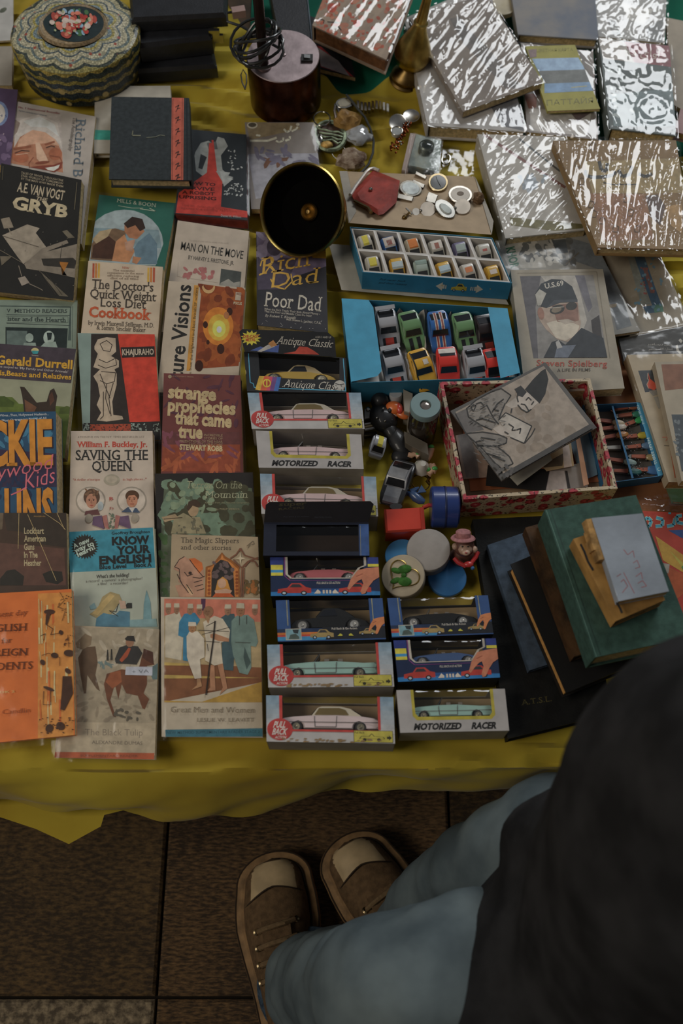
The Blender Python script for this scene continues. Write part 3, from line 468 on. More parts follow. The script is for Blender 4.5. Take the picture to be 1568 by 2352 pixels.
p.flat('#3a3d39', 503, 740, 662, 764, 652, 890, 490, 870).flat('#76736a', 500, 850, 560, 820, 600, 850, 650, 840, 650, 890, 490, 872).spots('#8a5450', 26, 210, 740, 440, 810, 26, 3, .7).line('#857a6c', 2, 168, 690, 160, 800, 480, 850); p.done(); sleeve(s, s.root, .005, .0006, seed=13)
s, p = bk('book', 'paperback with a vertical grey title beside a glowing orange star scene', [(387, 645), (563, 661), (545, 906), (361, 901)], 1.4, 1.5, 4.4, '#998d7c', Z5)
p.flat('#a3742c', 292, 868, 330, 870, 262, 1540, 232, 1540).text('#4a3818', 'A collection from the brightest and best British SF writers', 258, 1720, 322, 890, 20, .008)
p.text('#22211f', 'Future Visions', 188, 1745, 268, 870, 112, .02)
p.flat('#7a3a18', 355, 860, 692, 908, 690, 1000, 640, 1500, 298, 1525, 330, 1100).spots('#86461c', 26, 360, 900, 680, 1480, 70, 2, .8).spots('#662f16', 16, 340, 880, 680, 1500, 60, 3, .6).oval('#b0681c', 480, 1190, 120, 150).oval('#c08a28', 485, 1200, 85, 105).oval('#d2a844', 487, 1210, 52, 66).oval('#e6dcb0', 488, 1216, 20, 26)
for x, y, a in ((500, 1368, 36), (380, 1178, 24), (570, 1075, 28), (400, 1315, 16), (545, 1105, 26), (330, 1500, 40)): p.oval('#33190f' if x != 545 else '#8c5a34', x, y, a * .8, a * 1.1)
p.poly('#b08a5a', [(405 + 52 * math.cos(a / 8 * math.pi), 880 + 55 * math.sin(a / 8 * math.pi)) for a in range(9)] + [(405 - 40 * math.cos(a / 8 * math.pi), 868 + 40 * math.sin(a / 8 * math.pi)) for a in range(9)])
p.flat('#9c8f7c', 618, 922, 662, 928, 655, 990, 612, 984).text('#5a2a18', 'FREE', 622, 945, 658, 950, 16, .02).text('#b8a88c', 'FOCUS', 600, 1018, 664, 1024, 20, .02); p.done(); sleeve(s, s.root, .006, .0006, seed=14)
s, p = bk('book', 'maroon paperback with rounded cream lower-case title fading to orange clouds', [(376, 857), (552, 862), (560, 1132), (368, 1132)], 1.8, 1.9, 3.7, '#5b2f2b', X3)
p.flat('#57302e', 140, 640, 880, 640, 885, 760, 140, 760).flat('#7a3a24', 140, 760, 885, 760, 890, 1020, 130, 1020).spots('#8f4a2a', 30, 150, 800, 860, 1000, 90, 3, .25).spots('#6a3a44', 24, 150, 650, 860, 900, 80, 4, .25).spots('#4a2a34', 24, 170, 100, 860, 620, 80, 5, .3)
for q, x0, y0, x1, y1 in (('strange', 190, 305, 655, 335), ('prophecies', 188, 435, 842, 470), ('that came', 255, 555, 805, 595), ('true', 288, 690, 525, 700)): p.text('#a08c66', q, x0, y0, x1, y1, 118, .045, True)
for i, (q, x0) in enumerate((('INCREDIBLE', 540), ('STORIES OF', 540), ('PREDICTIONS OF THE NEAR', 305), ('AND DISTANT FUTURE', 390))): p.text('#8f7a5c', q, x0, 680 + i * 30, 718, 684 + i * 30, 22)
p.text('#a9956e', 'STEWART ROBB', 302, 808, 718, 826, 48, .05, True).oval('#8a7a60', 210, 105, 18, 18).text('#8a6a58', 'AN ACE PAPERBACK ORIGINAL', 235, 108, 440, 116, 14); p.done(); sleeve(s, s.root, .004, .0006, seed=15)
s, p = bk('book', 'dark bordered storybook with a mossy painted boy under handwritten title', [(355, 1088), (580, 1085), (594, 1420), (371, 1424)], .8, .9, 3.1, '#211d1a', X3)
p.flat('#4a5340', 160, 1105, 1000, 1180, 1050, 1640, 1050, 2400, 110, 2400, 130, 1500).spots('#5d705c', 50, 170, 1130, 700, 1600, 70, 2, 1.6).spots('#3a3826', 50, 180, 1160, 1040, 1640, 70, 3, 1.2).spots('#39502c', 24, 120, 1600, 215, 2350, 45, 4).spots('#6e7c62', 24, 180, 1150, 620, 1420, 34, 5, 1.6)
p.oval('#8a7356', 435, 1390, 52, 66).flat('#3a2c20', 370, 1380, 390, 1310, 460, 1290, 510, 1330, 490, 1370, 430, 1350, 390, 1400).flat('#7d7458', 250, 1470, 340, 1420, 420, 1460, 500, 1460, 560, 1620, 220, 1620).flat('#8a7659', 130, 1460, 260, 1430, 300, 1470, 160, 1510).line('#3f3424', 8, 150, 1480, 330, 1465).line('#4a4030', 5, 400, 1450, 440, 1480, 470, 1620).spots('#5a5644', 16, 240, 1480, 540, 1610, 24, 6)
p.text('#8a8a6c', 'Terror On the', 365, 1185, 900, 1185, 72, -.012, True, .2).text('#8f8f72', 'Mountain', 545, 1278, 960, 1275, 70, -.012, True, .15).text('#7d7a5c', 'Adapted from the National Geographic', 545, 1330, 975, 1328, 16).text('#8a8060', 'by PHILIP VIERECK', 655, 1392, 885, 1392, 18); p.done(); sleeve(s, s.root, .001, .0008, seed=16)
s, p = bk('book', 'storybook showing a pink elephant beside a girl in an ornate orange mirror', [(394, 1227), (592, 1233), (600, 1462), (387, 1460)], .6, 1.75, 3.1, '#8d7c62', X3)
p.text('#3d352b', 'The Magic Slippers', 315, 1705, 875, 1712, 48, -.002, True).text('#3d352b', 'and other stories', 315, 1772, 800, 1778, 44, -.002, True)
p.flat('#99735c', 245, 1960, 300, 1860, 350, 1840, 400, 1870, 450, 1860, 530, 1940, 540, 2040, 530, 2100, 545, 2230, 300, 2230, 260, 2120, 330, 2110, 290, 2080, 300, 1990).flat('#b05a24', 390, 1862, 450, 1855, 520, 1900, 530, 1960, 490, 2005, 440, 1920).flat('#a98c6c', 370, 2115, 400, 2130, 440, 2200, 420, 2215, 380, 2180)
for q in ((350, 1840, 300, 1870, 255, 1940, 300, 1960, 310, 2080), (400, 1870, 450, 1940, 500, 2000, 535, 2040), (430, 2040, 500, 2050, 545, 2030), (350, 1990, 380, 2030, 430, 2010), (440, 2090, 520, 2070), (450, 2130, 530, 2110), (470, 2170, 540, 2150), (370, 2110, 430, 2200), (280, 2010, 330, 2110, 390, 2190)): p.line('#33261f', 7, *q)
p.oval('#33261f', 405, 2000, 16, 14)
p.flat('#7d4a1c', 548, 2230, 555, 1940, 620, 1920, 680, 1840, 712, 1800, 745, 1840, 800, 1870, 880, 1940, 890, 2230).flat('#a8682c', 562, 2220, 575, 1950, 625, 1930, 700, 1860, 712, 1815, 728, 1855, 800, 1900, 865, 1960, 870, 2230).flat('#2a2522', 608, 2230, 612, 1990, 640, 1920, 700, 1870, 770, 1890, 820, 1960, 835, 2230).spots('#5a4a48', 24, 625, 1900, 815, 2050, 26, 3, 1)
for i in range(7): p.oval('#7d3f18', 588, 1980 + i * 36, 14, 14).oval('#7d3f18', 855, 1990 + i * 34, 13, 13)
p.flat('#a8742c', 645, 2180, 670, 2070, 720, 2035, 765, 2070, 800, 2180, 780, 2190, 680, 2190).oval('#a88468', 712, 2100, 40, 48).flat('#a8846c', 640, 2170, 690, 2160, 750, 2150, 810, 2170, 790, 2200, 650, 2200).flat('#a34a1c', 620, 2230, 650, 2195, 790, 2195, 830, 2230)
for q in ((790, 1860, 850, 1820, 890, 1760, 930, 1830, 1060, 1870), (890, 1760, 890, 1790), (820, 1870, 900, 1950, 960, 1890, 1060, 1850), (905, 1950, 895, 2230), (925, 1950, 915, 2230), (930, 1940, 980, 1880, 1030, 1890, 1058, 1940)): p.line('#6b4632', 14, *q)
p.star('#a89b80', 890, 1858, 14, 52, 4, 1.1).spots('#5e4a2a', 26, 930, 2080, 1050, 2200, 26, 5, 1.2).spots('#8a5528', 14, 930, 2080, 1050, 2210, 20, 6, 1.2).line('#5a4f3e', 5, 950, 1740, 1010, 1690, 1020, 1720, 980, 1730, 960, 1760); p.done(); sleeve(s, s.root, .003, .0006, seed=17)
s, p = bk('book', 'reader showing a thin man with a staff among men in white caps', [(369, 1371), (597, 1374), (603, 1694), (371, 1692)], 1, 1.1, 3.2, '#988d7a', X5)
p.flat('#a5604a', 155, 735, 1085, 745, 1088, 1000, 155, 1000).flat('#8f7c58', 155, 900, 1088, 960, 1095, 1400, 155, 1400).flat('#6a4226', 155, 1350, 1095, 1400, 1098, 1540, 155, 1730).flat('#94742c', 520, 1730, 1098, 1535, 1098, 1735, 155, 1735, 155, 1718).flat('#9a8240', 155, 1470, 1095, 1500, 155, 1505).flat('#9a8240', 155, 1350, 420, 1360, 420, 1382, 155, 1378).flat('#43263a', 510, 735, 555, 735, 550, 850, 515, 850)
p.flat('#a39a86', 165, 900, 300, 860, 350, 1000, 320, 1330, 165, 1300)
for x, y in ((195, 840), (275, 840), (495, 850), (1030, 850)): p.oval('#7d5c44', x, y, 26, 46).flat('#9a917c', x - 28, y - 20, x - 24, y - 60, x + 26, y - 60, x + 28, y - 20)
p.flat('#2f6a86', 300, 960, 350, 880, 450, 870, 500, 940, 470, 990, 400, 1010, 390, 1340, 335, 1330, 340, 1110, 290, 1090).oval('#7d5c44', 405, 845, 30, 46).flat('#9a917c', 380, 825, 385, 785, 432, 785, 436, 825).flat('#364a4e', 700, 920, 760, 880, 830, 880, 850, 1000, 820, 1430, 720, 1420).oval('#7d5c44', 768, 850, 30, 48).flat('#9a917c', 736, 830, 742, 790, 800, 790, 804, 830)
p.flat('#5d7068', 805, 950, 850, 900, 960, 890, 1020, 940, 1060, 1150, 1040, 1200, 990, 1190, 995, 1400, 960, 1470, 880, 1450, 820, 1280, 800, 1150).oval('#7d563a', 890, 850, 40, 60).flat('#9a917c', 850, 825, 855, 775, 925, 780, 930, 830).flat('#3a4a46', 930, 1200, 990, 1350, 950, 1420, 920, 1300)
p.flat('#a79c88', 530, 960, 640, 900, 720, 930, 790, 1040, 780, 1130, 700, 1160, 720, 1360, 640, 1380, 550, 1330, 560, 1160).oval('#7a573c', 580, 860, 48, 54).flat('#8a6848', 540, 880, 600, 920, 580, 980, 560, 940).flat('#93684a', 600, 1080, 640, 1070, 780, 1120, 780, 1150, 680, 1145, 600, 1110).flat('#93684a', 590, 1370, 640, 1380, 650, 1620, 570, 1625, 600, 1590).flat('#93684a', 670, 1375, 720, 1360, 765, 1600, 690, 1660, 720, 1590)
p.flat('#aa9f8e', 375, 1300, 370, 1100, 400, 1050, 480, 1050, 540, 1120, 545, 1300, 500, 1320, 515, 1500, 450, 1510, 400, 1380).oval('#85603f', 425, 1020, 36, 44).flat('#a89e8c', 385, 1000, 390, 958, 460, 962, 468, 1000).flat('#8f6a48', 470, 1510, 505, 1505, 520, 1580, 420, 1615, 470, 1570)
for q in ((480, 1040, 780, 1050), (520, 1080, 790, 1010), (560, 1000, 640, 960), (540, 1145, 690, 1155), (570, 1170, 580, 1240), (880, 900, 880, 990), (840, 1155, 990, 1160), (950, 900, 950, 980)): p.line('#33302a', 5, *q)
for x, y, r_ in ((195, 842, 9), (275, 842, 9), (405, 848, 10), (495, 852, 9), (768, 852, 10), (890, 855, 14), (1030, 852, 9), (425, 1024, 12), (572, 862, 14)): p.line('#3a281c', 4, x - r_ * 1.3, y - 6, x - r_ * .4, y - 6).line('#3a281c', 4, x + r_ * .4, y - 6, x + r_ * 1.3, y - 6).line('#5a3a28', 4, x - r_ * .6, y + r_ * 1.6, x + r_ * .6, y + r_ * 1.6)
p.line('#221c18', 13, 645, 950, 630, 1120, 590, 1400, 558, 1665).text('#5d5140', 'Great Men and Women', 218, 1832, 1022, 1838, 56, -.008).text('#5d5140', 'LESLIE W. LEAVITT', 472, 1922, 1020, 1922, 36, -.004).flat('#2f5a66', 165, 2000, 1108, 1985, 1108, 2065, 168, 2068).text('#22404a', 'NEW METHOD SUPPLEMENTARY READER STAGE 3', 180, 2040, 1075, 2030, 26, .008); p.done(); sleeve(s, s.root, .005, .0008, seed=18)
s, p = bk('book', 'purple and black paperback with gold script above a large silver serif title', [(588, 532), (747, 546), (753, 765), (590, 747)], 2.3, 2.4, 2.4, '#262529', Z5)
p.flat('#544a5c', 780, 450, 1320, 500, 1328, 720, 1000, 830, 790, 905).flat('#3c3542', 788, 640, 1100, 660, 1000, 900, 790, 905).spots('#6d6474', 16, 800, 480, 1000, 640, 60, 3).flat('#a87c1c', 1210, 640, 1325, 590, 1325, 660, 1220, 655).oval('#3a3440', 920, 570, 60, 70)
p.text('#b5862f', 'Rich', 805, 790, 1200, 715, 130, -.005, True, .3).text('#b5862f', 'Dad', 895, 890, 1265, 848, 118, -.005, True, .25).line('#b5862f', 10, 800, 790, 850, 770, 900, 700, 890, 650, 820, 680, 810, 720).line('#b5862f', 10, 890, 820, 920, 880, 1000, 900, 1060, 840, 1050, 780)
p.text('#9c9587', 'Poor Dad', 838, 1032, 1285, 1075, 112, .004, True).text('#8f887c', 'What the Rich Teach Their Kids About Money -', 840, 1062, 1275, 1102, 16, .008).text('#8f887c', 'That the Poor and Middle Class Do Not!', 840, 1080, 1210, 1118, 16, .008).text('#8f887c', 'By Robert T. Kiyosaki', 848, 1116, 1085, 1134, 20, .008, False, .2).text('#8f887c', 'with Sharon L. Lechter, C.P.A.', 1012, 1144, 1285, 1174, 18, .008)
p.spots('#6d6a68', 20, 790, 1150, 1330, 1220, 12, 5, .3); p.done()
s, p = bk('book', 'grey Persian book with a running dog, in a shiny clear bag under the brass horn', [(562, 281), (720, 281), (748, 482), (577, 480)], 1, 1.1, 1.1, '#6b6560', Z2)
p.flat('#75684f', 240, 790, 560, 790, 590, 830, 400, 870, 260, 900).flat('#7b7a80', 250, 990, 700, 985, 720, 1200, 300, 1280).flat('#5c4030', 350, 1060, 370, 1020, 420, 1005, 480, 1015, 515, 1010, 500, 1035, 470, 1040, 450, 1075, 435, 1080, 430, 1045, 390, 1050, 370, 1080, 355, 1085).line('#5c4030', 7, 330, 1010, 370, 1020).oval('#a59f8c', 278, 805, 34, 22).oval('#4a4438', 278, 803, 26, 14).spots('#595664', 20, 300, 960, 700, 1050, 50, 4, .3)
p.line('#b0aa98', 14, 262, 905, 380, 905, 435, 885).line('#b0aa98', 14, 490, 905, 518, 895, 520, 875).line('#b0aa98', 12, 430, 905, 450, 915, 475, 905, 478, 885).line('#b0aa98', 13, 480, 830, 500, 850, 520, 840, 530, 810).line('#b0aa98', 12, 530, 845, 560, 830, 570, 815).oval('#b0aa98', 570, 800, 12, 9).oval('#b0aa98', 310, 870, 9, 7).oval('#b0aa98', 322, 872, 9, 7); p.done(); sleeve(s, s.root, .006, .0022, seed=19, stretch=(.9, .25), rot=.5)
# ------------------------------------------------------------------ wrapped books on the far right
GR = 'wrapped books on the far right of the table'
def rb(name, label, q, th, zn, zf, cover, zm=None, **k): k.setdefault('group', GR); return bk(name, label, q, th, zn, zf, cover, zm, **k)
s, p = rb('book', 'silver-white shrink-wrapped hardback beside the brass vase, under the tilted one', [(928, 42), (1120, -40), (1208, 303), (981, 288)], 2.6, 2.7, 2.7, '#8d8a86', Z3, hard=True)
p.flat('#5c5d60', 330, 640, 560, 560, 560, 830, 420, 800).line('#8a8781', 5, 60, 520, 180, 720); p.done(); sleeve(s, s.root, .003, .0022, FOIL, 60, 80, 21, stretch=(1.2, .3), rot=.6, crease=(7, .35))
s, p = rb('book', 'tilted grey-brown shrink-wrapped book with long white streaks, on top of another', [(940, 42), (1115, -15), (1246, 188), (1063, 257)], 1.2, 4.2, 4.2, '#6b6259', Z3)
p.flat('#57524d', 90, 120, 150, 100, 200, 180, 330, 300, 480, 480, 560, 560, 440, 560, 300, 400, 180, 280).flat('#7a736a', 330, 0, 420, 80, 560, 330, 500, 340, 380, 120); p.done(); sleeve(s, s.root, .003, .0034, FOIL, 60, 80, 22, stretch=(1.6, .22), rot=.95, crease=(4, .6))
s, p = rb('book', 'mottled blue-grey cloth hardback at the far edge', [(1166, -60), (1362, -58), (1374, 91), (1189, 79)], 1.8, 1.9, 1.9, '#6f6e6e', Z3, hard=True, mat=M('#75726f', .8, 0, .1, 22, .2, col2='#5f646d', name='mottled_cloth'))
p.done()
s, p = rb('book', 'white glossy wrapped magazine at the far right corner', [(1357, -60), (1532, -60), (1526, 99), (1374, 84)], 1.2, 1.3, 1.3, '#8d8c88', Z3)
p.flat('#777875', 1080, 120, 1140, 130, 1180, 220, 1130, 230).flat('#a19f98', 1180, 20, 1380, 60, 1320, 160, 1220, 120).flat('#6c6e6c', 1330, 180, 1440, 120, 1440, 270, 1360, 260); p.done(); sleeve(s, s.root, .005, .0026, FOIL, 50, 50, 23, stretch=(1.0, .5), rot=.5, crease=(6, .4))
s, p = rb('book', 'thin shrink-wrapped booklet lying under the yellow Cyrillic guide', [(1196, 98), (1362, 118), (1373, 321), (1210, 303)], 1.2, 1.3, 1.3, '#7b7570', Z3)
p.flat('#6e4a40', 560, 600, 640, 590, 640, 680, 590, 690).flat('#9c9892', 600, 690, 990, 700, 960, 860, 600, 830).flat('#5c4f4f', 860, 720, 1000, 705, 900, 770); p.done(); sleeve(s, s.root, .003, .0026, FOIL, 50, 60, 24, stretch=(1.2, .3), rot=-.5, crease=(5, .5))
s, p = rb('booklet', 'yellow travel booklet with blue sky bands and Cyrillic capitals', [(1206, 106), (1320, 103), (1378, 250), (1257, 255)], .5, 2.5, 2.5, '#7f7a34', Z3, cat='booklet')
p.flat('#7b93ad', 610, 372, 905, 365, 950, 440, 650, 450).flat('#5a5d5b', 650, 450, 950, 440, 975, 520, 690, 530).flat('#65809c', 690, 530, 975, 520, 1005, 575, 690, 590).flat('#6c5a58', 585, 315, 640, 310, 640, 360, 600, 368).line('#8d8a68', 6, 860, 555, 960, 545)
p.text('#5f5c2e', 'ПАТТАЙЯ', 705, 668, 1000, 652, 32, -.004).text('#6f6a34', 'ЦВЕТНАЯ КАРТА', 640, 330, 870, 322, 18); p.done()
s, p = rb('book', 'thick grey and red Persian hardback in a glossy clear wrap', [(1374, 86), (1537, 105), (1553, 312), (1400, 295)], 2.8, 3.6, 2.6, '#4f5654', Z3, hard=True)
p.flat('#75474a', 1195, 262, 1480, 290, 1500, 425, 1260, 395).flat('#8e8880', 1030, 235, 1195, 262, 1260, 395, 1060, 370).text('#97897f', 'د ﻱﺍﻭﺁ', 1240, 350, 1425, 365, 44, .005).flat('#5d6a6a', 1100, 600, 1500, 560, 1530, 800, 1130, 800).spots('#8d9592', 14, 1080, 420, 1260, 760, 24, 4, .5); p.done(); sleeve(s, s.root, .004, .0022, FOIL, 46, 46, 25, stretch=(.9, .6), rot=.3, crease=(5, .6))
s, p = rb('book', 'plain beige board at the right edge of the table', [(1529, 40), (1680, 70), (1700, 330), (1546, 240)], .8, .9, .9, '#7d7363', Z3); p.done()
s, p = rb('book', 'dusty pink hardback corner at the right edge', [(1562, 250), (1660, 262), (1670, 330), (1550, 303)], 1.6, 2.6, 2.6, '#7d6260', Z3, hard=True); p.done()
s, p = rb('book', 'large thick white hardback in shining cellophane beside the open toy box', [(1096, 308), (1296, 314), (1350, 527), (1160, 547)], 3.2, 3.3, 3.3, '#8e8b85', Y1, hard=True, spine='l', mat=card('#908c84'))
p.flat('#8a9298', 390, 360, 480, 340, 500, 420, 420, 460).line('#6a4a44', 20, 100, 30, 700, 420).line('#4e5250', 14, 360, 60, 660, 300).flat('#5f5a3a', 290, 640, 830, 690, 830, 720, 620, 740, 300, 700).spots('#7d858a', 14, 350, 330, 560, 460, 30, 7); p.done(); sleeve(s, s.root, .003, .0024, FOIL, 70, 80, 26, stretch=(1.5, .25), rot=.75, crease=(6, .35))
s, p = rb('book', 'brown illustrated Persian hardback in crackled cellophane streaks', [(1270, 323), (1552, 322), (1592, 573), (1372, 568)], 1.6, 6.6, 4.9, '#6f5836', Y1, hard=True)
p.flat('#7d6a40', 840, 230, 1560, 200, 1568, 460, 900, 460).flat('#755030', 880, 465, 1290, 470, 1350, 800, 980, 820).flat('#4a3a30', 1290, 480, 1380, 470, 1440, 560, 1400, 700, 1330, 640).flat('#8a6a3a', 1440, 560, 1560, 540, 1560, 760, 1480, 700)
p.line('#2c2a24', 26, 950, 225, 965, 290, 1005, 300, 1010, 240).line('#2c2a24', 26, 850, 290, 850, 330, 900, 345, 1000, 340, 1060, 325, 1070, 300).line('#2c2a24', 26, 1090, 290, 1120, 340, 1180, 320, 1190, 260).line('#2c2a24', 24, 1240, 320, 1290, 340, 1340, 320).oval('#2c2a24', 990, 385, 9, 8).oval('#2c2a24', 1100, 395, 9, 8).line('#3c3424', 7, 980, 385, 1060, 400, 1180, 395).line('#3c3424', 7, 1160, 400, 1230, 395)
for i, (x, y) in enumerate(((790, 240), (900, 110), (820, 370), (910, 610), (970, 660), (1180, 600), (1070, 720), (1230, 720), (890, 540), (1150, 500))): p.line('#4c3a24', 6, x - 20, y, x, y - 24, x + 26, y - 8, x + 14, y + 30, x - 18, y + 26, x - 20, y)
p.done(); sleeve(s, s.root, .004, .0040, FOIL, 90, 80, 27, stretch=(1.5, .2), rot=.36, crease=(5, .25))
s, p = rb('magazine', 'pale framed art print with a blue tilework border, in clear plastic', [(1380, 560), (1508, 572), (1590, 752), (1448, 776)], .6, .7, .7, '#7d7566', Y1, cat='magazine')
p.flat('#3c5468', 1195, 905, 1275, 905, 1425, 1335, 1300, 1350, 1270, 1300, 1340, 1290).flat('#70746e', 1160, 930, 1205, 920, 1330, 1280, 1260, 1290).flat('#6a4f4c', 1270, 1010, 1300, 1010, 1360, 1200, 1330, 1200).flat('#4a7060', 1345, 1290, 1415, 1280, 1425, 1335, 1360, 1345).spots('#5a7a8a', 30, 1210, 920, 1410, 1330, 14, 3, 1).spots('#7d4f4c', 14, 1250, 1000, 1360, 1220, 10, 4, 1); p.done(); sleeve(s, s.root, .004, .003, FOIL, 30, 40, 28, stretch=(.9, .3), rot=.3)
s, p = rb('magazine', 'grey photo magazine with green sideways capitals under the cap portrait', [(1137, 553), (1352, 528), (1470, 760), (1205, 800)], .6, 1.6, 1.6, '#72706a', Y1, cat='magazine')
p.flat('#8a877f', 190, 815, 480, 790, 560, 1010, 290, 1020).flat('#5a5e60', 700, 780, 900, 840, 1060, 1040, 1190, 1440, 1080, 1470, 960, 1030, 760, 960).spots('#4c4d4b', 30, 370, 810, 760, 980, 40, 5, .8).spots('#8d8a82', 20, 360, 820, 700, 1000, 34, 6, .6).flat('#3e4244', 600, 810, 700, 800, 720, 900, 640, 910).text('#2f5a44', 'KHOR', 262, 868, 300, 1020, 62, .03).line('#5a5348', 8, 800, 900, 700, 990).flat('#7d6c50', 1020, 1285, 1080, 1275, 1075, 1300, 1025, 1310); p.done(); sleeve(s, s.root, .003, .0012, FILM, 40, 40, 29, stretch=(.6, .4), rot=.5)
s, p = rb('book', 'cream biography with a bearded man in a dark cap on its cover photo', [(1172, 620), (1384, 618), (1434, 892), (1206, 905)], 1.8, 3.7, 3.7, '#7d7668', Y1)
p.flat('#6d6a66', 365, 1075, 905, 1065, 1010, 1675, 465, 1680).flat('#4c4a4c', 365, 1075, 520, 1072, 480, 1300, 500, 1680, 465, 1680).flat('#8c877e', 520, 1075, 780, 1070, 860, 1400, 820, 1500, 700, 1300).flat('#57555a', 770, 1068, 840, 1068, 900, 1300, 870, 1340).flat('#33302f', 890, 1400, 950, 1360, 975, 1560, 900, 1490).flat('#6a4c44', 900, 1490, 970, 1540, 960, 1560, 905, 1530)
p.flat('#8a7a6c', 500, 1320, 560, 1280, 790, 1260, 815, 1420, 800, 1500, 720, 1560, 640, 1540, 560, 1470, 510, 1400).flat('#a19888', 560, 1420, 640, 1400, 760, 1420, 805, 1440, 780, 1510, 700, 1550, 630, 1530).flat('#72564a', 600, 1290, 790, 1270, 800, 1400, 740, 1420, 640, 1410).flat('#8f8578', 640, 1400, 720, 1390, 770, 1410, 700, 1430).oval('#7a5a4c', 520, 1350, 24, 46, -10)
p.oval('#33322f', 640, 1320, 56, 34, -15).oval('#33322f', 745, 1295, 42, 30, -10).oval('#6a5f50', 635, 1322, 38, 20, -15).line('#8d877c', 6, 500, 1290, 590, 1310, 690, 1300).flat('#2b2f32', 480, 1200, 520, 1130, 600, 1095, 680, 1100, 750, 1150, 790, 1250, 640, 1260, 560, 1310, 500, 1290).flat('#3a3e42', 560, 1310, 620, 1250, 790, 1245, 790, 1265, 660, 1270).flat('#8d8a80', 478, 1210, 510, 1170, 560, 1200, 520, 1290, 495, 1290).text('#9c978c', 'U.S.69', 548, 1168, 690, 1140, 36, .02, True)
p.flat('#2c2f32', 540, 1675, 600, 1560, 650, 1545, 700, 1580, 820, 1455, 980, 1530, 1010, 1675).flat('#565c66', 620, 1675, 640, 1590, 780, 1580, 720, 1675).flat('#8c8a86', 628, 1560, 650, 1545, 680, 1600, 640, 1610)
p.text('#8a4236', 'Steven Spielberg', 488, 1735, 1008, 1742, 44, .006).text('#4a4640', 'A LIFE IN FILMS', 640, 1778, 886, 1775, 22, .004).line('#6a6458', 2, 345, 1050, 930, 1040, 1030, 1680); p.done()
s, p = rb('magazine', 'charcoal magazine with small white Persian print, under the flame book', [(1421, 778), (1600, 742), (1620, 812), (1433, 833)], .7, .8, .8, '#3c3c3a', (1380, 700, .2126), cat='magazine')
p.text('#8d8a82', 'ﺮﺒﻣﺎﺴﯾﺩ ﯽﺳ', 500, 435, 760, 440, 22).text('#8d8a82', 'ﻢﻫﺩﺰﯾﺳ ١١٧ ﻩﺭﺎﻤﺷ', 515, 490, 775, 485, 22).flat('#9a968c', 835, 385, 855, 365, 882, 390, 862, 415).poly('#9a968c', [(805, 440), (825, 430), (840, 490), (870, 520), (850, 530), (815, 500)]); p.done(); sleeve(s, s.root, .003, .001, seed=30)
s, p = rb('book', 'cream Persian book with a red flame torch on a dark square', [(1440, 815), (1585, 812), (1680, 1108), (1535, 1107)], 1.9, 2.9, 2.9, '#8a7e69', (1380, 700, .2126), pages=M('#7d5a30', .8, 0, .15, 200))
p.flat('#35393c', 400, 712, 590, 706, 600, 930, 475, 945).poly('#a5422c', [(508, 730), (530, 800), (590, 850), (598, 900), (570, 925), (510, 900), (495, 860), (515, 810)]).line('#8f8471', 7, 505, 735, 500, 800, 515, 815, 493, 860, 510, 905).flat('#6c6860', 515, 930, 605, 915, 605, 975, 560, 985).flat('#77736a', 570, 1000, 620, 985, 640, 1110, 625, 1130, 600, 1080).line('#9a4a38', 6, 660, 1430, 720, 1430, 700, 1470).line('#4a4238', 7, 680, 1520, 735, 1525).line('#8a4a30', 12, 715, 1390, 740, 1500, 800, 1870); p.done(); sleeve(s, s.root, .004, .0012, seed=31, drop=.0005)
s, p = rb('book', 'cream book with brown and slate picture panels lying on the flame book', [(1503, 831), (1660, 828), (1730, 1106), (1565, 1105)], 1.4, 4.4, 4.4, '#857c6b', (1380, 700, .2126))
p.flat('#6b4a38', 650, 645, 900, 640, 900, 905, 690, 925).flat('#3d4346', 760, 1185, 900, 1185, 900, 1800, 870, 1800).spots('#5a6062', 14, 790, 1230, 890, 1650, 30, 4); p.done()
s, p = rb('magazine', 'bright red Persian magazine with turquoise letters and a yellow star burst', [(1467, 1173), (1640, 1182), (1660, 1480), (1572, 1480)], .5, .6, .6, '#9c3524', Y5, cat='magazine')
p.flat('#8d4a26', 1270, 232, 1568, 250, 1568, 240, 1272, 226).flat('#2c4674', 1460, 380, 1568, 375, 1568, 440).flat('#b0842c', 1365, 420, 1568, 560, 1568, 690, 1420, 600).flat('#a89a3a', 1470, 530, 1568, 620, 1568, 660).flat('#9c4a24', 1440, 640, 1568, 700, 1568, 850, 1520, 890, 1460, 720).flat('#8d8578', 1420, 620, 1470, 630, 1460, 700, 1430, 680).flat('#3f7d44', 1555, 650, 1568, 640, 1568, 670)
for q in ((1285, 300, 1310, 285, 1335, 310, 1320, 350, 1290, 355), (1370, 285, 1420, 300, 1415, 345, 1365, 350), (1450, 350, 1500, 340, 1510, 290), (1560, 270, 1520, 275, 1525, 320, 1568, 330)): p.line('#a59a80', 30, *q).line('#3f8ea0', 20, *q)
p.flat('#3f8ea0', 1460, 242, 1480, 242, 1480, 260, 1460, 260); p.done()
s, p = rb('magazine', 'green picture card in a crumpled clear bag at the right edge', [(1530, 1112), (1640, 1110), (1650, 1160), (1545, 1152)], .6, 1.0, 1.0, '#3f5a40', cat='magazine'); p.done(); sleeve(s, s.root, .006, .004, FOIL, 24, 16, 32)
b = MB(); f = Surf((1466, 1142), (1600, 1128), (1610, 1178), (1474, 1172), .9); b.grid([[f.uv(i / 24, j / 12, .004 * abs(noise.noise(Vector((i * .5, j * .7, 6)))) + .002 * noise.noise(Vector((i * 1.3, j * 1.3, 1)))) for i in range(25)] for j in range(13)], FOIL); o = b.build('plastic_film', loc=tuple(P(1535, 1155, .3))); tag(o, 'crumpled clear plastic film above the red Persian magazine', 'plastic film')
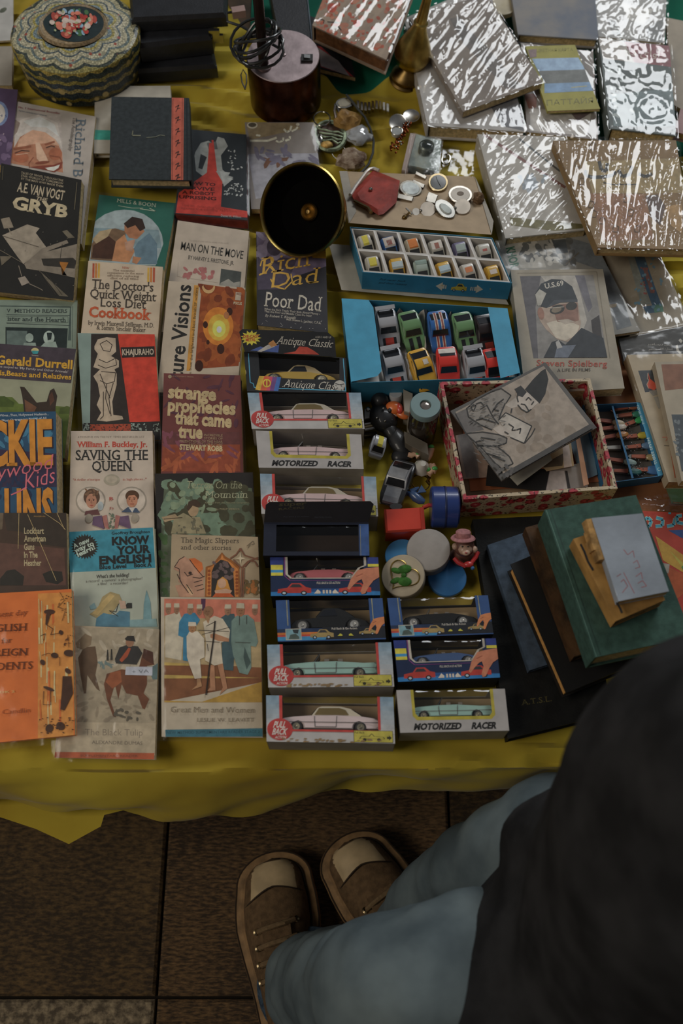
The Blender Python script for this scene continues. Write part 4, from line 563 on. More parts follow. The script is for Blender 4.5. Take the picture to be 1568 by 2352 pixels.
# brown kraft paper lying under the floral box and the charm tray
b = MB(); q = [(1330, 800), (1520, 790), (1590, 1178), (1400, 1178)]
b.hexa([P(*c, .02) for c in (q[3], q[2], q[1], q[0])], [P(*c, .16) for c in (q[3], q[2], q[1], q[0])], M('#6e4526', .75, 0, .2, 14, .2)); o = b.build('kraft_paper'); tag(o, 'sheet of brown kraft paper lying under the floral box', 'paper')
# --- old books and black portfolio by the photographer's coat
OLD = 'old worn books stacked beside the photographer'  # cover colours of this stack darkened to stand in for the person's shade
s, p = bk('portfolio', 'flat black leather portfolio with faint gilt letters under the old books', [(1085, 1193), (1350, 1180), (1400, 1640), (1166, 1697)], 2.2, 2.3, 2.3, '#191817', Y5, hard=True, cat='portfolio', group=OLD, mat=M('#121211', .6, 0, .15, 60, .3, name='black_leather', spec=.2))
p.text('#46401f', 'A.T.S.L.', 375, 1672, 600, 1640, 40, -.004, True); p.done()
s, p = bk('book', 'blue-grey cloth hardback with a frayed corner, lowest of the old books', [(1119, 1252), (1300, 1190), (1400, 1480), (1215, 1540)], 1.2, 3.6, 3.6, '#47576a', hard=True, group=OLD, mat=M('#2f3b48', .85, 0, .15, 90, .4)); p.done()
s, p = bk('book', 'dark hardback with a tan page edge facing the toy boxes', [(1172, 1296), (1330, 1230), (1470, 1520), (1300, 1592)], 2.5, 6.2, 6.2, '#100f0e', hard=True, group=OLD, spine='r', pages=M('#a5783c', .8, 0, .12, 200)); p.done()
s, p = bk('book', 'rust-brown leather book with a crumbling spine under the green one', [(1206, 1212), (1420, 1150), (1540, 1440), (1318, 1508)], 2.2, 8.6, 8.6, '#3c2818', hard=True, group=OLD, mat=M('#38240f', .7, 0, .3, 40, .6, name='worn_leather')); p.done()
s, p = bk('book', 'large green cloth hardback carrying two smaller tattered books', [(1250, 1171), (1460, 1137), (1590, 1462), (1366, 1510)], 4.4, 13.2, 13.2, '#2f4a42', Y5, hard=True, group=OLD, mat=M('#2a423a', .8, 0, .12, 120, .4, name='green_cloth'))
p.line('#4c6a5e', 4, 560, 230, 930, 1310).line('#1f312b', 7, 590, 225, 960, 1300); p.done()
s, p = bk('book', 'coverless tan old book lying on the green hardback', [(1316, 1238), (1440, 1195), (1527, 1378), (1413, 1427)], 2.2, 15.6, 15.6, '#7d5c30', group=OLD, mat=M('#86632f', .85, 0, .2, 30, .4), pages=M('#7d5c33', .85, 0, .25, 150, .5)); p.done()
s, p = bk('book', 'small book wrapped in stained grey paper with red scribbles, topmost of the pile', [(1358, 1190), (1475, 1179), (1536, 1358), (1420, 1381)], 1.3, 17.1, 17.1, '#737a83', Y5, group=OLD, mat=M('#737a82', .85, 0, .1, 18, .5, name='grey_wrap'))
for q in ((1130, 520, 1160, 560, 1200, 530, 1210, 580), (1130, 690, 1210, 845), (1200, 620, 1230, 600, 1250, 650, 1215, 660), (1220, 720, 1260, 690, 1270, 740), (1235, 770, 1270, 750, 1300, 790, 1260, 800), (1080, 720, 1110, 700), (1110, 760, 1130, 740, 1160, 790, 1120, 840)): p.line('#7a4a4c', 5, *q)
p.flat('#868a90', 890, 555, 960, 530, 1085, 860, 1060, 900, 1000, 850, 960, 700); p.done()
b = MB(); f = s; L = [f.uv(0, 1 - i / 8, 0) for i in range(9)]
for i in range(8):
    if i > 3: continue
    a, c = L[i], L[i + 1]; d = (f.c[0] - f.c[1]).normalized() * (.008 + .0015 * ((i * 7) % 3))
    b.hexa([a + d - f.n * .0125, c + d - f.n * .0125, c - f.n * .0125, a - f.n * .0125], [a + d * .7 - f.n * .002, c + d * .7 - f.n * .002, c - f.n * .001, a - f.n * .001], M('#8a6a3c', .9, 0, .25, 80, .5))
o = b.build('torn_spine', s.root); o['kind'] = 'stuff'
b = MB(); b.tube([f.at(*q, .001) for q in ((1333, 1250), (1342, 1268), (1350, 1290), (1362, 1310))], .0012, M('#1c1c1c', .9)); b.build('bookmark_cord', s.root); b = MB(); b.tube([f.at(*q, -.006) for q in ((1416, 1384), (1424, 1398), (1428, 1408))], .0012, M('#1c1c1c', .9)); b.build('bookmark_cord', s.root)
# ------------------------------------------------------------------ toy cars
# side outlines in car lengths, nose at x = 0, tail at x = 1
RUB = plastic('#1b1a19', .6); CHR = metal('#8d8a86', .25); GLS = plastic('#15171b', .12)
def arch(o, cx, r, y0, n=6):
    return [(cx + r * math.cos(math.pi * i / n), y0 + r * 1.05 * math.sin(math.pi * i / n)) for i in range(n + 1)]
KIND = {
 'sedan': dict(top=[(0, .06), (-.005, .12), (.02, .15), (.12, .165), (.30, .178), (.55, .184), (.80, .176), (.95, .158), (1, .135), (1.01, .08), (.98, .05)], wh=(.155, .80, .062), roof=[(.30, .172), (.36, .255), (.40, .272), (.60, .274), (.70, .25), (.82, .172)], win=[(.335, .182), (.38, .252), (.58, .256), (.645, .236), (.68, .184)], w=.28),
 'tail': dict(top=[(0, .05), (-.005, .12), (.02, .148), (.10, .165), (.32, .180), (.55, .186), (.62, .18), (.85, .165), (.97, .172), (1, .15), (.985, .10), (1.0, .07), (.97, .05)], wh=(.155, .80, .058), roof=None, win=None, w=.28),
 'coupe': dict(top=[(0, .05), (.01, .10), (.06, .15), (.12, .16), (.24, .172), (.33, .18), (.62, .185), (.74, .165), (.86, .155), (.94, .125), (.99, .07), (.98, .05)], wh=(.16, .78, .085), roof=[(.31, .17), (.40, .285), (.45, .305), (.58, .30), (.68, .26), (.80, .165)], win=[(.36, .195), (.42, .275), (.55, .283), (.58, .2)], w=.32),
 'roadster': dict(top=[(0, .05), (.01, .10), (.06, .15), (.12, .165), (.24, .175), (.33, .185), (.56, .19), (.66, .19), (.80, .165), (.94, .13), (1, .08), (.98, .05)], wh=(.16, .79, .08), roof=None, win=None, w=.32),
 'mini': dict(top=[(0, .12), (-.01, .22), (.03, .30), (.10, .34), (.34, .38), (.62, .42), (.92, .40), (1, .33), (1.01, .16), (.97, .10)], wh=(.20, .80, .13), roof=[(.16, .36), (.42, .58), (.50, .63), (.82, .62), (.93, .55), (.985, .38)], win=[(.30, .42), (.46, .57), (.78, .57), (.86, .42)], w=.66),
 'racer': dict(top=[(0, .07), (-.01, .13), (.03, .18), (.14, .22), (.40, .25), (.62, .27), (.90, .26), (1, .22), (1.01, .10), (.97, .06)], wh=(.18, .79, .10), roof=[(.34, .24), (.50, .37), (.56, .385), (.72, .37), (.95, .25)], win=[(.42, .26), (.52, .355), (.68, .35), (.76, .27)], w=.52)}
def car(kind, name, label, cat, group, fr, L, col, roofc=None, hub='#a39a82', deco=None, wing=False, seats=None, bumpers=True):
    """fr = matrix from car space (x nose to tail, y up, z across, metres) to the place"""
    K = KIND[kind]; W_ = K['w'] * L; root = thing(name, label, cat, fr @ Vector((L / 2, 0, 0)), group); bm = plastic(col, .22)
    xf, xr, r = K['wh']; base = [(x, y) for x, y in K['top']]; lo = .045 if kind != 'mini' else .09
    ar = r * 1.22; wy = r * .95
    out = base + [(xr + ar, lo)] + arch(0, xr, ar, lo) [1:-1] + [(xr - ar, lo), (xf + ar, lo)] + arch(0, xf, ar, lo)[1:-1] + [(xf - ar, lo)]
    def nar(x): return 1 - .16 * abs(min(1, max(-1, (x - .5) * 2))) ** 4
    def solid(mb, pts, w, m, tum=.0, rnd=.05, tp=0):
        cy = sum(p[1] for p in pts) / len(pts); rows = []
        for s_, ins in ((-1, rnd), (-.9, rnd * .25), (-.72, 0), (.72, 0), (.9, rnd * .25), (1, rnd)):
            rows.append([fr @ Vector(((.5 + (x - .5) * (1 - ins * .6)) * L, (cy + (y - cy) * (1 - ins)) * L, s_ * w / 2 * nar(x) * (1 - tum * max(0, y - cy) / .1))) for x, y in pts])
        mb.grid(rows, m, True, True); mb.face(rows[0][::-1], m); mb.face(rows[-1], m)
    b = MB(); solid(b, out, W_, bm, 0, .10); b.build('body', root)
    if K['roof']:
        b = MB(); solid(b, K['roof'], W_ * .86, plastic(roofc or col, .25), .12, .06); b.build('roof', root)
        b = MB()
        for s_ in (-1, 1): b.face([fr @ Vector((x * L, y * L, s_ * (W_ * .86 / 2 * nar(x) * (1 - .12 * max(0, y - .22) / .1) + .0004))) for x, y in K['win']], plastic('#5a4c2c', .2) if kind == 'sedan' else GLS)
        rf = K['roof']
        for (a, c), sx in (((rf[0], rf[1]), -1), ((rf[-1], rf[-2]), 1)):
            q = [lerp(Vector((*a, 0)), Vector((*c, 0)), t) for t in (.16, .93)]; off = Vector((sx * .004, .006, 0))
            b.face([fr @ (Vector((p.x + off.x, p.y + off.y, z * K['w'] * .37 * f)) * L) for p, z, f in ((q[0], -1, 1), (q[0], 1, 1), (q[1], 1, .9), (q[1], -1, .9))], GLS)
        o = b.build('windows', root); o['kind'] = 'stuff'
    else:
        b = MB(); m = metal('#77746e', .3); b.face([fr @ (Vector((x, y, z * K['w'] * .36)) * L) for x, y, z in ((.33, .18, -1), (.33, .18, 1), (.385, .262, .9), (.385, .262, -.9))], GLS); b.tube([fr @ (Vector((x, y, z * K['w'] * .37)) * L) for x, y, z in ((.33, .18, -1), (.385, .265, -.92), (.385, .265, .92), (.33, .18, 1))], .008 * L, m, 5); b.build('windscreen', root)
        b = MB()
        for x in (.46, .60): b.box(fr @ Vector((x * L, .185 * L, 0)), (.05 * L, .06 * L, W_ * .7), plastic(seats or '#5a5248', .5), fr.to_3x3().to_4x4())
        o = b.build('seats', root); o['kind'] = 'stuff'
    for x in (xf, xr):
        for s_ in (-1, 1):
            b = MB(); m = fr @ Matrix.Translation(Vector((x * L, wy * L, s_ * W_ * .35))) @ Matrix.Scale(s_, 4, Vector((0, 0, 1)))
            b.lathe([(r * L * .95, -.03 * L), (r * L, -.02 * L), (r * L, .028 * L), (r * L * .85, .04 * L), (r * L * .5, .04 * L)], RUB, 18, m); o = b.build('wheel', root)
            b = MB(); b.lathe([(r * L * .66, .0405 * L), (r * L * .6, .046 * L), (r * L * .25, .044 * L), (r * L * .18, .050 * L), (.0, .050 * L)], metal(hub, .35), 14, m, cap0=False); b.v = [root.matrix_basis.inverted() @ v for v in b.v]; b.build('hubcap', o)
    if bumpers:
        for x in (-.004, 1.006):
            b = MB(); b.box(fr @ Vector((x * L, (.085 if kind != 'mini' else .17) * L, 0)), (.02 * L, .03 * L, W_ * .84), CHR, fr.to_3x3().to_4x4()); b.build('bumper', root)
    if kind in ('sedan', 'tail'):
        b = MB(); lw = .0035 * L; dk = plastic('#4a4542', .5)
        for s_ in (-1, 1):
            zz = s_ * (W_ / 2 * .985 + .0006)
            for q in (((.335, .165), (.345, .06)), ((.56, .17), (.555, .06)), ((.345, .06), (.555, .06)), ((.02, .105), (.99, .108))):
                (x0, y0), (x1, y1) = q; d = Vector((x1 - x0, y1 - y0, 0)).normalized() * L; nn = Vector((-d.y, d.x, 0)).normalized() * lw
                b.face([fr @ (Vector((x * L, y * L, zz)) + nn * k) for x, y, k in ((x0, y0, 1), (x1, y1, 1), (x1, y1, -1), (x0, y0, -1))], dk)
        o = b.build('panel_lines', root); o['kind'] = 'stuff'
    if deco:
        b = MB()
        for c, x0, x1, z0, z1 in deco:                    # stripes laid over bonnet and roof
            for pts in (K['top'][1:-2], K['roof'] or []):
                for (ax, ay), (bx, by) in zip(pts, pts[1:]):
                    l, h = max(min(ax, bx), x0), min(max(ax, bx), x1)
                    if h <= l or abs(bx - ax) < .01: continue
                    if pts is not K['roof'] and K['roof'] and l > K['roof'][0][0]: continue
                    ya, yb = ay + (by - ay) * (l - ax) / (bx - ax), ay + (by - ay) * (h - ax) / (bx - ax); e = .009
                    b.face([fr @ (Vector((x, y + e, z)) * L) for x, y, z in ((l, ya, z0), (l, ya, z1), (h, yb, z1), (h, yb, z0))], ink(c))
        if b.f: o = b.build('stripes', root); o['kind'] = 'stuff'
    if wing:
        b = MB(); b.box(fr @ Vector((.97 * L, .36 * L, 0)), (.10 * L, .02 * L, W_ * .9), bm, fr.to_3x3().to_4x4())
        for s_ in (-1, 1): b.box(fr @ Vector((.95 * L, .30 * L, s_ * W_ * .3)), (.05 * L, .12 * L, .03 * L), bm, fr.to_3x3().to_4x4())
        b.build('rear_wing', root)
    return root
def frame(o, x, y):                                        # matrix with given origin, x and y axes (z completes it)
    x = Vector(x).normalized(); y = Vector(y); y = (y - x * y.dot(x)).normalized(); z = x.cross(y)
    m = Matrix((x, y, z)).transposed().to_4x4(); m.translation = Vector(o); return m
# ------------------------------------------------------------------ window cartons
GC = 'toy car cartons with clear windows'
def carton(label, q, D, h, win, face, side, inside='#8a7658', film_amp=.0008, name='toy_car_box', top_window=True, seed=0):
    """box lying on its back: q = front corners in pixels, D = depth cm, h = height of the front face cm, win = (u0, v0, u1, v1)"""
    sf = Surf(*q, h); d = D / 100; root = thing(name, label, 'toy box', sf.uv(.5, .5, -d), GC); b = MB(); u0, v0, u1, v1 = win; t = .0005; W_ = (sf.c[1] - sf.c[0]).length; H_ = (sf.c[0] - sf.c[3]).length
    def sl(a0, c0, a1, c1, w0, w1, m): b.hexa([sf.uv(u, v, -w0) for u, v in ((a0, c0), (a1, c0), (a1, c1), (a0, c1))], [sf.uv(u, v, -w1) for u, v in ((a0, c0), (a1, c0), (a1, c1), (a0, c1))], m)
    F, S = card(face), card(side); eu, ev = .0006 / W_, .0006 / H_
    sl(0, 0, u0, 1, t, 0, F); sl(u1, 0, 1, 1, t, 0, F); sl(u0, 0, u1, v0, t, 0, F)
    if v1 < .999: sl(u0, v1, u1, 1, t, 0, F)
    sl(0, 0, eu, 1, d, t, S); sl(1 - eu, 0, 1, 1, d, t, S); sl(0, 0, 1, ev, d, t, S)
    sl(0, 0, 1, 1, d, d - t, S)
    if v1 < .999: sl(0, 1 - ev, 1, 1, d, t, S)
    else: sl(0, 1 - ev, u0, 1, d, t, S); sl(u1, 1 - ev, 1, 1, d, t, S); sl(u0, 1 - ev, u1, 1, d, d * .75, S)
    b.build('carton', root)
    i = MB(); i.hexa([sf.uv(u, v, -d * .93) for u, v in ((eu * 2, ev * 2), (1 - eu * 2, ev * 2), (1 - eu * 2, 1 - ev * 2), (eu * 2, 1 - ev * 2))], [sf.uv(u, v, -d * .93 + .0015) for u, v in ((eu * 2, ev * 2), (1 - eu * 2, ev * 2), (1 - eu * 2, 1 - ev * 2), (eu * 2, 1 - ev * 2))], card(inside)); i.build('inner_card', root)
    f = MB(); rows = []
    for j in range(13):
        r = []
        for k in range(29):
            u = lerp(u0, u1, k / 28); v = lerp(v0, v1, min(1, j / 9)); w = 0 if j <= 9 else (j - 9) / 3 * d * .7
            n_ = film_amp * (noise.noise(Vector((u * 9, v * 3 + w * 90, seed))) + .6 * noise.noise(Vector((u * 26, v * 7, seed + 4))))
            r.append(sf.uv(u, v - (.012 if j == 9 else 0), -.0007 - w + n_ - (.0012 if j in (9,) else 0)))
        rows.append(r if j <= 9 or v1 > .999 else rows[-1])
    f.grid(rows[:10] if v1 < .999 else rows, ACET); f.build('window_film', root)
    sf.root = root; sf.d = d; sf.W = W_; sf.H = H_; return sf
def in_box(sf, u0, u1, v0, flip=False, lift=.0, wz=.48):
    u0 -= .025; u1 += .025; v0 -= .08     # frame for a car inside a carton, wheels towards the near edge
    a, c = sf.uv(u0, v0, -sf.d * wz), sf.uv(u1, v0, -sf.d * wz); U = (c - a).normalized(); V = sf.uv(0, 1) - sf.uv(0, 0)
    m = frame(a, U, V); L = (c - a).length
    if flip: m = frame(c, -U, V)
    return m, L
def hand(p, x, y, k, ky, c='#9a5f45'):                       # a printed hand reaching down from the upper right
    T = lambda q: [(x + a * k, y + b_ * ky) for a, b_ in q]
    p.poly(c, T([(1, 0), (.62, .05), (.35, .12), (.12, .45), (0, .78), (.06, .84), (.2, .66), (.36, .5), (.46, .45), (.5, .62), (.4, .9), (.44, 1), (.54, .96), (.68, .7), (.82, .5), (1, .38)])).line('#7d4632', .012 * k / .2, x + .3 * k, y + .35 * ky, x + .5 * k, y + .25 * ky)
def tinycar(p, c, x, y, w, h):
    p.poly(c, [(x, y), (x + .02 * w, y - .4 * h), (x + .3 * w, y - .55 * h), (x + .42 * w, y - h), (x + .7 * w, y - h), (x + .85 * w, y - .6 * h), (x + w, y - .5 * h), (x + w, y)]).poly('#2a2a2c', [(x + .36 * w, y - .58 * h), (x + .45 * w, y - .9 * h), (x + .66 * w, y - .9 * h), (x + .74 * w, y - .58 * h)])
    for a in (.2, .78): p.oval('#1d1d1f', x + a * w, y, .09 * w, .22 * h).oval('#8a949c', x + a * w, y, .05 * w, .12 * h)
PINK, MINT = '#a58f8d', '#78948a'
def pullback(label, q, carlabel, kind, col, roofc, seed, h=5.3, stain=True):
    sf = carton(label, q, 4.6, h, (.125, .27, .875, 1), '#8e8b88', '#77726a', seed=seed); p = Print(sf, sf.root, 'box_print').uvs()
    for i in range(8):                                       # printed sky fading to white
        c = '#%02x%02x%02x' % tuple(int(lerp(a, b_, i / 7)) for a, b_ in ((104, 144), (124, 142), (138, 140)))
        for x0, x1 in ((0, .102), (.892, 1)): p.flat(c, x0, i * .1, x1, i * .1, x1, i * .1 + .1, x0, i * .1 + .1)
    p.rect('#96322c', .102, 0, .126, .72).rect('#96322c', .873, 0, .893, .72).rect('#96322c', .126, .73, .873, .775).oval('#8f2e2b', .105, .735, .1, .235, 0, 28)
    p.text('#a9a29a', 'PULL', .052, .70, .145, .70, .13, .03, False, .12).text('#a9a29a', 'BACK', .042, .85, .155, .85, .13, .03, False, .12).text('#a9a29a', 'ACTION', .065, .935, .150, .935, .055, .02, False, .1)
    p.rect('#23221d', .680, .735, .985, .985).rect('#948a34', .683, .742, .982, .978).text('#2c2a1e', 'Pull Back', .688, .80, .765, .80, .04, .01)
    p.line('#2c2a1e', .006, .725, .91, .74, .86, .80, .86, .82, .80, .84, .86, .91, .87, .92, .91, .725, .91).oval('#2c2a1e', .765, .93, .014, .035).oval('#2c2a1e', .875, .93, .014, .035).flat('#2c2a1e', .938, .86, .955, .86, .955, .83, .975, .885, .955, .94, .955, .91, .938, .91)
    if stain: p.spots('#6f5a3c', 26, .12, .93, .9, .99, .022, seed, 1.2)
    p.done(); m, L = in_box(sf, .13, .868, .31); car(kind, 'toy_car', carlabel, 'toy car', 'toy cars inside window cartons', m, L, col, roofc)
def motor(label, q, carlabel, kind, col, roofc, seed, h=5.3):
    sf = carton(label, q, 4.6, h, (.155, .36, .86, 1), '#85817e', '#6f6a60', seed=seed); p = Print(sf, sf.root, 'box_print').uvs()
    p.flat('#8c8026', .128, 0, .155, 0, .155, .56, .18, .64, .835, .64, .86, .56, .86, 0, .888, 0, .888, .62, .85, .72, .165, .72, .128, .62).text('#1c1b1a', 'MOTORIZED', .125, .94, .56, .94, .14, .05, False, .12).text('#1c1b1a', 'RACER', .655, .94, .885, .94, .14, .05, False, .12)
    p.done(); m, L = in_box(sf, .135, .875, .40); car(kind, 'toy_car', carlabel, 'toy car', 'toy cars inside window cartons', m, L, col, roofc)
def blue_a(label, q, carlabel, kind, col, seed, h=5.2, flip=False):
    sf = carton(label, q, 4.4, h, (.125, .30, .868, 1), '#253e66', '#15161a', '#86704e', seed=seed); p = Print(sf, sf.root, 'box_print').uvs()
    for x in (.098, .104, .896, .9): p.line('#8f8a62', .003, x, 0, x, .62)
    p.flat('#1d2a42', 0, .70, 1, .70, 1, .93, 0, .93).flat('#191b20', .42, .68, 1, .68, 1, .97, .42, .97).flat('#a35c22', 0, .79, .42, .79, .42, .84, 0, .84).flat('#96382a', 0, .84, .42, .84, .42, .89, 0, .89).flat('#2f6c92', 0, .89, .46, .89, .44, .98, 0, .98)
    p.rect('#8f897c', .075, .70, .222, .97).rect('#5f7f86', .082, .715, .215, .955).flat('#3f4a44', .1, .95, .12, .84, .17, .82, .2, .9, .2, .95).flat('#252a2c', .14, .72, .2, .72, .19, .82, .15, .8)
    p.text('#9a948a', 'Pull Back & Go Action', .505, .745, .74, .745, .05, .012); tinycar(p, '#7d6a3f', .30, .92, .22, .19); tinycar(p, '#7d6a3f', .755, .86, .16, .13); p.flat('#96902a', .555, .9, .58, .84, .6, .87, .6, .9).flat('#96902a', .705, .9, .68, .84, .66, .87, .66, .9)
    hand(p, .845, .46, .155, .42, '#a5653c'); p.done(); m, L = in_box(sf, .13, .865, .335, flip); car(kind, 'toy_car', carlabel, 'toy car', 'toy cars inside window cartons', m, L, col, hub='#b5b0a6')
def blue_b(label, q, carlabel, col, seed, h=5.2):
    sf = carton(label, q, 4.4, h, (.155, .44, .86, 1), '#14203a', '#121418', '#7d6844', seed=seed); p = Print(sf, sf.root, 'box_print').uvs()
    p.rect('#232f66', 0, 0, .12, .2).rect('#232f66', .9, 0, 1, .18).rect('#a59a2a', .005, .2, .115, .33).rect('#2f6f96', .005, .33, .115, .4).rect('#a59a2a', .005, .4, .115, .48).rect('#a59a2a', .9, .18, 1, .25)
    p.line('#5f2f5f', .012, .133, 0, .133, .5, .18, .61, .78, .61, .9, .3).line('#8f887c', .022, .15, 0, .15, .45, .19, .55, .745, .55, .82, .28, .876, .22, .876, 0).flat('#1f5c8c', 0, .9, 1, .9, 1, 1, 0, 1).flat('#1a3c66', .3, .82, .7, .82, 1, .9, 0, .9)
    p.text('#9a948a', 'PULL BACK & GO ACTION', .42, .70, .635, .70, .055, .012, False, .1); tinycar(p, '#8f2c24', .06, .93, .31, .25); tinycar(p, '#8f2c24', .62, .92, .3, .24); p.flat('#a59a8c', .395, .95, .43, .84, .455, .9, .455, .95).flat('#a59a8c', .625, .95, .59, .84, .565, .9, .565, .95)
    for x in (.475, .505, .535): p.flat('#a59a8c', x, .86, x + .018, .86, x + .018, .95, x, .95)
    hand(p, .70, .26, .3, .72); p.done(); m, L = in_box(sf, .17, .85, .45); car('roadster', 'toy_car', carlabel, 'toy car', 'toy cars inside window cartons', m, L, col, hub='#a8a39a')
# --- the cartons themselves, far to near
sf = carton('black card box with a yellow vintage car and silver script lettering', [(560, 808), (796, 822), (795, 903), (567, 899)], 4.4, 5.0, (.14, .36, .93, .985), '#1a1b1d', '#131415', '#7d6f57', seed=1); p = Print(sf, sf.root, 'box_print').map(*Y6)
p.line('#3f86a0', 8, 132, 400, 150, 690, 180, 700, 190, 740, 1110, 775).line('#3f86a0', 8, 1080, 450, 1105, 770).flat('#a5842a', 240, 625, 290, 628, 250, 770, 200, 760).flat('#a5482a', 290, 628, 345, 630, 310, 772, 250, 770).flat('#9a3a4a', 345, 630, 375, 632, 345, 774, 310, 772).flat('#5a3a66', 375, 632, 420, 634, 385, 775, 345, 774).flat('#33548a', 420, 634, 460, 636, 430, 777, 385, 775).oval('#b09a2a', 316, 697, 42, 42).oval('#8f3a24', 316, 697, 30, 30).line('#b09a2a', 12, 316, 665, 316, 730)
p.text('#9a9488', 'Antique Classic', 470, 735, 1085, 772, 78, -.004, True, .35).oval('#8f8c84', 1045, 720, 58, 52).line('#2b2b2a', 8, 1000, 700, 1040, 712, 1090, 705).spots('#5a5852', 8, 1000, 720, 1090, 770, 14, 3).oval('#8a7a4a', 80, 590, 30, 40); p.done()
m, L = in_box(sf, .17, .90, .36); car('coupe', 'toy_car', 'yellow vintage toy car with black wings in the black box', 'toy car', 'toy cars inside window cartons', m, L, '#8f7530', '#8a7a58', deco=None)
fl = Surf((549, 757), (756, 764), (796, 822), (562, 808), 5.4, 6.4); b = MB(); q = [(549, 762), (556, 756), (752, 763), (768, 776), (772, 820), (562, 808)]
top = [fl.at(*c) for c in q]; b.face(top[::-1], card('#1a1b1d')); b.face([v - fl.n * .0006 for v in top], card('#6f6a60')); b.grid([[v - fl.n * .0006 for v in top], top], card('#1a1b1d'), False, True); b.build('header_flap', sf.root)
p = Print(fl, sf.root, 'flap_print').map(*Y6); p.star('#a59a2a', 155, 245, 70, 108, 13, .72).text('#8f2f24', 'DIE-CAST', 80, 245, 240, 242, 28, .03).text('#8f2f24', 'METAL', 105, 278, 205, 276, 28, .03).text('#9a9488', 'Antique Classic', 405, 302, 962, 342, 76, -.004, True, .35).text('#8f8a80', 'AGES 3 AND UP', 800, 245, 960, 250, 20).flat('#96382a', 480, 400, 600, 380, 640, 330, 720, 335, 790, 375, 840, 412).flat('#3a4a7a', 150, 370, 250, 330, 330, 350, 440, 310, 430, 390).flat('#8f8a84', 220, 380, 330, 310, 400, 330, 260, 385).flat('#96683a', 330, 300, 380, 265, 420, 320, 360, 335); p.done()
pullback('sky-blue and red pull-back carton directly below the black script box', [(568, 902), (828, 902), (837, 985), (578, 985)], 'pink hardtop toy car in the carton below the black script box', 'sedan', PINK, '#8f8878', 2, stain=False)
motor('grey carton with yellow window frame between two sky-blue cartons', [(587, 989), (829, 998), (835, 1077), (594, 1074)], 'pink open toy car in a grey carton', 'tail', PINK, None, 3)
pullback('sky-blue pull-back carton half covered by the dark open box', [(597, 1088), (863, 1095), (868, 1186), (600, 1180)], 'pink hardtop toy car half hidden behind the dark open box', 'sedan', PINK, '#8f8878', 4, stain=False)
blue_b('navy carton with a printed hand, standing before the dark open box', [(620, 1280), (868, 1280), (873, 1367), (622, 1369)], 'dusky pink toy roadster in a navy carton', '#8f4a4c', 5)
blue_a('blue carton with gold cars and a printed hand, beside its convertible twin', [(633, 1379), (878, 1374), (886, 1468), (638, 1474)], 'glossy black toy coupe in a blue carton', 'coupe', '#191918', 6)
pullback('scuffed pull-back carton holding a mint green car', [(613, 1481), (898, 1475), (905, 1577), (616, 1579)], 'mint green finned toy car in the scuffed pull-back carton', 'tail', MINT, None, 7)
pullback('pull-back carton with dirty lower edge at the front of the table', [(611, 1597), (903, 1601), (907, 1708), (612, 1703)], 'pink toy car with cream roof in the frontmost carton', 'sedan', '#aa9a98', '#9c937f', 8)
blue_a('blue carton with gold cars, next to the heart-lidded tin', [(889, 1374), (1120, 1367), (1133, 1456), (900, 1464)], 'black toy convertible in a blue carton', 'roadster', '#191918', 9)
blue_b('navy carton with red printed cars next to the mint car carton', [(903, 1471), (1138, 1466), (1148, 1556), (914, 1566)], 'blue toy convertible in a navy carton', '#36496a', 10)
motor('grey carton with yellow window frame beside the black portfolio', [(910, 1585), (1159, 1582), (1169, 1678), (919, 1683)], 'mint green finned toy car in a grey carton', 'tail', MINT, None, 11)
# dark empty carton with its flap standing up
sf = carton('dark navy carton, empty, its flap folded up behind', [(606, 1200), (846, 1200), (848, 1276), (604, 1276)], 4.2, 5.6, (.12, .12, .90, .93), '#141826', '#101216', '#2a2018', seed=12); p = Print(sf, sf.root, 'box_print').uvs(); p.rect('#2b4470', .91, .05, 1, 1).line('#6f6a4a', .004, .92, .1, .92, 1); p.done()
fl = Surf((612, 1152), (857, 1151), (846, 1200), (606, 1200), 5.7, 7.4); b = MB(); q = [(606, 1200), (610, 1160), (618, 1153), (850, 1151), (858, 1158), (846, 1200)]; top = [fl.at(*c) for c in q]
b.face(top[::-1], card('#17161a')); b.face([v - fl.n * .0007 for v in top], card('#5a4c34')); b.grid([[v - fl.n * .0007 for v in top], top], card('#5a4c34'), False, True); b.build('lid_flap', sf.root)
p = Print(fl, sf.root, 'flap_print').map(*Y7); p.text('#3a3626', 'super', 370, 380, 660, 370, 40, .02, True, .2).text('#3a3626', 'RACERS', 370, 425, 640, 405, 22, .01).text('#34363c', 'PULL BACK & GO ACTION', 420, 500, 690, 498, 12).text('#34363c', 'FRICTION POWER', 750, 505, 930, 505, 12); p.done()
# ------------------------------------------------------------------ toy car trays, floral box, charm tray
def quad_slab(mb, sf, pts, w0, w1, m):                     # slab over photograph points on a plane, between two heights
    mb.prism_pts([sf.at(*q, w0) for q in pts], [sf.at(*q, w1) for q in pts], m)
def prism_pts(s, bot, top, m, smooth=False):
    s.grid([bot, top], m, smooth, True); s.face(bot[::-1], m); s.face(top, m)
MB.prism_pts = prism_pts
def open_box(root, sf, d, t, mo, mi_, name='tray', walls=None):
    b = MB(); W_ = (sf.c[1] - sf.c[0]).length; H_ = (sf.c[0] - sf.c[3]).length; eu, ev = t / W_, t / H_
    def sl(a0, c0, a1, c1, w0, w1, m): b.hexa([sf.uv(u, v, -w0) for u, v in ((a0, c0), (a1, c0), (a1, c1), (a0, c1))], [sf.uv(u, v, -w1) for u, v in ((a0, c0), (a1, c0), (a1, c1), (a0, c1))], m)
    sl(0, 0, eu, 1, d, 0, mo); sl(1 - eu, 0, 1, 1, d, 0, mo); sl(eu, 0, 1 - eu, ev, d, 0, mo); sl(eu, 1 - ev, 1 - eu, 1, d, 0, mo); sl(eu, ev, 1 - eu, 1 - ev, d, d - t, mi_)
    o = b.build(name, root); return o
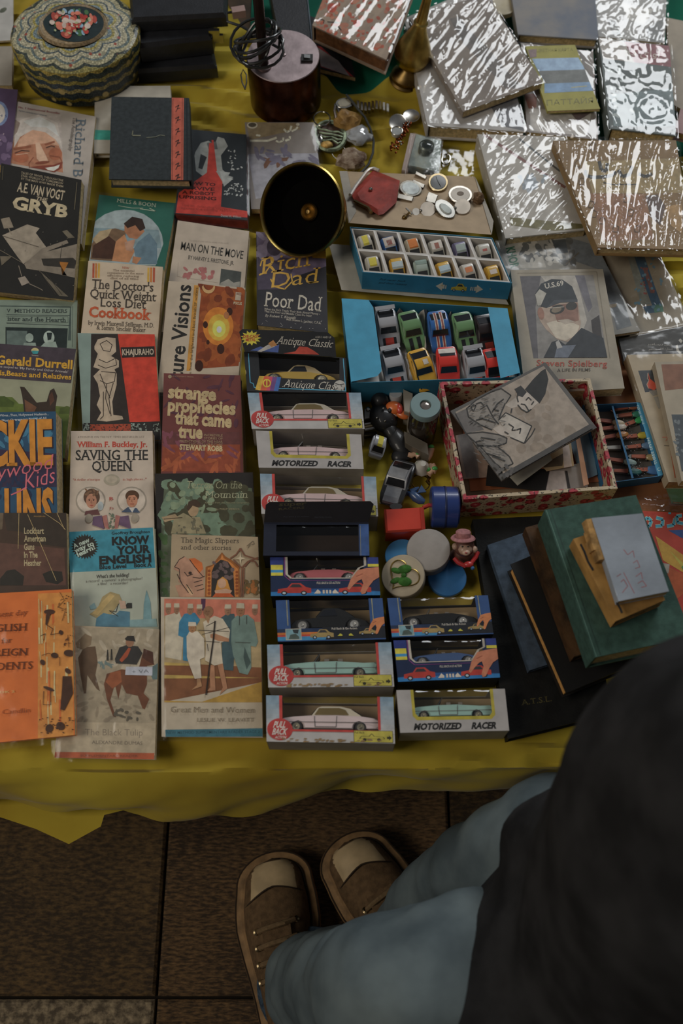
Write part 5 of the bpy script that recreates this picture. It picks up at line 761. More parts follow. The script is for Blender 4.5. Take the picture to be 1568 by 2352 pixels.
BLUE = card('#22607a'); TEAL = card('#2f7894'); WHT = M('#96928c', .4, 0, .04, 40, spec=.5, name='white_vacuum_tray')
# --- twelve small cars
sf = Surf((803, 521), (1130, 546), (1175, 650), (832, 625), 5.0); TR = thing('toy_car_tray', 'blue carton with a white twelve-cell tray of tiny cars, lid folded back', 'toy box', sf.uv(.5, .5, -.037)); open_box(TR, sf, .037, .0008, BLUE, BLUE, 'carton')
b = MB(); m = .055
for i in range(6):
    for j in range(2):
        a0, a1, c0, c1 = .008 + i * .984 / 6, .008 + (i + 1) * .984 / 6, .02 + j * .48, .02 + (j + 1) * .48; du, dv = (a1 - a0) * m * 1.2, (c1 - c0) * m
        O = [(a0, c0), (a1, c0), (a1, c1), (a0, c1)]; I = [(a0 + du, c0 + dv), (a1 - du, c0 + dv), (a1 - du, c1 - dv), (a0 + du, c1 - dv)]; Fq = [(a0 + du * 2.2, c0 + dv * 2), (a1 - du * 2.2, c0 + dv * 2), (a1 - du * 2.2, c1 - dv * 2), (a0 + du * 2.2, c1 - dv * 2)]
        b.grid([[sf.uv(*q, -.001) for q in O], [sf.uv(*q, -.0006) for q in I], [sf.uv(*q, -.024) for q in Fq]], WHT, False, True); b.face([sf.uv(*q, -.024) for q in Fq], WHT)
b.build('cell_insert', TR)
fs = surf3([sf.uv(0, 0), sf.uv(1, 0), sf.uv(1, 0, -.037), sf.uv(0, 0, -.037)]); p = Print(fs, TR, 'front_print').uvs()
p.text('#1f2f36', 'Pull racer back', .115, .40, .29, .40, .11, 0, False, .1).text('#1f2f36', 'and then release', .11, .60, .30, .60, .11, 0, False, .1); p.done(); p = Print(fs, TR, 'front_emblem').uvs(); p.flat('#a89a88', .50, .5, .545, .25, .545, .38, .56, .38, .56, .62, .545, .62, .545, .75).rect('#a89a88', .565, .4, .572, .62).flat('#a89a88', .82, .5, .775, .25, .775, .38, .76, .38, .76, .62, .775, .62, .775, .75).rect('#a89a88', .735, .4, .742, .62).rect('#a89a88', .748, .4, .754, .62)
tinycar(p, '#9c8326', .605, .66, .105, .4); p.done()
TM = [('white', '#98948a', [('#a59a34', .42, .9, -.13, .13)]), ('blue', '#2f5484', [('#9c948c', .42, .9, -.25, .25), ('#a03a2c', .5, .75, -.12, .12)]), ('cream and orange', '#988f7c', [('#a5602a', .45, .9, -.2, .2), ('#a5602a', .04, .25, -.2, .2)]), ('off-white with a red badge', '#8f8d84', [('#a8a39a', .45, .9, -.25, .25), ('#a3503c', .5, .78, -.1, .1)]), ('violet', '#5c5870', [('#7f8a86', .42, .8, -.22, .22)]), ('plain white', '#96938a', [('#8a4a44', .55, .66, -.1, .1)]),
      ('white with a yellow star', '#98948a', [('#a59a34', .45, .85, -.16, .16)]), ('yellow with a silver roof', '#a37f22', [('#8f9a9c', .42, .75, -.25, .25)]), ('pale green', '#87938a', [('#6a7a72', .7, .95, -.25, .25)]), ('yellow with a pale blue roof', '#a37f22', [('#8fa0a8', .42, .75, -.25, .25)]), ('white with an orange ring', '#9a958c', [('#a3623c', .5, .75, -.16, .16)]), ('yellow with a red-white roof mark', '#a37f22', [('#a59a92', .5, .72, -.16, .16)])]
Vd = (sf.uv(.5, 1) - sf.uv(.5, 0)).normalized(); Ud = (sf.uv(1, .5) - sf.uv(0, .5)).normalized()
for k, (nm, c, dec) in enumerate(TM):
    i, j = k % 6, 1 - k // 6; L = .031; o = sf.uv(.008 + (i + .5) * .984 / 6, .02 + (j + .5) * .48, -.0235); X = (Vd * math.cos(R(14)) + sf.n * math.sin(R(14)) + Ud * math.sin(R((k * 37) % 9 - 4)))
    car('mini', 'mini_car', nm + ' mini car in the twelve-cell tray', 'toy car', 'tiny cars in the twelve-cell tray', frame(o - Vd * L * .52, X, sf.n), L, c, None, '#77726a', dec, bumpers=False)
ld = Surf((779, 392), (1090, 405), (1131, 540), (804, 513), 5.05, 1.6); b = MB(); KR = card('#86745c')
quad_slab(b, ld, [(800, 512), (1128, 539), (1090, 406), (779, 393)], -.0012, 0, KR); o = b.build('lid', TR); o['label'] = 'brown cardboard inside of the lid'
for q in ([(779, 393), (797, 393), (818, 486), (802, 512)], [(1090, 406), (1094, 412), (1133, 508), (1129, 539)]):
    b = MB(); quad_slab(b, ld, q, .0002, .001, card('#7d776c')); b.build('lid_flap', TR)
# --- ten bigger cars
s2 = Surf((785, 685), (1165, 708), (1196, 866), (806, 880), 5.2); BX = thing('toy_car_box', 'open blue carton with ten pull-back racers, side flaps half open', 'toy box', s2.uv(.5, .5, -.049)); open_box(BX, s2, .049, .0008, BLUE, card('#8a8274'), 'carton')
RC = ((889, 748), (944, 753), (1008, 754), (1066, 756), (1117, 762), (903, 838), (968, 840), (1028, 838), (1091, 838), (1136, 840))
b = MB(); rows = []; RCW = [P(x, y, 4.1) for x, y in RC]
for j in range(25):
    r = []
    for i in range(61):
        u, v = .006 + .988 * i / 60, .012 + .976 * j / 24; q = s2.uv(u, v)
        well = max(max(0, 1 - (abs(q.x - c.x) / .0185) ** 4 - (abs(q.y - c.y) / .034) ** 6) for c in RCW); r.append(s2.uv(u, v, -.012 - .024 * min(1, well * 1.7)))
    rows.append(r)
b.grid(rows, WHT); b.build('cell_insert', BX)
b = MB(); LF = Surf((783, 686), (860, 690), (878, 862), (806, 878), 5.5); quad_slab(b, LF, [(806, 877), (866, 864), (876, 852), (875, 838), (857, 706), (846, 689), (784, 686)], 0, .0007, TEAL); b.build('flap', BX)
b = MB(); quad_slab(b, LF, [(1149, 869), (1194, 856), (1165, 709), (1120, 705)], .002, .0027, TEAL); b.build('flap', BX)
b = MB(); quad_slab(b, Surf((755, 560), (1110, 585), (1168, 700), (784, 666), 1.1), [(784, 666), (1168, 700), (1110, 585), (755, 560)], -.004, 0, card('#8a8478')); o = b.build('lid', BX); o['label'] = 'white underside of the lid, lying flat'
V2 = (s2.uv(.5, 1) - s2.uv(.5, 0)).normalized(); U2 = (s2.uv(1, .5) - s2.uv(0, .5)).normalized()
SV, GN = '#7f8084', '#52724c'
for px, py, nm, c, dec, wg, yaw in ((889, 748, 'silver winged racer with a red bonnet panel, far row', SV, [('#8f2c22', .02, .26, -.1, .1), ('#191a1c', .02, .26, -.16, -.1), ('#191a1c', .02, .26, .1, .16)], True, 4), (944, 753, 'green racer with black bonnet stripes, beside the winged silver one', GN, [('#191a1c', .02, .32, -.14, -.05), ('#191a1c', .02, .32, .05, .14)], False, 10), (1008, 754, 'blue racer with white-edged red stripes', '#234f86', [('#9a948c', .02, .95, -.11, -.03), ('#9a948c', .02, .95, .03, .11), ('#a0382a', .02, .95, -.09, -.05), ('#a0382a', .02, .95, .05, .09)], False, 3), (1066, 756, 'green racer with black bonnet stripes, beside the blue one', GN, [('#191a1c', .02, .32, -.14, -.05), ('#191a1c', .02, .32, .05, .14)], False, 7), (1117, 762, 'black and red racer half under the flap, far row', '#221b1b', [('#7a2a20', .02, .3, -.1, .1)], False, 5),
    (903, 838, 'silver winged racer with a red panel, near row beside the yellow one', SV, [('#9a3326', .02, .26, -.1, .1), ('#191a1c', .02, .26, -.16, -.1), ('#191a1c', .02, .26, .1, .16)], True, 8), (968, 840, 'yellow pull-back racer with a black flank stripe', '#a87f1a', [('#191a1c', .05, .95, -.2, -.17), ('#9c938a', .1, .2, -.05, .05), ('#9a948c', .55, .68, .02, .14)], False, 14), (1028, 838, 'red racer with a white rear strip', '#a8261c', [('#a59f98', .82, .95, -.2, .2)], False, 0), (1091, 838, 'silver winged racer between two red ones', SV, [('#9a3326', .02, .26, -.1, .1), ('#191a1c', .02, .26, -.16, -.1), ('#191a1c', .02, .26, .1, .16)], True, 6), (1136, 840, 'red racer mostly hidden by the flap', '#a8261c', [('#191a1c', .3, .5, -.2, .2)], False, 5)):
    L = .056; c0 = P(px, py, 4.1); X = V2 * math.cos(R(16)) + s2.n * math.sin(R(16)) - U2 * math.sin(R(yaw)); fr = frame(c0 - X * L / 2 - s2.n * .013, X, s2.n); car('racer', 'racing_car', nm, 'toy car', 'pull-back racers in the open blue carton', fr, L, c, None, '#7d7a72', dec, wg, bumpers=False)
# --- floral photo box
def floral():
    m = bpy.data.materials.new('floral_paper'); m.use_nodes = True; nt = m.node_tree; b = nt.nodes['Principled BSDF']; b.inputs['Roughness'].default_value = .5
    tc = nt.nodes.new('ShaderNodeTexCoord'); vo = nt.nodes.new('ShaderNodeTexVoronoi'); vo.inputs['Scale'].default_value = 70; rp = nt.nodes.new('ShaderNodeValToRGB'); e = rp.color_ramp.elements
    nt.links.new(tc.outputs['Object'], vo.inputs['Vector']); nt.links.new(vo.outputs['Distance'], rp.inputs[0])
    cs = [(0, '#a06a66'), (.18, '#8f2430'), (.42, '#7a1f28'), (.52, '#8f8068'), (1, '#94866c')]
    e[0].color = (*[v * GAIN for v in lin(cs[0][1])], 1); e[1].position = 1; e[1].color = (*[v * GAIN for v in lin(cs[-1][1])], 1)
    for ps, c in cs[1:-1]: q = e.new(ps); q.color = (*[v * GAIN for v in lin(c)], 1)
    v2 = nt.nodes.new('ShaderNodeTexNoise'); v2.inputs['Scale'].default_value = 260; r2 = nt.nodes.new('ShaderNodeValToRGB'); r2.color_ramp.elements[0].position = .36; r2.color_ramp.elements[1].position = .42; r2.color_ramp.elements[0].color = (.02, .02, .02, 1)
    mx = nt.nodes.new('ShaderNodeMix'); mx.data_type = 'RGBA'; mx.blend_type = 'MULTIPLY'; mx.inputs[0].default_value = .9
    nt.links.new(tc.outputs['Object'], v2.inputs['Vector']); nt.links.new(v2.outputs['Fac'], r2.inputs[0]); nt.links.new(rp.outputs[0], mx.inputs[6]); nt.links.new(r2.outputs[0], mx.inputs[7]); nt.links.new(mx.outputs[2], b.inputs['Base Color']); return m
FLO = floral(); sf = Surf((1009, 877), (1355, 869), (1418, 1122), (1064, 1147), 5.6); FB = thing('photo_box', 'open box covered in red floral paper, full of old photographs', 'box', sf.uv(.5, .5, -.054)); open_box(FB, sf, .054, .0045, FLO, card('#6f5c46'), 'box')
b = MB()
W_ = (sf.c[1] - sf.c[0]).length; H_ = (sf.c[0] - sf.c[3]).length
def piece(label, pts, h, c, prn=None, th=.0006, name='photograph', edge=None):
    f = Surf(*pts, h); r = thing(name, label, 'photo', f.uv(.5, .5, -th), 'loose photographs and cards in the floral box'); q = MB(); q.hexa([f.uv(u, v, -th) for u, v in ((0, 0), (1, 0), (1, 1), (0, 1))], [f.uv(u, v, 0) for u, v in ((0, 0), (1, 0), (1, 1), (0, 1))], card(c)); q.build('card', r)
    if prn: pp = Print(f, r, 'picture').map(*Y3); prn(pp); pp.done()
    return r
piece('orange-brown sheet lining the bottom of the floral box', [(1052, 905), (1345, 893), (1395, 1105), (1080, 1128)], .85, '#8a5230')
piece('pale portrait photo with a grey background, at the side of the box', [(1046, 1000), (1125, 985), (1135, 1095), (1064, 1100)], 1.3, '#8a7c70', lambda p: p.flat('#75706c', 190, 530, 270, 520, 330, 800, 240, 790).flat('#9a8474', 300, 560, 400, 700, 380, 800, 320, 800))
piece('blue-grey sheet leaning at the right inside of the box', [(1300, 985), (1350, 975), (1372, 1090), (1335, 1105)], 1.5, '#4f6470')
piece('black photo envelope in the middle of the box', [(1120, 1068), (1262, 1078), (1252, 1128), (1115, 1115)], 2.0, '#1a1918')
piece('black and white photo of a pale figure beside the envelope', [(1262, 1080), (1345, 1060), (1350, 1118), (1250, 1128)], 1.9, '#6a645e', lambda p: p.flat('#8d8580', 750, 750, 840, 750, 860, 860, 720, 880).flat('#25211f', 845, 750, 860, 750, 880, 860, 862, 862))
piece('sepia landscape photo with a deckled pale edge', [(1235, 1060), (1310, 1010), (1318, 1070), (1255, 1082)], 2.4, '#8f7a58', lambda p: p.flat('#4a3f30', 705, 715, 840, 640, 830, 720, 720, 730).flat('#a5968a', 830, 600, 870, 590, 890, 735, 840, 738))
piece('torn strip of white deckle-edged photo below the drawing', [(1165, 1090), (1262, 1042), (1268, 1056), (1188, 1115)], 3.2, '#8f8d80')
piece('orange snapshot strip standing out on the right', [(1322, 1008), (1332, 1006), (1352, 1112), (1340, 1116)], 2.6, '#8f6a50')
DR = Surf((1034, 944), (1252, 832), (1370, 982), (1152, 1104), 6.2, 6.2); r = thing('drawing', 'ink drawing of a turbaned reader with a book, laid across the floral box', 'drawing', DR.uv(.5, .5, -.003)); b = MB(); b.hexa([DR.uv(u, v, -.003) for u, v in ((0, 0), (1, 0), (1, 1), (0, 1))], [DR.uv(u, v, 0) for u, v in ((0, 0), (1, 0), (1, 1), (0, 1))], card('#4a4845')); b.build('board', r)
p = Print(DR, r, 'ink_drawing').map(*Y3); p.flat('#7f7468', 175, 390, 715, 108, 995, 470, 470, 770).spots('#766a5d', 30, 560, 260, 900, 640, 46, 4, .7)
p.flat('#56524f', 165, 405, 240, 370, 262, 425, 330, 470, 350, 500, 240, 520).flat('#6f6962', 240, 372, 330, 300, 450, 250, 515, 290, 480, 345, 440, 460, 400, 495, 330, 478, 262, 425).flat('#68635d', 240, 525, 340, 512, 440, 528, 492, 548, 486, 582, 420, 600, 300, 590).flat('#6e6861', 310, 598, 430, 600, 510, 670, 528, 705, 470, 732, 400, 690)
p.flat('#8f867c', 478, 350, 545, 300, 575, 310, 568, 352, 520, 368).flat('#958c82', 556, 300, 600, 258, 690, 325, 640, 372, 612, 392, 575, 372, 556, 345).flat('#232322', 600, 252, 650, 190, 700, 140, 726, 124, 744, 190, 725, 280, 690, 338, 650, 300).flat('#2b2a29', 536, 250, 575, 228, 612, 268, 585, 300, 560, 290)
p.flat('#938c82', 440, 440, 482, 394, 642, 476, 592, 580, 510, 542).flat('#8f867c', 402, 492, 450, 470, 512, 506, 505, 540, 450, 532)
for q in ((440, 440, 482, 394, 642, 476, 595, 582, 510, 545), (662, 490, 640, 532, 598, 582), (175, 400, 240, 525, 330, 605, 420, 705, 470, 745), (240, 372, 300, 318, 400, 262, 455, 246, 515, 288, 485, 335), (245, 372, 255, 420, 330, 470, 400, 500), (240, 522, 340, 512, 440, 528, 490, 550, 486, 580, 430, 600, 305, 592), (310, 600, 430, 600, 505, 662, 528, 706, 470, 732), (365, 345, 410, 430, 440, 465), (480, 335, 452, 400, 440, 440), (556, 345, 578, 372, 612, 392, 640, 372), (575, 340, 600, 345, 612, 362, 626, 388), (606, 318, 622, 300, 640, 318), (640, 345, 655, 325), (560, 262, 552, 300, 560, 330), (268, 360, 285, 385, 300, 352, 285, 345, 270, 362), (300, 340, 330, 330, 350, 350), (400, 390, 430, 340, 470, 310), (410, 372, 440, 385), (500, 462, 530, 482, 520, 502, 545, 500), (548, 500, 575, 490, 568, 522), (420, 455, 340, 430, 300, 440), (330, 545, 420, 560), (350, 560, 300, 572), (360, 640, 450, 670), (400, 660, 480, 690), (520, 368, 515, 395), (475, 510, 500, 525)): p.line('#2a2927', 7, *q)
rn = random.Random(12)
for i in range(46): x, y = rn.uniform(250, 470), rn.uniform(300, 480); p.line('#44413e', 4, x, y, x + rn.uniform(10, 34), y + rn.uniform(-18, 6))
for i in range(30): x, y = rn.uniform(260, 470), rn.uniform(530, 700); p.line('#4a4743', 4, x, y, x + rn.uniform(14, 40), y + rn.uniform(0, 20))
p.flat('#3c3a38', 460, 770, 1000, 462, 1030, 480, 470, 800).spots('#4a4744', 10, 420, 720, 520, 780, 24, 3); p.done()
# --- tray of nail clippers with charms
sf = Surf((1338, 930), (1468, 924), (1521, 1093), (1385, 1111), 2.3); CT = thing('charm_tray', 'blue card tray of small nail clippers behind the floral box', 'tray', sf.uv(.5, .5, -.02)); open_box(CT, sf, .02, .001, card('#1f4f70'), card('#5c564e'), 'tray')
b = MB(); quad_slab(b, sf, [(1404, 932), (1408, 932), (1455, 1098), (1450, 1099)], -.018, -.001, card('#1f4f70')); b.build('divider', CT)
b = MB(); quad_slab(b, sf, [(1461, 924), (1473, 926), (1522, 1090), (1511, 1094)], 0, .0006, card('#2f6f8c')); b.build('edge_strip', CT)
p = Print(sf, CT, 'tray_lettering', .0008).map(1360, 900, .1327); p.text('#8fa4a4', 'THREE SEVEN', 1125, 1250, 985, 790, 46, .02).oval('#8fa4a4', 1155, 1340, 30, 30).oval('#2f6f8c', 1155, 1340, 22, 22).text('#7f9a9c', 'THREE SEVEN', 905, 560, 800, 230, 36, .01); p.done()
def clipper(x, y, ang, charm, c, lab, side=1):
    o = sf.at(x, y, -.017); X = (sf.at(x + 10 * math.cos(R(ang)), y + 10 * math.sin(R(ang)), -.017) - o); m = frame(o, X, sf.n.cross(X)); r = thing('nail_clipper', lab, 'nail clipper', o, 'nail clippers in the blue tray'); k = .0135
    b = MB(); b.prism([(-1.2 * k, -.22 * k), (.5 * k, -.30 * k), (.5 * k, .30 * k), (-1.2 * k, .22 * k), (-1.4 * k, 0)], .004, metal('#8a8880', .2), m, .0006); b.build('jaws', r)
    b = MB(); b.prism([(-1.0 * k, -.16 * k), (.3 * k, -.2 * k), (.3 * k, .2 * k), (-1.0 * k, .16 * k)], .002, plastic('#7a3f2a' if charm != 'plain' else '#8a8880', .3), m @ Matrix.Translation((0, 0, .0045)) @ Matrix.Rotation(R(-6), 4, 'Y')); b.build('lever', r)
    if charm != 'plain':
        b = MB(); sx = .75 if charm == 'oval' else .55; b.lathe([(0, 0), (sx * k, 0), (sx * k, .002), (sx * k * .8, .0032), (0, .0034)], plastic(c, .3), 18, m @ Matrix.Translation((.95 * k, 0, .004)), 1.15, .62); b.build('charm', r)
    b = MB(); pts = [m @ Vector((1.4 * k + .5 * k * math.sin(i * .7), .45 * k * math.cos(i * .7), .006)) for i in range(8)]
    for q in pts: b.ball(q, .0010, CHR, 6, 4)
    ob = b.build('bead_chain', r); ob['kind'] = 'stuff'
for a in ((1432, 941, -8, 'x', '#7d4a30', 'nail clipper with a brown lever at the far end of the tray'), (1441, 957, -4, 'x', '#2f6a54', 'nail clipper with a dark green charm'), (1448, 975, -18, 'x', '#2f8a4c', 'nail clipper with a bright green face charm'), (1453, 1006, -6, 'x', '#a5942a', 'nail clipper with a yellow charm'), (1462, 1029, -4, 'x', '#56708a', 'nail clipper with a slate blue charm'), (1472, 1053, 4, 'x', '#8f7d54', 'nail clipper with a red lever and tan charm'), (1478, 1083, 2, 'oval', '#3f648c', 'nail clipper with a large blue oval charm'),
          (1395, 972, 10, 'x', '#8f8068', 'nail clipper with a cream charm, left compartment'), (1399, 987, -4, 'x', '#9a8f80', 'nail clipper with a white charm, left compartment'), (1404, 1006, -8, 'x', '#8a5a26', 'nail clipper with an amber charm, left compartment'), (1415, 1032, 0, 'plain', '', 'plain steel nail clipper in the left compartment'), (1421, 1062, 10, 'x', '#6a7a74', 'nail clipper with a grey charm, left compartment'), (1432, 1086, 4, 'x', '#254a44', 'nail clipper with a dark teal charm, left compartment')): clipper(*a)
# ------------------------------------------------------------------ tin, lamp, horn, vase and dark cases at the far end
def tin_mat(name, side):
    m = bpy.data.materials.new(name); m.use_nodes = True; nt = m.node_tree; b = nt.nodes['Principled BSDF']; b.inputs['Roughness'].default_value = .38; L = nt.links.new
    tc = nt.nodes.new('ShaderNodeTexCoord'); vo = nt.nodes.new('ShaderNodeTexVoronoi'); vo.inputs['Scale'].default_value = 330; rp = nt.nodes.new('ShaderNodeValToRGB'); rp.color_ramp.interpolation = 'CONSTANT'
    sp = nt.nodes.new('ShaderNodeSeparateXYZ'); L(tc.outputs['Object'], sp.inputs[0]); L(tc.outputs['Object'], vo.inputs['Vector'])
    def mth(op, a, c=None, k=0):
        n = nt.nodes.new('ShaderNodeMath'); n.operation = op; L(a, n.inputs[0])
        if c is not None: L(c, n.inputs[1])
        else: n.inputs[1].default_value = k
        return n.outputs[0]
    ang = mth('ARCTAN2', sp.outputs[1], sp.outputs[0])
    if side: v = mth('ADD', mth('MULTIPLY', sp.outputs[2], None, 14.0), mth('MULTIPLY', mth('SINE', mth('MULTIPLY', ang, None, 22)), None, .025)); cs = [(0, '#7a6524'), (.06, '#232a2c'), (.22, '#5f5320'), (.30, '#2b3438'), (.46, '#86794a'), (.55, '#33404a'), (.70, '#857a36'), (.80, '#2f3a36'), (.93, '#8a7a3a')]
    else:
        x2 = mth('MULTIPLY', sp.outputs[0], sp.outputs[0]); y2 = mth('MULTIPLY', mth('MULTIPLY', sp.outputs[1], sp.outputs[1]), None, 1.5); r = mth('MULTIPLY', mth('SQRT', mth('ADD', x2, y2)), None, 9.6)
        v = mth('ADD', r, mth('MULTIPLY', mth('ABSOLUTE', mth('SINE', mth('MULTIPLY', ang, None, 5))), None, -.10)); cs = [(0, '#8d8466'), (.44, '#6c7a7e'), (.50, '#948848'), (.54, '#9c967a'), (.60, '#4c575c'), (.63, '#a59e84'), (.72, '#66716e'), (.76, '#9c9576'), (.84, '#3c423c'), (.90, '#857c46')]
    e = rp.color_ramp.elements; e[0].color = (*[q * GAIN for q in lin(cs[0][1])], 1); e[1].position = cs[1][0]; e[1].color = (*[q * GAIN for q in lin(cs[1][1])], 1)
    for ps, c in cs[2:]: q = e.new(ps); q.color = (*[w * GAIN for w in lin(c)], 1)
    L(v, rp.inputs[0]); r2 = nt.nodes.new('ShaderNodeValToRGB'); r2.color_ramp.elements[0].color = (1.0, 1.0, 1.0, 1); r2.color_ramp.elements[1].color = (.34, .36, .36, 1); r2.color_ramp.elements[0].position = .25; r2.color_ramp.elements[1].position = .62
    L(vo.outputs['Distance'], r2.inputs[0]); mx = nt.nodes.new('ShaderNodeMix'); mx.data_type = 'RGBA'; mx.blend_type = 'MULTIPLY'; mx.inputs[0].default_value = .85; L(rp.outputs[0], mx.inputs[6]); L(r2.outputs[0], mx.inputs[7])
    v3 = nt.nodes.new('ShaderNodeTexVoronoi'); v3.inputs['Scale'].default_value = 46 if side else 60; r3 = nt.nodes.new('ShaderNodeValToRGB'); r3.color_ramp.elements[0].position = .20 if side else .12; r3.color_ramp.elements[1].position = .26 if side else .18; L(tc.outputs['Object'], v3.inputs['Vector']); L(v3.outputs['Distance'], r3.inputs[0])
    m3 = nt.nodes.new('ShaderNodeMix'); m3.data_type = 'RGBA'; L(r3.outputs[0], m3.inputs[0]); m3.inputs[6].default_value = (*[q * GAIN for q in lin('#8a7a4c' if side else '#7a3a2c')], 1); L(mx.outputs[2], m3.inputs[7]); L(m3.outputs[2], b.inputs['Base Color'])
    bp = nt.nodes.new('ShaderNodeBump'); bp.inputs['Strength'].default_value = .5; bp.inputs['Distance'].default_value = .0008; bp.invert = True; L(vo.outputs['Distance'], bp.inputs['Height']); L(bp.outputs[0], b.inputs['Normal']); return m
TL = P(171, 70, 7.2); r = thing('biscuit_tin', 'oval embossed tin with mosaic pattern and a flower medallion on its lid', 'tin', (TL.x, TL.y, TZ)); a, k = .0985, .92; sm_, lm_ = tin_mat('tin_side', True), tin_mat('tin_lid', False); T = Matrix.Translation((TL.x, TL.y, TZ))
b = MB(); b.lathe([(a * .90, .002), (a * .95, .006), (a * .965, .03), (a * .965, .055)], sm_, 72, T, 1, k); b.build('body', r)
b = MB(); b.lathe([(a * .975, .048), (a * .99, .049), (a * 1.0, .060), (a * 1.0, .066), (a * .975, .0705)], sm_, 72, T, 1, k, cap1=False, cap0=False); b.build('lid_rim', r)
b = MB(); b.lathe([(a * .975, .0705), (a * .93, .0725), (a * .90, .0715), (a * .70, .0775), (a * .53, .080)], lm_, 72, T, 1, k, cap0=False, cap1=False); b.lathe([(a * .53, .080), (a * .50, .0845), (a * .465, .0815), (a * .0, .0815)], M('#7d6c52', .4, 0, .2, 300), 60, T, 1, k * .93, cap0=False); b.build('lid', r)
md = Surf((60, -60), (280, -60), (280, 150), (60, 150), 8.2); p = Print(md, r, 'medallion', .0002); c0 = (171, 50); p.oval('#1f2a2c', 169, 52, 70, 44, 2, 32); rn = random.Random(5)
for c, n, rr in (('#3c5a3a', 26, 9), ('#6f8a9a', 16, 7), ('#8a3a30', 16, 12), ('#a8604c', 12, 11), ('#a5968a', 14, 9), ('#8f2f28', 8, 8), ('#8a8f6a', 8, 5)):
    for i in range(n): an, d = rn.uniform(0, 6.28), rn.uniform(0, .85) ** .7; p.oval(c, 168 + 58 * d * math.cos(an), 52 + 34 * d * math.sin(an), rr * rn.uniform(.4, 1), rr * .8 * rn.uniform(.4, 1), rn.uniform(0, 90), 9)
p.done()
# dark leather cases
BLK = M('#191a1d', .42, 0, .1, 60, .25, name='black_leatherette', spec=.5)
def rslab(mb, q, h0, h1, m, bev=.004):
    top = [P(*c, h1) for c in q]; n = len(q); ce = sum(top, Vector()) / n; lo = [Vector((v.x, v.y, TZ + h0 / 100)) for v in top]; md_ = [Vector((v.x, v.y, v.z - bev)) for v in top]; up = [v + (ce - v).normalized() * bev for v in top]
    mb.grid([lo, md_], m, False, True); mb.grid([md_, up], m, True, True); mb.face(up, m); mb.face(lo[::-1], m)
def case(label, q, h0, h1, edge_line):
    r = thing('leather_case', label, 'case', sum((P(*c, h0) for c in q), Vector()) / 4, 'black cases beside the mosaic tin'); b = MB(); rslab(b, q, h0, h1, BLK, .006); b.build('body', r)
    b = MB(); b.tube([P(*c, h1 - .5) + Vector((0, -.0012, 0)) for c in edge_line], .0012, M('#46505c', .5), 6); b.build('edge_line', r); return r  # blue-grey tube on the edge: bluish sheen of the leather put in as colour
case('black leather case lying lowest beside the mosaic tin', [(300, 163), (498, 150), (480, 60), (290, 66)], 0, 2.4, [(300, 163), (498, 150)])
r = case('black leather case with a nickel clasp, middle of three', [(318, 104), (486, 84), (500, -20), (300, 0)], 2.6, 5.8, [(318, 104), (486, 84)])
b = MB(); o = P(493, 82, 5.2); b.box(o, (.016, .006, .022), CHR); b.box(o + Vector((.010, -.001, -.004)), (.006, .005, .014), CHR); b.build('clasp', r)
case('black leather case lying furthest back beside the lamp', [(300, 44), (520, 32), (520, -90), (290, -80)], 5.95, 8.2, [(300, 44), (520, 32)])
r = case('flat black case behind the copper lamp base', [(640, 96), (716, 92), (700, -60), (610, -60)], 0, 3.0, [(716, 92), (700, -60)])
# lamp
COP = M('#3a2014', .28, 1, .3, 30, name='dark_copper', gain=2.0); CPL = M('#7d7070', .5, 1, .12, 40, .1, name='copper_lid', gain=2.2)
c0 = P(650, 128, 8.6); r = thing('table_lamp', 'copper drum lamp base with a rocker switch and a cord wound round its stem', 'lamp', (c0.x, c0.y, TZ)); T = Matrix.Translation((c0.x, c0.y, TZ)); R_ = .0545
b = MB(); b.lathe([(R_ * .94, 0), (R_ * 1.0, .004), (R_ * 1.0, .082), (R_ * .985, .085)], COP, 56, T, cap1=False); b.build('drum', r)
b = MB(); b.lathe([(R_ * .985, .085), (R_ * .97, .0862), (0, .0862)], CPL, 56, T, cap0=False); b.lathe([(.0035, .0862), (.003, .0875), (.001, .088), (0, .088)], CPL, 12, Matrix.Translation((P(652, 126, 8.62).x, P(652, 126, 8.62).y, TZ)), cap0=False); b.build('lid', r)
b = MB(); o = P(705, 134, 8.75); b.box(o, (.017, .013, .004), RUB); b.box(o + Vector((0, 0, .002)), (.009, .007, .004), plastic('#2b2d2c', .3), Matrix.Rotation(R(8), 4, 'Y')); b.build('switch', r)
st = P(606, 152, 8.6); b = MB(); b.tube([(st.x, st.y, TZ + .086), (st.x, st.y, TZ + .20), (st.x - .002, st.y + .004, TZ + .40)], .0075, M('#241b18', .35, .6, .1, 40), 14); b.lathe([(.012, 0), (.012, .003), (.008, .006)], CPL, 18, Matrix.Translation((st.x, st.y, TZ + .086))); b.build('stem', r)
b = MB(); pts = []; rn = random.Random(2)
for i in range(150):
    an = i * .30; rad = .027 + .006 * math.sin(i * .11) + .003 * math.sin(i * .73); pts.append((st.x - .006 + rad * math.cos(an) * 1.1, st.y + rad * math.sin(an), TZ + .118 + .012 * math.sin(i * .17) + .016 * math.sin(an + i * .02) + i * .00012))
b.tube(pts, .0021, plastic('#191a1a', .3), 7); o0 = Vector(pts[0]); b.build('cord', r)
b = MB(); q = P(548, 28, 9); b.box(q, (.020, .012, .012), plastic('#7d6660', .4), Matrix.Rotation(R(12), 4, 'Z')); b.tube([q + Vector((-.01, 0, 0)), q + Vector((-.018, -.004, .002)), q + Vector((-.016, -.02, .0)), q + Vector((.006, -.03, 0)), Vector(pts[0])], .0021, plastic('#191a1a', .3), 7); b.build('plug', r)
b = MB(); b.tube([P(*c, 3) for c in ((563, 205), (556, 190), (553, 172), (558, 160), (566, 172), (566, 190), (562, 205))], .0012, plastic('#191a1a', .3), 6); b.build('cable_loop', r)
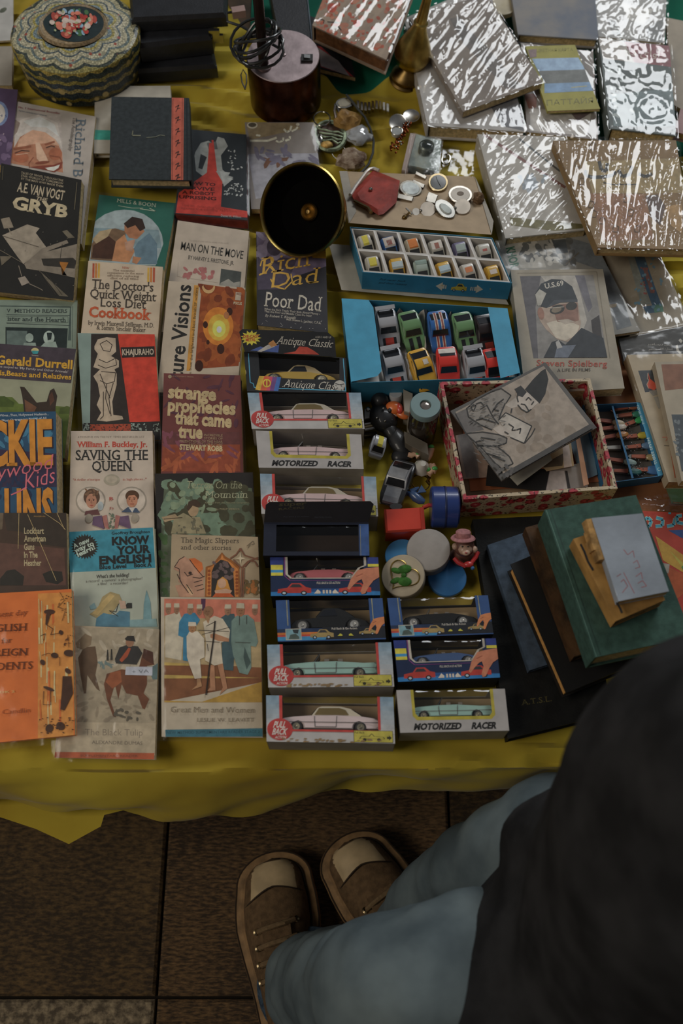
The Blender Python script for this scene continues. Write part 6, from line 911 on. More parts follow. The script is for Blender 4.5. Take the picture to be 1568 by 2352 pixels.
# brass horn
BRS = M('#7d6a34', .32, 1, .2, 40, name='brass', gain=2.6); BRD = M('#6b5630', .38, 1, .3, 30, name='aged_brass', gain=2)
c0 = P(692, 483, 7.6); d = (CAM - c0).normalized(); nz_ = (d + Vector((-.42, .12, 0))).normalized(); T = nz_.to_track_quat('Z', 'X').to_matrix().to_4x4(); T.translation = c0; R_ = .0615
r = thing('brass_horn', 'brass bell-shaped horn with a black mouth, lying face up on the books', 'horn', c0 - nz_ * .05)
b = MB(); b.lathe([(.012, -.056), (.030, -.054), (.046, -.046), (.0535, -.034), (.0555, -.018), (.0575, -.006), (R_, 0)], BRD, 56, T, cap1=False); b.build('bell', r)
b = MB(); b.lathe([(R_ * 1.0, -.001), (R_ * 1.03, .001), (R_ * 1.0, .0035), (R_ * .96, .001), (R_ * .95, -.003)], BRS, 56, T, cap0=False, cap1=False); b.build('rim', r)
b = MB(); b.lathe([(R_ * .95, -.003), (R_ * .9, -.012), (R_ * .7, -.026), (0, -.030)], M('#0b0a09', .95, 0, .1, 60, spec=.05, gain=1), 48, T, cap0=False); b.build('mouth', r)
b = MB(); T2 = T @ Matrix.Translation((0, 0, -.029)); b.lathe([(.0122, 0), (.0128, .004), (.0112, .006), (.0092, .004), (.0076, .002), (.0044, .005), (.0026, .008), (0, .0085)], BRD, 30, T2, cap0=False); b.build('boss', r)
b = MB(); b.lathe([(.056, -.022), (.0575, -.022), (.0575, -.016), (.056, -.016)], BRS, 48, T, cap0=False, cap1=False); b.build('band', r)
# brass vase
c0 = P(930, 186, -.9); T = Matrix.Translation(c0) @ Matrix.Rotation(R(9), 4, 'Y'); r = thing('brass_vase', 'slender brass rosewater sprinkler vase with a long tapering neck', 'vase', c0); cm = .01
for nm, pr in (('foot', [(2.5, 0), (2.6, .25), (2.3, .5), (2.45, 1.2), (2.0, 2.0), (1.25, 2.5), (1.1, 2.8)]), ('bulb', [(1.1, 2.8), (1.5, 3.0), (2.5, 4.0), (2.85, 5.3), (2.6, 6.6), (1.9, 8.2), (1.25, 9.6), (.95, 10.6)]), ('neck', [(.95, 10.6), (1.1, 10.75), (1.1, 11), (.85, 11.2), (.7, 14), (.5, 19), (.42, 24), (.7, 24.6), (.7, 25)])):
    b = MB(); b.lathe([(x * cm, z * cm) for x, z in pr], BRS if nm != 'foot' else BRD, 40, T, cap0=nm == 'foot', cap1=nm == 'neck'); b.build(nm, r)
# red patterned old book and magazine behind the vase
s, p = bk('book', 'thick old book with red and cream floral boards in cellophane', [(770, -75), (965, -75), (887, 137), (717, 58)], 2.9, 6.3, 6.3, '#7a6a5a', Z2, hard=True, group=GR, pages=M('#5a3a20', .8, 0, .2, 100))
p.spots('#8a3f26', 90, 680, -40, 1260, 330, 18, 3, .9).spots('#8d5a44', 60, 680, -40, 1260, 330, 24, 4, .8).oval('#8f3824', 790, 50, 30, 30).oval('#8f3824', 950, 150, 24, 24).line('#33261c', 7, 700, 118, 740, 130, 735, 150).line('#33261c', 7, 760, 140, 820, 145).line('#33261c', 7, 830, 170, 850, 195); p.done(); sleeve(s, s.root, .003, .004, FOIL, 40, 40, 41, stretch=(1.2, .15), rot=.35)
s, p = bk('magazine', 'dark magazine with a red-edged pale triangle behind the copper lamp', [(655, 20), (790, 60), (816, 178), (700, 150)], .8, .9, .9, '#1d1a1b', Z2, group=GR, cat='magazine'); p.flat('#8a2a2c', 680, 288, 720, 300, 930, 495, 720, 430).flat('#857c7a', 690, 300, 830, 390, 905, 490, 720, 425); p.done()
b = MB(); q = P(1150, 8, 1.2); b.lathe([(.026, 0), (.028, .002), (.027, .009), (.024, .0095), (.022, .007), (0, .006)], M('#8f8468', .4, 0, .1, 40), 40, Matrix.Translation((q.x, q.y, TZ + .004))); o = b.build('saucer', loc=(q.x, q.y, TZ)); tag(o, 'small cream saucer peeping out between wrapped books', 'saucer')
s, p = bk('magazine', 'white sheet with a printed leaf in clear plastic beside the tin', [(-70, -40), (30, -40), (30, 92), (-80, 100)], .3, .4, .4, '#8f8d88', Z1, cat='sheet', group=GR); p.oval('#4c5044', 20, 65, 26, 14, -30); p.done()
s, p = bk('magazine', 'clear blister pack with a pale card beside the tin', [(-80, 108), (29, 106), (27, 196), (-80, 196)], .8, .9, .9, '#7d766a', Z1, cat='blister pack', group=GR); p.done(); sleeve(s, s.root, .002, .002, FOIL, 24, 20, 44)
# ------------------------------------------------------------------ jewellery and trinkets
def ringpx(mb, x, y, rx, ry, h, r, m, rot=0, n=26, up=None):
    q = [];
    for i in range(n): an = 2 * math.pi * i / n; dx, dy = rx * math.cos(an), ry * math.sin(an); q.append(P(x + dx * math.cos(R(rot)) - dy * math.sin(R(rot)), y + dx * math.sin(R(rot)) + dy * math.cos(R(rot)), h if up is None else h + up * math.sin(an)))
    mb.tube(q, r, m, 6, True)
def discpx(mb, x, y, rx, ry, h0, h1, m, rot=0, n=26, bev=.0006):
    q = []
    for i in range(n): an = -2 * math.pi * i / n; dx, dy = rx * math.cos(an), ry * math.sin(an); q.append((x + dx * math.cos(R(rot)) - dy * math.sin(R(rot)), y + dx * math.sin(R(rot)) + dy * math.cos(R(rot))))
    rslab(mb, q, h0, h1, m, bev)
LS = ld                                                    # trinkets lie on the slanted cardboard lid
def lidh(x, y): return (LS.at(x, y).z - TZ) * 100
SIL = metal('#86847e', .22); STE = metal('#6d6a64', .35)
r = thing('coin_purse', 'worn red leather coin purse with a white metal clasp on the cardboard lid', 'purse', LS.at(862, 440)); RED = M('#7d2c22', .5, 0, .18, 40, .3, name='red_leather'); CF = [(806, 445), (857, 390), (918, 415), (914, 440), (910, 465), (880, 492), (868, 494), (850, 482), (815, 464)]
b = MB(); lo = [LS.at(*q, .0018) for q in CF[::-1]]; mdl = [LS.at(*q, .006) for q in CF[::-1]]; ce = LS.at(862, 440, .011); up = [lerp(LS.at(*q, .010), ce, .25) for q in CF[::-1]]; b.grid([lo, mdl, up], RED, True, True); b.face(up, RED); b.face(lo[::-1], RED); b.build('pouch', r)
b = MB(); WM = M('#a09b93', .35, .5, .05, 40); b.tube([LS.at(*q, .008) for q in ((804, 448), (815, 430), (840, 396), (848, 389), (858, 387), (870, 392))], .0027, WM, 8); b.build('clasp_frame', r)
b = MB(); b.tube([LS.at(*q, .006) for q in ((814, 462), (830, 470), (846, 478), (852, 488))], .0028, metal('#7d6a48', .3), 8); b.build('hinge_bar', r)
b = MB(); b.ball(LS.at(851, 435, .012), .0032, SIL, 10, 6); b.build('snap', r)
def watch(label, x, y, rx, ry, dial, rim, straps, rot=0, name='wristwatch', cat='watch', hgt=.7):
    h = lidh(x, y); r = thing(name, label, cat, P(x, y, h), 'trinkets on the cardboard lid'); b = MB(); discpx(b, x, y, rx, ry, h, h + hgt, metal(rim, .25), rot); b.build('case', r); b = MB(); discpx(b, x, y, rx * .8, ry * .8, h + hgt - .05, h + hgt + .06, dial, rot); b.build('dial', r)
    for q in straps: b = MB(); hh = max(lidh(*c) for c in q); rslab(b, q, hh, hh + .35, metal('#8a857c', .3), .0008); b.build('strap_link', r)
    return r
r = watch('oval steel watch with a pale faceted dial on the cardboard lid', 943, 432, 26, 18, M('#8d9290', .25, .3, .2, 60), '#77746c', [[(914, 444), (950, 452), (946, 462), (912, 454)], [(948, 412), (976, 424), (972, 432), (946, 420)], [(955, 393), (980, 405), (977, 411), (953, 399)]], 12)
r = watch('round black-dialled watch with a tan rim on the cardboard lid', 1006, 418, 23, 21, plastic('#232421', .2), '#8a7a5c', [[(984, 440), (1006, 448), (1000, 462), (978, 455)], [(980, 452), (1002, 459), (999, 467), (977, 461)]], 0, hgt=1.0)
b = MB(); h = lidh(1006, 418) + 1.1; b.tube([P(1006, 418, h), P(1001, 405, h)], .0004, SIL, 5); b.tube([P(1006, 418, h), P(1012, 428, h)], .0004, SIL, 5); b.build('hands', r)
r = watch('white ring-shaped watch head with a dark centre', 1057, 446, 28, 20, M('#a39c92', .5, 0, .05, 50), '#8f8a82', [], 6, hgt=1.2); b = MB(); h = lidh(1057, 446) + 1.28; discpx(b, 1057, 444, 8, 5, h, h + .03, M('#5c5248', .6)); b.build('hub', r)
h = lidh(1022, 480) + .2; r = thing('disc_bracelet', 'bracelet of grey enamel discs and a crystal oval', 'bracelet', P(1022, 480, h)); GE = M('#857c70', .4, .3, .08, 60)
for x, y, a, c, m in ((982, 480, 18, 18, GE), (1062, 474, 19, 18, GE), (955, 486, 9, 9, M('#a8a39a', .35))): b = MB(); discpx(b, x, y, a, c, h, h + .3, m); b.build('disc', r)
b = MB(); discpx(b, 1022, 479, 27, 17, h, h + .7, SIL, 40); b.build('crystal_setting', r); b = MB(); discpx(b, 1023, 478, 17, 10, h + .65, h + .9, M('#9aa09c', .1, .2, .1, 60), 40, bev=.002); b.build('crystal', r)
for x, y in ((1001, 474), (1045, 478), (966, 484)): b = MB(); b.ball(P(x, y, h + .3), .0024, SIL, 8, 6); b.build('link', r)
h = lidh(935, 492); r = thing('cufflinks', 'pair of tarnished cufflinks by the edge of the cardboard lid', 'cufflink', P(935, 492, h)); b = MB(); b.tube([P(928, 500, h + .3), P(940, 488, h + .5)], .0015, BRD, 7); b.ball(P(929, 500, h + .3), .004, BRD, 9, 6); b.build('stud', r); b = MB(); b.tube([P(932, 478, h + .5), P(946, 492, h + .3)], .0013, SIL, 7); b.build('pin', r)
def rock(name, label, x, y, h, s3, m, seed, grp):
    b = MB(); c0 = P(x, y, h); rows = []
    for i in range(10):
        a = math.pi * i / 9 - math.pi / 2; rows.append([])
        for j in range(14):
            v = Vector((math.cos(a) * math.cos(j * .4488), math.cos(a) * math.sin(j * .4488), math.sin(a))); k = 1 + .45 * noise.noise(v * 1.8 + Vector((seed, 0, 0))) + .18 * noise.noise(v * 5 + Vector((seed, 3, 0))); rows[-1].append(c0 + Vector((v.x * s3[0], v.y * s3[1], v.z * s3[2])) * k)
    b.grid(rows, m, False, True); o = b.build(name, loc=(c0.x, c0.y, c0.z - s3[2])); tag(o, label, 'mineral', grp); return o
MN = 'mineral pieces beside the key rings'
rock('mineral', 'small brown pebble at the corner of the cardboard lid', 1098, 456, lidh(1090, 450) + .9, (.009, .008, .008), M('#4f3c28', .8, 0, .3, 90, .5), 3, MN)
rock('mineral', 'ribbed amber-brown shell-like mineral between key ring and watch', 798, 276, 1.2, (.019, .017, .012), M('#5f4620', .5, 0, .35, 60, .8, col2='#8a6a34'), 5, MN)
rock('mineral', 'clear glassy crystal chunk beside the key ring', 824, 312, .8, (.020, .017, .010), M('#8d8f90', .06, .25, .3, 30, spec=.9), 8, MN)
rock('mineral', 'rough brown crystal cluster above the red purse', 806, 366, 1.0, (.022, .018, .012), M('#4a3524', .7, 0, .35, 80, .9, col2='#857766'), 11, MN)
r = thing('key_ring', 'steel split ring with a round green-grey medallion of braided links', 'key ring', P(750, 310, 0)); b = MB(); ringpx(b, 739, 273, 19, 16, .9, .0012, SIL, 0, 30, .5); b.build('split_ring', r)
b = MB(); GG = M('#66705a', .45, .5, .3, 90, .4); discpx(b, 757, 314, 36, 33, .1, .5, M('#3c2a20', .6), 25); ringpx(b, 757, 313, 35, 32, .7, .0036, GG, 25, 30); b.build('medallion', r)
b = MB()
for i in range(4): q = [(730 + i * 4, 298 + i * 9), (748, 296 + i * 8), (762, 306 + i * 6), (776, 300 + i * 9), (788 - i * 2, 312 + i * 6)]; b.tube([P(x, y + (3 if j % 2 else -3), .9 + .2 * (j % 2)) for j, (x, y) in enumerate(q)], .0016, GG, 7)
o = b.build('braided_links', r); o['kind'] = 'stuff'
b = MB(); ringpx(b, 778, 350, 16, 15, .5, .0008, STE, 0, 24); b.build('small_ring', r)
b = MB(); b.ball(P(750, 334, .9), (.010, .007, .006), M('#9a7a3c', .4, .3, .3, 160, .6), 12, 8); b.build('striped_bead', r)
b = MB(); b.ball(P(736, 318, .6), (.006, .012, .004), SIL, 10, 6); b.build('tag', r)
r = thing('bracelet_watch', 'old steel watch with an expanding link bracelet above the minerals', 'watch', P(800, 240, 0)); b = MB(); discpx(b, 791, 236, 21, 12, .2, 1.2, SIL, -5); b.build('case', r); b = MB(); discpx(b, 791, 235, 16, 9, 1.15, 1.28, M('#7d7868', .3, .2, .1, 60), -5); b.build('dial', r)
for i in range(9): x = 822 + i * 8.5; y = 238 + 3 * math.sin(i * .9) + i * .6; b = MB(); rslab(b, [(x - 3, y - 9), (x - 2.5, y + 10), (x + 3.2, y + 11), (x + 2.8, y - 8)], .1, .9, metal('#7d7050' if i in (4, 6) else '#86827a', .25), .001); b.build('link', r)
b = MB(); b.tube([P(*q, .9) for q in ((770, 240), (768, 255), (772, 275), (778, 282), (780, 262), (775, 248))], .0022, SIL, 8); b.build('loose_band', r)
b = MB(); b.tube([P(x, y, h) for x, y, h in ((795, 218, 1.6), (806, 230, 1.5), (823, 252, .9), (838, 270, .4), (850, 295, .4), (858, 325, .4), (856, 352, .4), (846, 378, .6), (830, 396, 1.3), (806, 409, 1.8))], .0019, M('#2f312f', .6), 8); o = b.build('necklace', loc=tuple(P(830, 320))); tag(o, 'thin black cord necklace curving round the minerals', 'necklace')
CO = 'silver coins beside the copper chain'
for x, y, lab, t_ in ((913, 281, 'silver coin leaning at the copper chain', 18), (944, 266, 'flat silver coin beyond the leaning one', 0)):
    b = MB(); c0 = P(x, y, .45); b.lathe([(.0128, -.0008), (.0134, -.0004), (.0134, .0006), (.0124, .001), (.0118, .0006), (0, .0007)], metal('#a3a09a', .3), 30, Matrix.Translation(c0) @ Matrix.Rotation(R(t_), 4, 'X')); o = b.build('coin', loc=(c0.x, c0.y, c0.z - .001)); tag(o, lab, 'coin', CO)
b = MB(); rn = random.Random(9); cop = metal('#7d4020', .3)
for i in range(90): t_ = i / 90; x, y = 940 - 38 * t_ + rn.uniform(-9, 9), 283 + 60 * t_ + rn.uniform(-8, 8); b.ball(P(x, y, .3 + rn.uniform(0, .8)), .0019, cop if rn.random() < .8 else SIL, 6, 4)
o = b.build('copper_chain', loc=tuple(P(915, 315))); tag(o, 'heap of fine copper chain below the coins', 'chain', None, 'stuff')
r = thing('clear_brooch', 'round clear glass brooch on the copper chain', 'brooch', P(911, 302, .6)); b = MB(); discpx(b, 911, 301, 12, 9, .9, 1.5, M('#8f9290', .1, .3, .1, 50, spec=.9)); b.build('glass', r); b = MB(); ringpx(b, 911, 301, 13, 10, 1.2, .001, SIL); b.build('rim', r)
r = thing('toy_camera', 'small grey camera trinket in clear plastic with a key ring', 'camera', P(975, 350, 0)); CG = M('#4f5650', .3, .3, .15, 60, name='camera_grey')
b = MB(); rslab(b, [(936, 380), (1008, 396), (1015, 322), (955, 306)], .1, 1.6, CG, .0015); b.build('body', r); b = MB(); rslab(b, [(922, 391), (936, 394), (958, 306), (942, 304)], .1, 1.1, M('#7d6f68', .25, 0, .1, 40), .0015); b.build('grip', r)
b = MB(); T = Matrix.Translation(P(979, 340, 1.6)); b.lathe([(.0115, 0), (.0115, .006), (.0095, .008), (.0085, .006), (0, .005)], CG, 26, T); b.build('lens', r); b = MB(); b.lathe([(.0082, .0062), (.004, .0082), (0, .0086)], plastic('#232826', .1), 20, T, cap0=False); b.build('lens_glass', r)
b = MB(); ringpx(b, 1024, 366, 9, 12, .9, .0014, SIL, 20); b.build('ring', r); b = MB(); f = Surf((1018, 330), (1098, 345), (1090, 410), (1010, 398), .5); rows = [[f.uv(i / 12, j / 9, .001 * noise.noise(Vector((i * .6, j * .6, 2)))) for i in range(13)] for j in range(10)]; b.grid(rows, FOIL); b.build('plastic_bag', r)
b = MB(); rslab(b, [(930, 396), (1010, 402), (1018, 318), (948, 302)], 1.7, 2.3, ACET, .002); b.build('clear_case', r)
# ------------------------------------------------------------------ toys and tins in the middle
c0 = P(977, 929, 8.2); jx, jy = c0.x, c0.y; r = thing('glass_jar', 'smoky glass jar with a grey-green plastic cap, full of dark powder', 'jar', (jx, jy, TZ)); T = Matrix.Translation((jx, jy, TZ)); b = MB(); b.lathe([(.015, 0), (.0185, .002), (.0185, .06), (.0165, .066), (.0165, .072)], M('#241f1a', .08, 0, .2, 30, spec=.6, name='smoky_glass'), 36, T); b.build('jar_body', r)
b = MB(); CAP = plastic('#5a6f70', .45); b.lathe([(.0182, .070), (.0192, .071), (.0192, .079), (.0182, .0815), (.0072, .0815), (.0066, .079)], CAP, 40, T, cap1=False, cap0=False); b.build('cap', r); b = MB(); b.lathe([(.0068, .0785), (.0045, .0798), (0, .080)], M('#6a6460', .08, .3, .2, 50), 24, T, cap0=False); b.build('cap_window', r)
r = thing('plastic_stand', 'grey plastic display stand with two bent plates beside the jar', 'stand', P(945, 985, 0)); GP = plastic('#6a6459', .45)
b = MB(); rslab(b, [(928, 945), (946, 950), (948, 903), (926, 893)], 0, 3.4, GP, .001); b.build('plate', r); b = MB(); rslab(b, [(931, 1017), (985, 1046), (982, 1018), (928, 990)], 0, 3.0, plastic('#4c463c', .4), .001); b.build('plate', r); b = MB(); rslab(b, [(936, 1000), (950, 1000), (950, 945), (936, 945)], 0, 2.4, GP, .001); b.build('bridge', r)
r = thing('toy_goldfish', 'small orange rubber goldfish with red fin and white belly', 'toy', P(905, 945, 1.2)); OR = plastic('#a8521a', .35); b = MB(); c0 = P(905, 938, 2.2); b.ball(c0, (.012, .010, .009), OR, 18, 12, Matrix.Rotation(R(-10), 4, 'Z')); b.build('body', r)
b = MB(); b.ball(c0 + Vector((-.003, -.006, -.003)), (.009, .007, .006), plastic('#a39a92', .4), 14, 8); b.build('belly', r); b = MB(); b.ball(P(895, 942, 2.7), (.0028, .0032, .0025), RUB, 10, 6); b.build('eye', r); b = MB(); b.ball(P(916, 938, 2.6), (.005, .009, .005), plastic('#96281a', .35), 12, 8, Matrix.Rotation(R(15), 4, 'Z')); b.build('fin', r); b = MB(); b.ball(P(924, 952, 2.2), (.010, .0065, .005), OR, 14, 8, Matrix.Rotation(R(-30), 4, 'Z')); b.build('tail', r)
r = thing('toy_figure', 'jumble of black plastic toy parts with tiny rivets beside the goldfish', 'toy', P(880, 950, 0)); BP = plastic('#0f0f10', .55)
for nm, x, y, h, s3 in (('torso', 880, 960, 1.4, (.018, .022, .014)), ('head', 872, 922, 1.8, (.012, .012, .012)), ('arm', 893, 985, 1.2, (.010, .020, .009)), ('leg', 915, 1015, 1.0, (.013, .024, .010)), ('foot', 925, 1045, .8, (.016, .012, .008))): b = MB(); b.ball(P(x, y, h), s3, BP, 16, 10, Matrix.Rotation(R(25), 4, 'Z')); b.build(nm, r)
for x, y, h in ((884, 967, 2.9), (865, 960, 2.8), (880, 938, 3.0)): b = MB(); b.ball(P(x, y, h), .0017, SIL, 8, 6); b.build('rivet', r)
b = MB(); c0 = P(908, 916, 1.5); b.lathe([(.0085, -.012), (.0085, .008), (.0078, .010), (0, .010)], M('#7f7f80', .5, 0, .08, 40), 24, Matrix.Translation(c0) @ Matrix.Rotation(R(-14), 4, 'X')); o = b.build('thimble', loc=(c0.x, c0.y, c0.z - .012)); tag(o, 'pale grey plastic thimble beside the jar', 'thimble')
r = thing('door_latch', 'small riveted steel latch beside the sky-blue cartons', 'latch', P(845, 950, 0)); b = MB(); rslab(b, [(836, 963), (852, 960), (856, 950), (849, 934), (836, 938)], .2, 1.6, STE, .001); b.build('plate', r); b = MB(); b.lathe([(.003, 0), (.003, .002), (.0015, .003), (0, .003)], SIL, 12, Matrix.Translation(P(845, 940, 1.65))); b.build('rivet', r); b = MB(); b.tube([P(852, 940, 1.4), P(866, 936, 1.4)], .0012, SIL, 7); b.build('pin', r)
r = thing('battery_clip', 'ribbed metal battery clip lying by the latch', 'clip', P(850, 982, 0))
for i in range(3): b = MB(); b.tube([P(837, 975 + i * 6, 1.0), P(863, 970 + i * 6, 1.0)], .0022, metal('#8a7a5c' if i == 1 else '#8f8c86', .3), 8); b.build('tube', r)
b = MB(); rslab(b, [(833, 1003), (866, 1000), (864, 990), (838, 992)], 0, .6, metal('#3a3222', .5), .001); b.build('base', r)
# loose toy cars on the cloth
X = (P(866, 1010, 1) - P(856, 1052, 1)); m = frame(P(857, 1056, .2), X, Vector((.25, -.15, 1))); car('mini', 'mini_car', 'loose silver mini car with a yellow roof stripe, standing on the cloth', 'toy car', None, m, .030, '#858588', None, '#77726a', [('#a59a2a', .40, .95, -.1, .12)], bumpers=False)
X = (P(935, 1070, 2) - P(898, 1165, 2)); m = frame(P(896, 1166, .3), X, Vector((-.15, .05, 1))); car('racer', 'racing_car', 'loose black and silver toy car beside the red plastic case', 'toy car', None, m, X.length * 1.02, '#2a2b2d', '#707276', '#77726a', [('#74767a', .0, .36, -.16, .16), ('#74767a', .50, .72, -.17, .17)], bumpers=True)
r = thing('fairy_figurine', 'broken figurine in a white and green tunic on a key ring', 'figurine', P(968, 1065, 0)); SK = plastic('#9a7a62', .45)
for nm, pts, rr, m in (('arm', [(937, 1044), (945, 1046), (955, 1042), (962, 1050)], [.0035, .0038, .004, .004], SK), ('arm', [(990, 1030), (986, 1046), (980, 1056)], [.0045, .004, .0038], SK), ('leg', [(992, 1068), (998, 1078), (994, 1085)], [.0042, .004, .0036], SK), ('leg', [(985, 1068), (992, 1082), (984, 1090)], [.0044, .004, .0036], SK)): b = MB(); b.tube([P(*q, 1.4) for q in pts], rr, m, 10); b.build(nm, r)
b = MB(); b.lathe([(.0115, 0), (.0085, .006), (.006, .013), (.0035, .017)], plastic('#9c9a92', .45), 10, frame(P(968, 1075, 1.2), (1, .3, 0), (.25, .3, 1)) @ Matrix.Rotation(R(-70), 4, 'X')); b.build('tunic', r); GNP = plastic('#2f7a34', .4)
for x, y in ((990, 1026), (961, 1041), (962, 1066), (982, 1078), (998, 1076)): b = MB(); b.ball(P(x, y, 1.7), (.0042, .0030, .0026), GNP, 10, 6); b.build('trim', r)
b = MB(); ringpx(b, 966, 1108, 21, 17, .35, .0009, BRD, 20, 30); b.build('key_ring', r); b = MB(); b.tube([P(*q, .5) for q in ((982, 1088), (986, 1098), (980, 1106), (986, 1112))], .002, BRD, 7); b.build('chain', r)
r = thing('toy_dolphin', 'small dark blue plastic dolphin lying on the cloth', 'toy', P(950, 1140, 0)); DB = plastic('#2b4060', .3); b = MB(); b.tube([P(*q, .9) for q in ((934, 1133), (945, 1134), (955, 1142), (966, 1150), (975, 1153))], [.002, .0055, .0065, .0055, .003], DB, 12); b.build('body', r); b = MB(); b.prism([(0, 0), (.012, .002), (.006, .012)], .003, DB, Matrix.Translation(P(957, 1135, 1.2)), .0006); b.build('fin', r); b = MB(); b.tube([P(944, 1130, 1), P(955, 1124, 1.2), P(962, 1119, 1.3)], [.004, .003, .001], DB, 8); b.build('flipper', r)
def puck(name, label, cat, x, y, h, r_, hh, m, lidm=None, tilt=(0, 0), grp=None, groove=True):
    c0 = P(x, y, h); T = Matrix.Translation(c0) @ Matrix.Rotation(R(tilt[0]), 4, 'X') @ Matrix.Rotation(R(tilt[1]), 4, 'Y'); r = thing(name, label, cat, c0 - Vector((0, 0, hh)), grp); b = MB(); b.lathe([(r_ * .94, -hh), (r_ * .97, -hh + .001), (r_ * .97, -hh * .45)], m, 48, T, cap1=False); b.build('base', r); b = MB(); b.lathe([(r_ * .99, -hh * .5), (r_, -hh * .48), (r_, -.002), (r_ * .97, -.0004), (r_ * .93, 0), (0, -.0003)], lidm or m, 48, T, cap0=False); b.build('lid', r); return r, T
BT = 'round tins and lids on the cloth'
puck('round_tin', 'light blue round lid half under the white tin', 'lid', 925, 1276, 1.2, .0225, .010, plastic('#2f6a94', .35), grp=BT)
puck('round_tin', 'blue round lid in front of the monkey toy', 'lid', 1027, 1326, 1.1, .0240, .010, plastic('#255a8a', .35), grp=BT)
puck('round_tin', 'white round plastic pot between the red case and the heart tin', 'pot', 984, 1262, 4.0, .0265, .030, M('#77726d', .5, 0, .06, 50, .1), tilt=(6, -4), grp=BT)
r, T = puck('heart_tin', 'cream round tin with a gold heart outline and a green bow', 'tin', 925, 1322, 3.6, .0262, .026, M('#857a66', .45, 0, .06, 50), tilt=(8, -8))
hp = []
for i in range(40): t_ = 2 * math.pi * i / 40; hp.append(T @ Matrix.Rotation(R(-38), 4, 'Z') @ Vector((.0013 * 16 * math.sin(t_) ** 3 * .92,   .00125 * (13 * math.cos(t_) - 5 * math.cos(2 * t_) - 2 * math.cos(3 * t_) - math.cos(4 * t_)) * .95, .0006)))
b = MB(); b.tube(hp, .0008, BRS, 6, True); b.build('heart_outline', r); b = MB(); GB_ = M('#2f5a1e', .9, 0, .2, 120, .5)
for x, y, sx, sy, ro in ((.002, .0075, .0085, .0055, 10), (.002, -.0075, .0085, .0058, -10), (-.008, .006, .0065, .0035, -20), (-.009, -.006, .0065, .0035, 20), (.001, 0, .0032, .0032, 0)): b.ball(T @ Vector((x, y, .001)), (sx, sy, .0024), GB_, 14, 8, T.to_3x3().to_4x4() @ Matrix.Rotation(R(ro), 4, 'Z'))
b.build('bow', r)
c0 = P(1020, 1165, 2.7); T = frame(c0, (.15, 1, .1), (0, -.1, 1)) @ Matrix.Rotation(R(8), 4, 'Y'); r = thing('tape_reel', 'dark blue round plastic tin standing on its edge behind the red case', 'tin', (c0.x, c0.y, TZ)); b = MB(); NB = plastic('#1b2c5c', .3); b.lathe([(0, -.017), (.024, -.017), (.026, -.015), (.026, .015), (.024, .017), (0, .017)], NB, 44, T); b.build('shell', r); b = MB(); b.lathe([(.0264, -.0012), (.0268, 0), (.0264, .0012)], plastic('#121b38', .4), 44, T, cap0=False, cap1=False); b.build('edge_line', r)
r = thing('plastic_case', 'bright red hinged plastic case with a side handle', 'case', P(930, 1190, 0)); RP = plastic('#9a2a18', .3); b = MB(); rslab(b, [(886, 1222), (976, 1216), (972, 1163), (882, 1168)], 0, 3.0, RP, .003); b.build('body', r); b = MB(); rslab(b, [(968, 1217), (977, 1216), (973, 1163), (964, 1164)], 0, 3.15, plastic('#86220f', .3), .001); b.build('lid_edge', r); b = MB(); b.tube([P(*q, 2.4) for q in ((972, 1166), (985, 1160), (993, 1162), (995, 1174))], .0028, RP, 9); b.build('handle', r)
b = MB(); discpx(b, 909, 1163, 15, 8, 2.0, 2.8, RUB, 0); o = b.build('rubber_wheel', loc=tuple(P(909, 1163, 2))); tag(o, 'small black rubber wheel leaning on the red case', 'wheel')
r = thing('toy_monkey', 'monkey figurine with a pink woven hat and a red ribbon collar', 'toy', P(1065, 1285, 0)); BR = plastic('#4a2c22', .5); PK = M('#8a5c5c', .6, 0, .12, 300, .5)
c0 = P(1063, 1268, 3.2); b = MB(); b.ball(c0 + Vector((0, 0, -.012)), (.015, .013, .018), BR, 18, 12); b.build('body', r); b = MB(); hd = P(1066, 1256, 4.6); b.ball(hd, (.0125, .012, .0115), BR, 18, 12); b.build('head', r); b = MB(); b.ball(P(1068, 1262, 5.2), (.0085, .0075, .006), plastic('#8a6f5e', .5), 14, 10); b.build('face', r); b = MB(); b.ball(P(1070, 1269, 5.6), (.005, .004, .003), plastic('#977c6a', .5), 12, 8); b.build('muzzle', r)
for x in (1062, 1074): b = MB(); b.ball(P(x, 1256, 5.7), .0013, RUB, 8, 6); b.build('eye', r)
b = MB(); b.ball(P(1070, 1270, 5.95), (.0018, .001, .0008), plastic('#7a2a28', .5), 8, 6); b.build('mouth', r)
for x, y in ((1045, 1255), (1089, 1262)): b = MB(); b.ball(P(x, y, 4.9), (.004, .0045, .004), plastic('#8a6f5e', .5), 10, 8); b.build('ear', r)
b = MB(); T = Matrix.Translation(P(1063, 1238, 5.4)) @ Matrix.Rotation(R(-48), 4, 'X'); b.lathe([(.0145, 0), (.0148, .001), (.0135, .0025), (.0092, .003), (.0090, .009), (.0075, .0105), (0, .0108)], PK, 36, T); b.build('hat', r)
b = MB(); b.tube([P(*q, 4.2) for q in ((1043, 1282), (1052, 1292), (1068, 1300), (1082, 1294), (1092, 1280), (1097, 1268))], .0028, plastic('#8f1f20', .4), 9); b.ball(P(1076, 1296, 4.5), (.006, .004, .003), plastic('#8f1f20', .4), 10, 8); b.build('ribbon', r); b = MB(); b.ball(P(1085, 1305, 2), .0025, plastic('#2f5a8a', .3), 8, 6); b.build('bell', r)
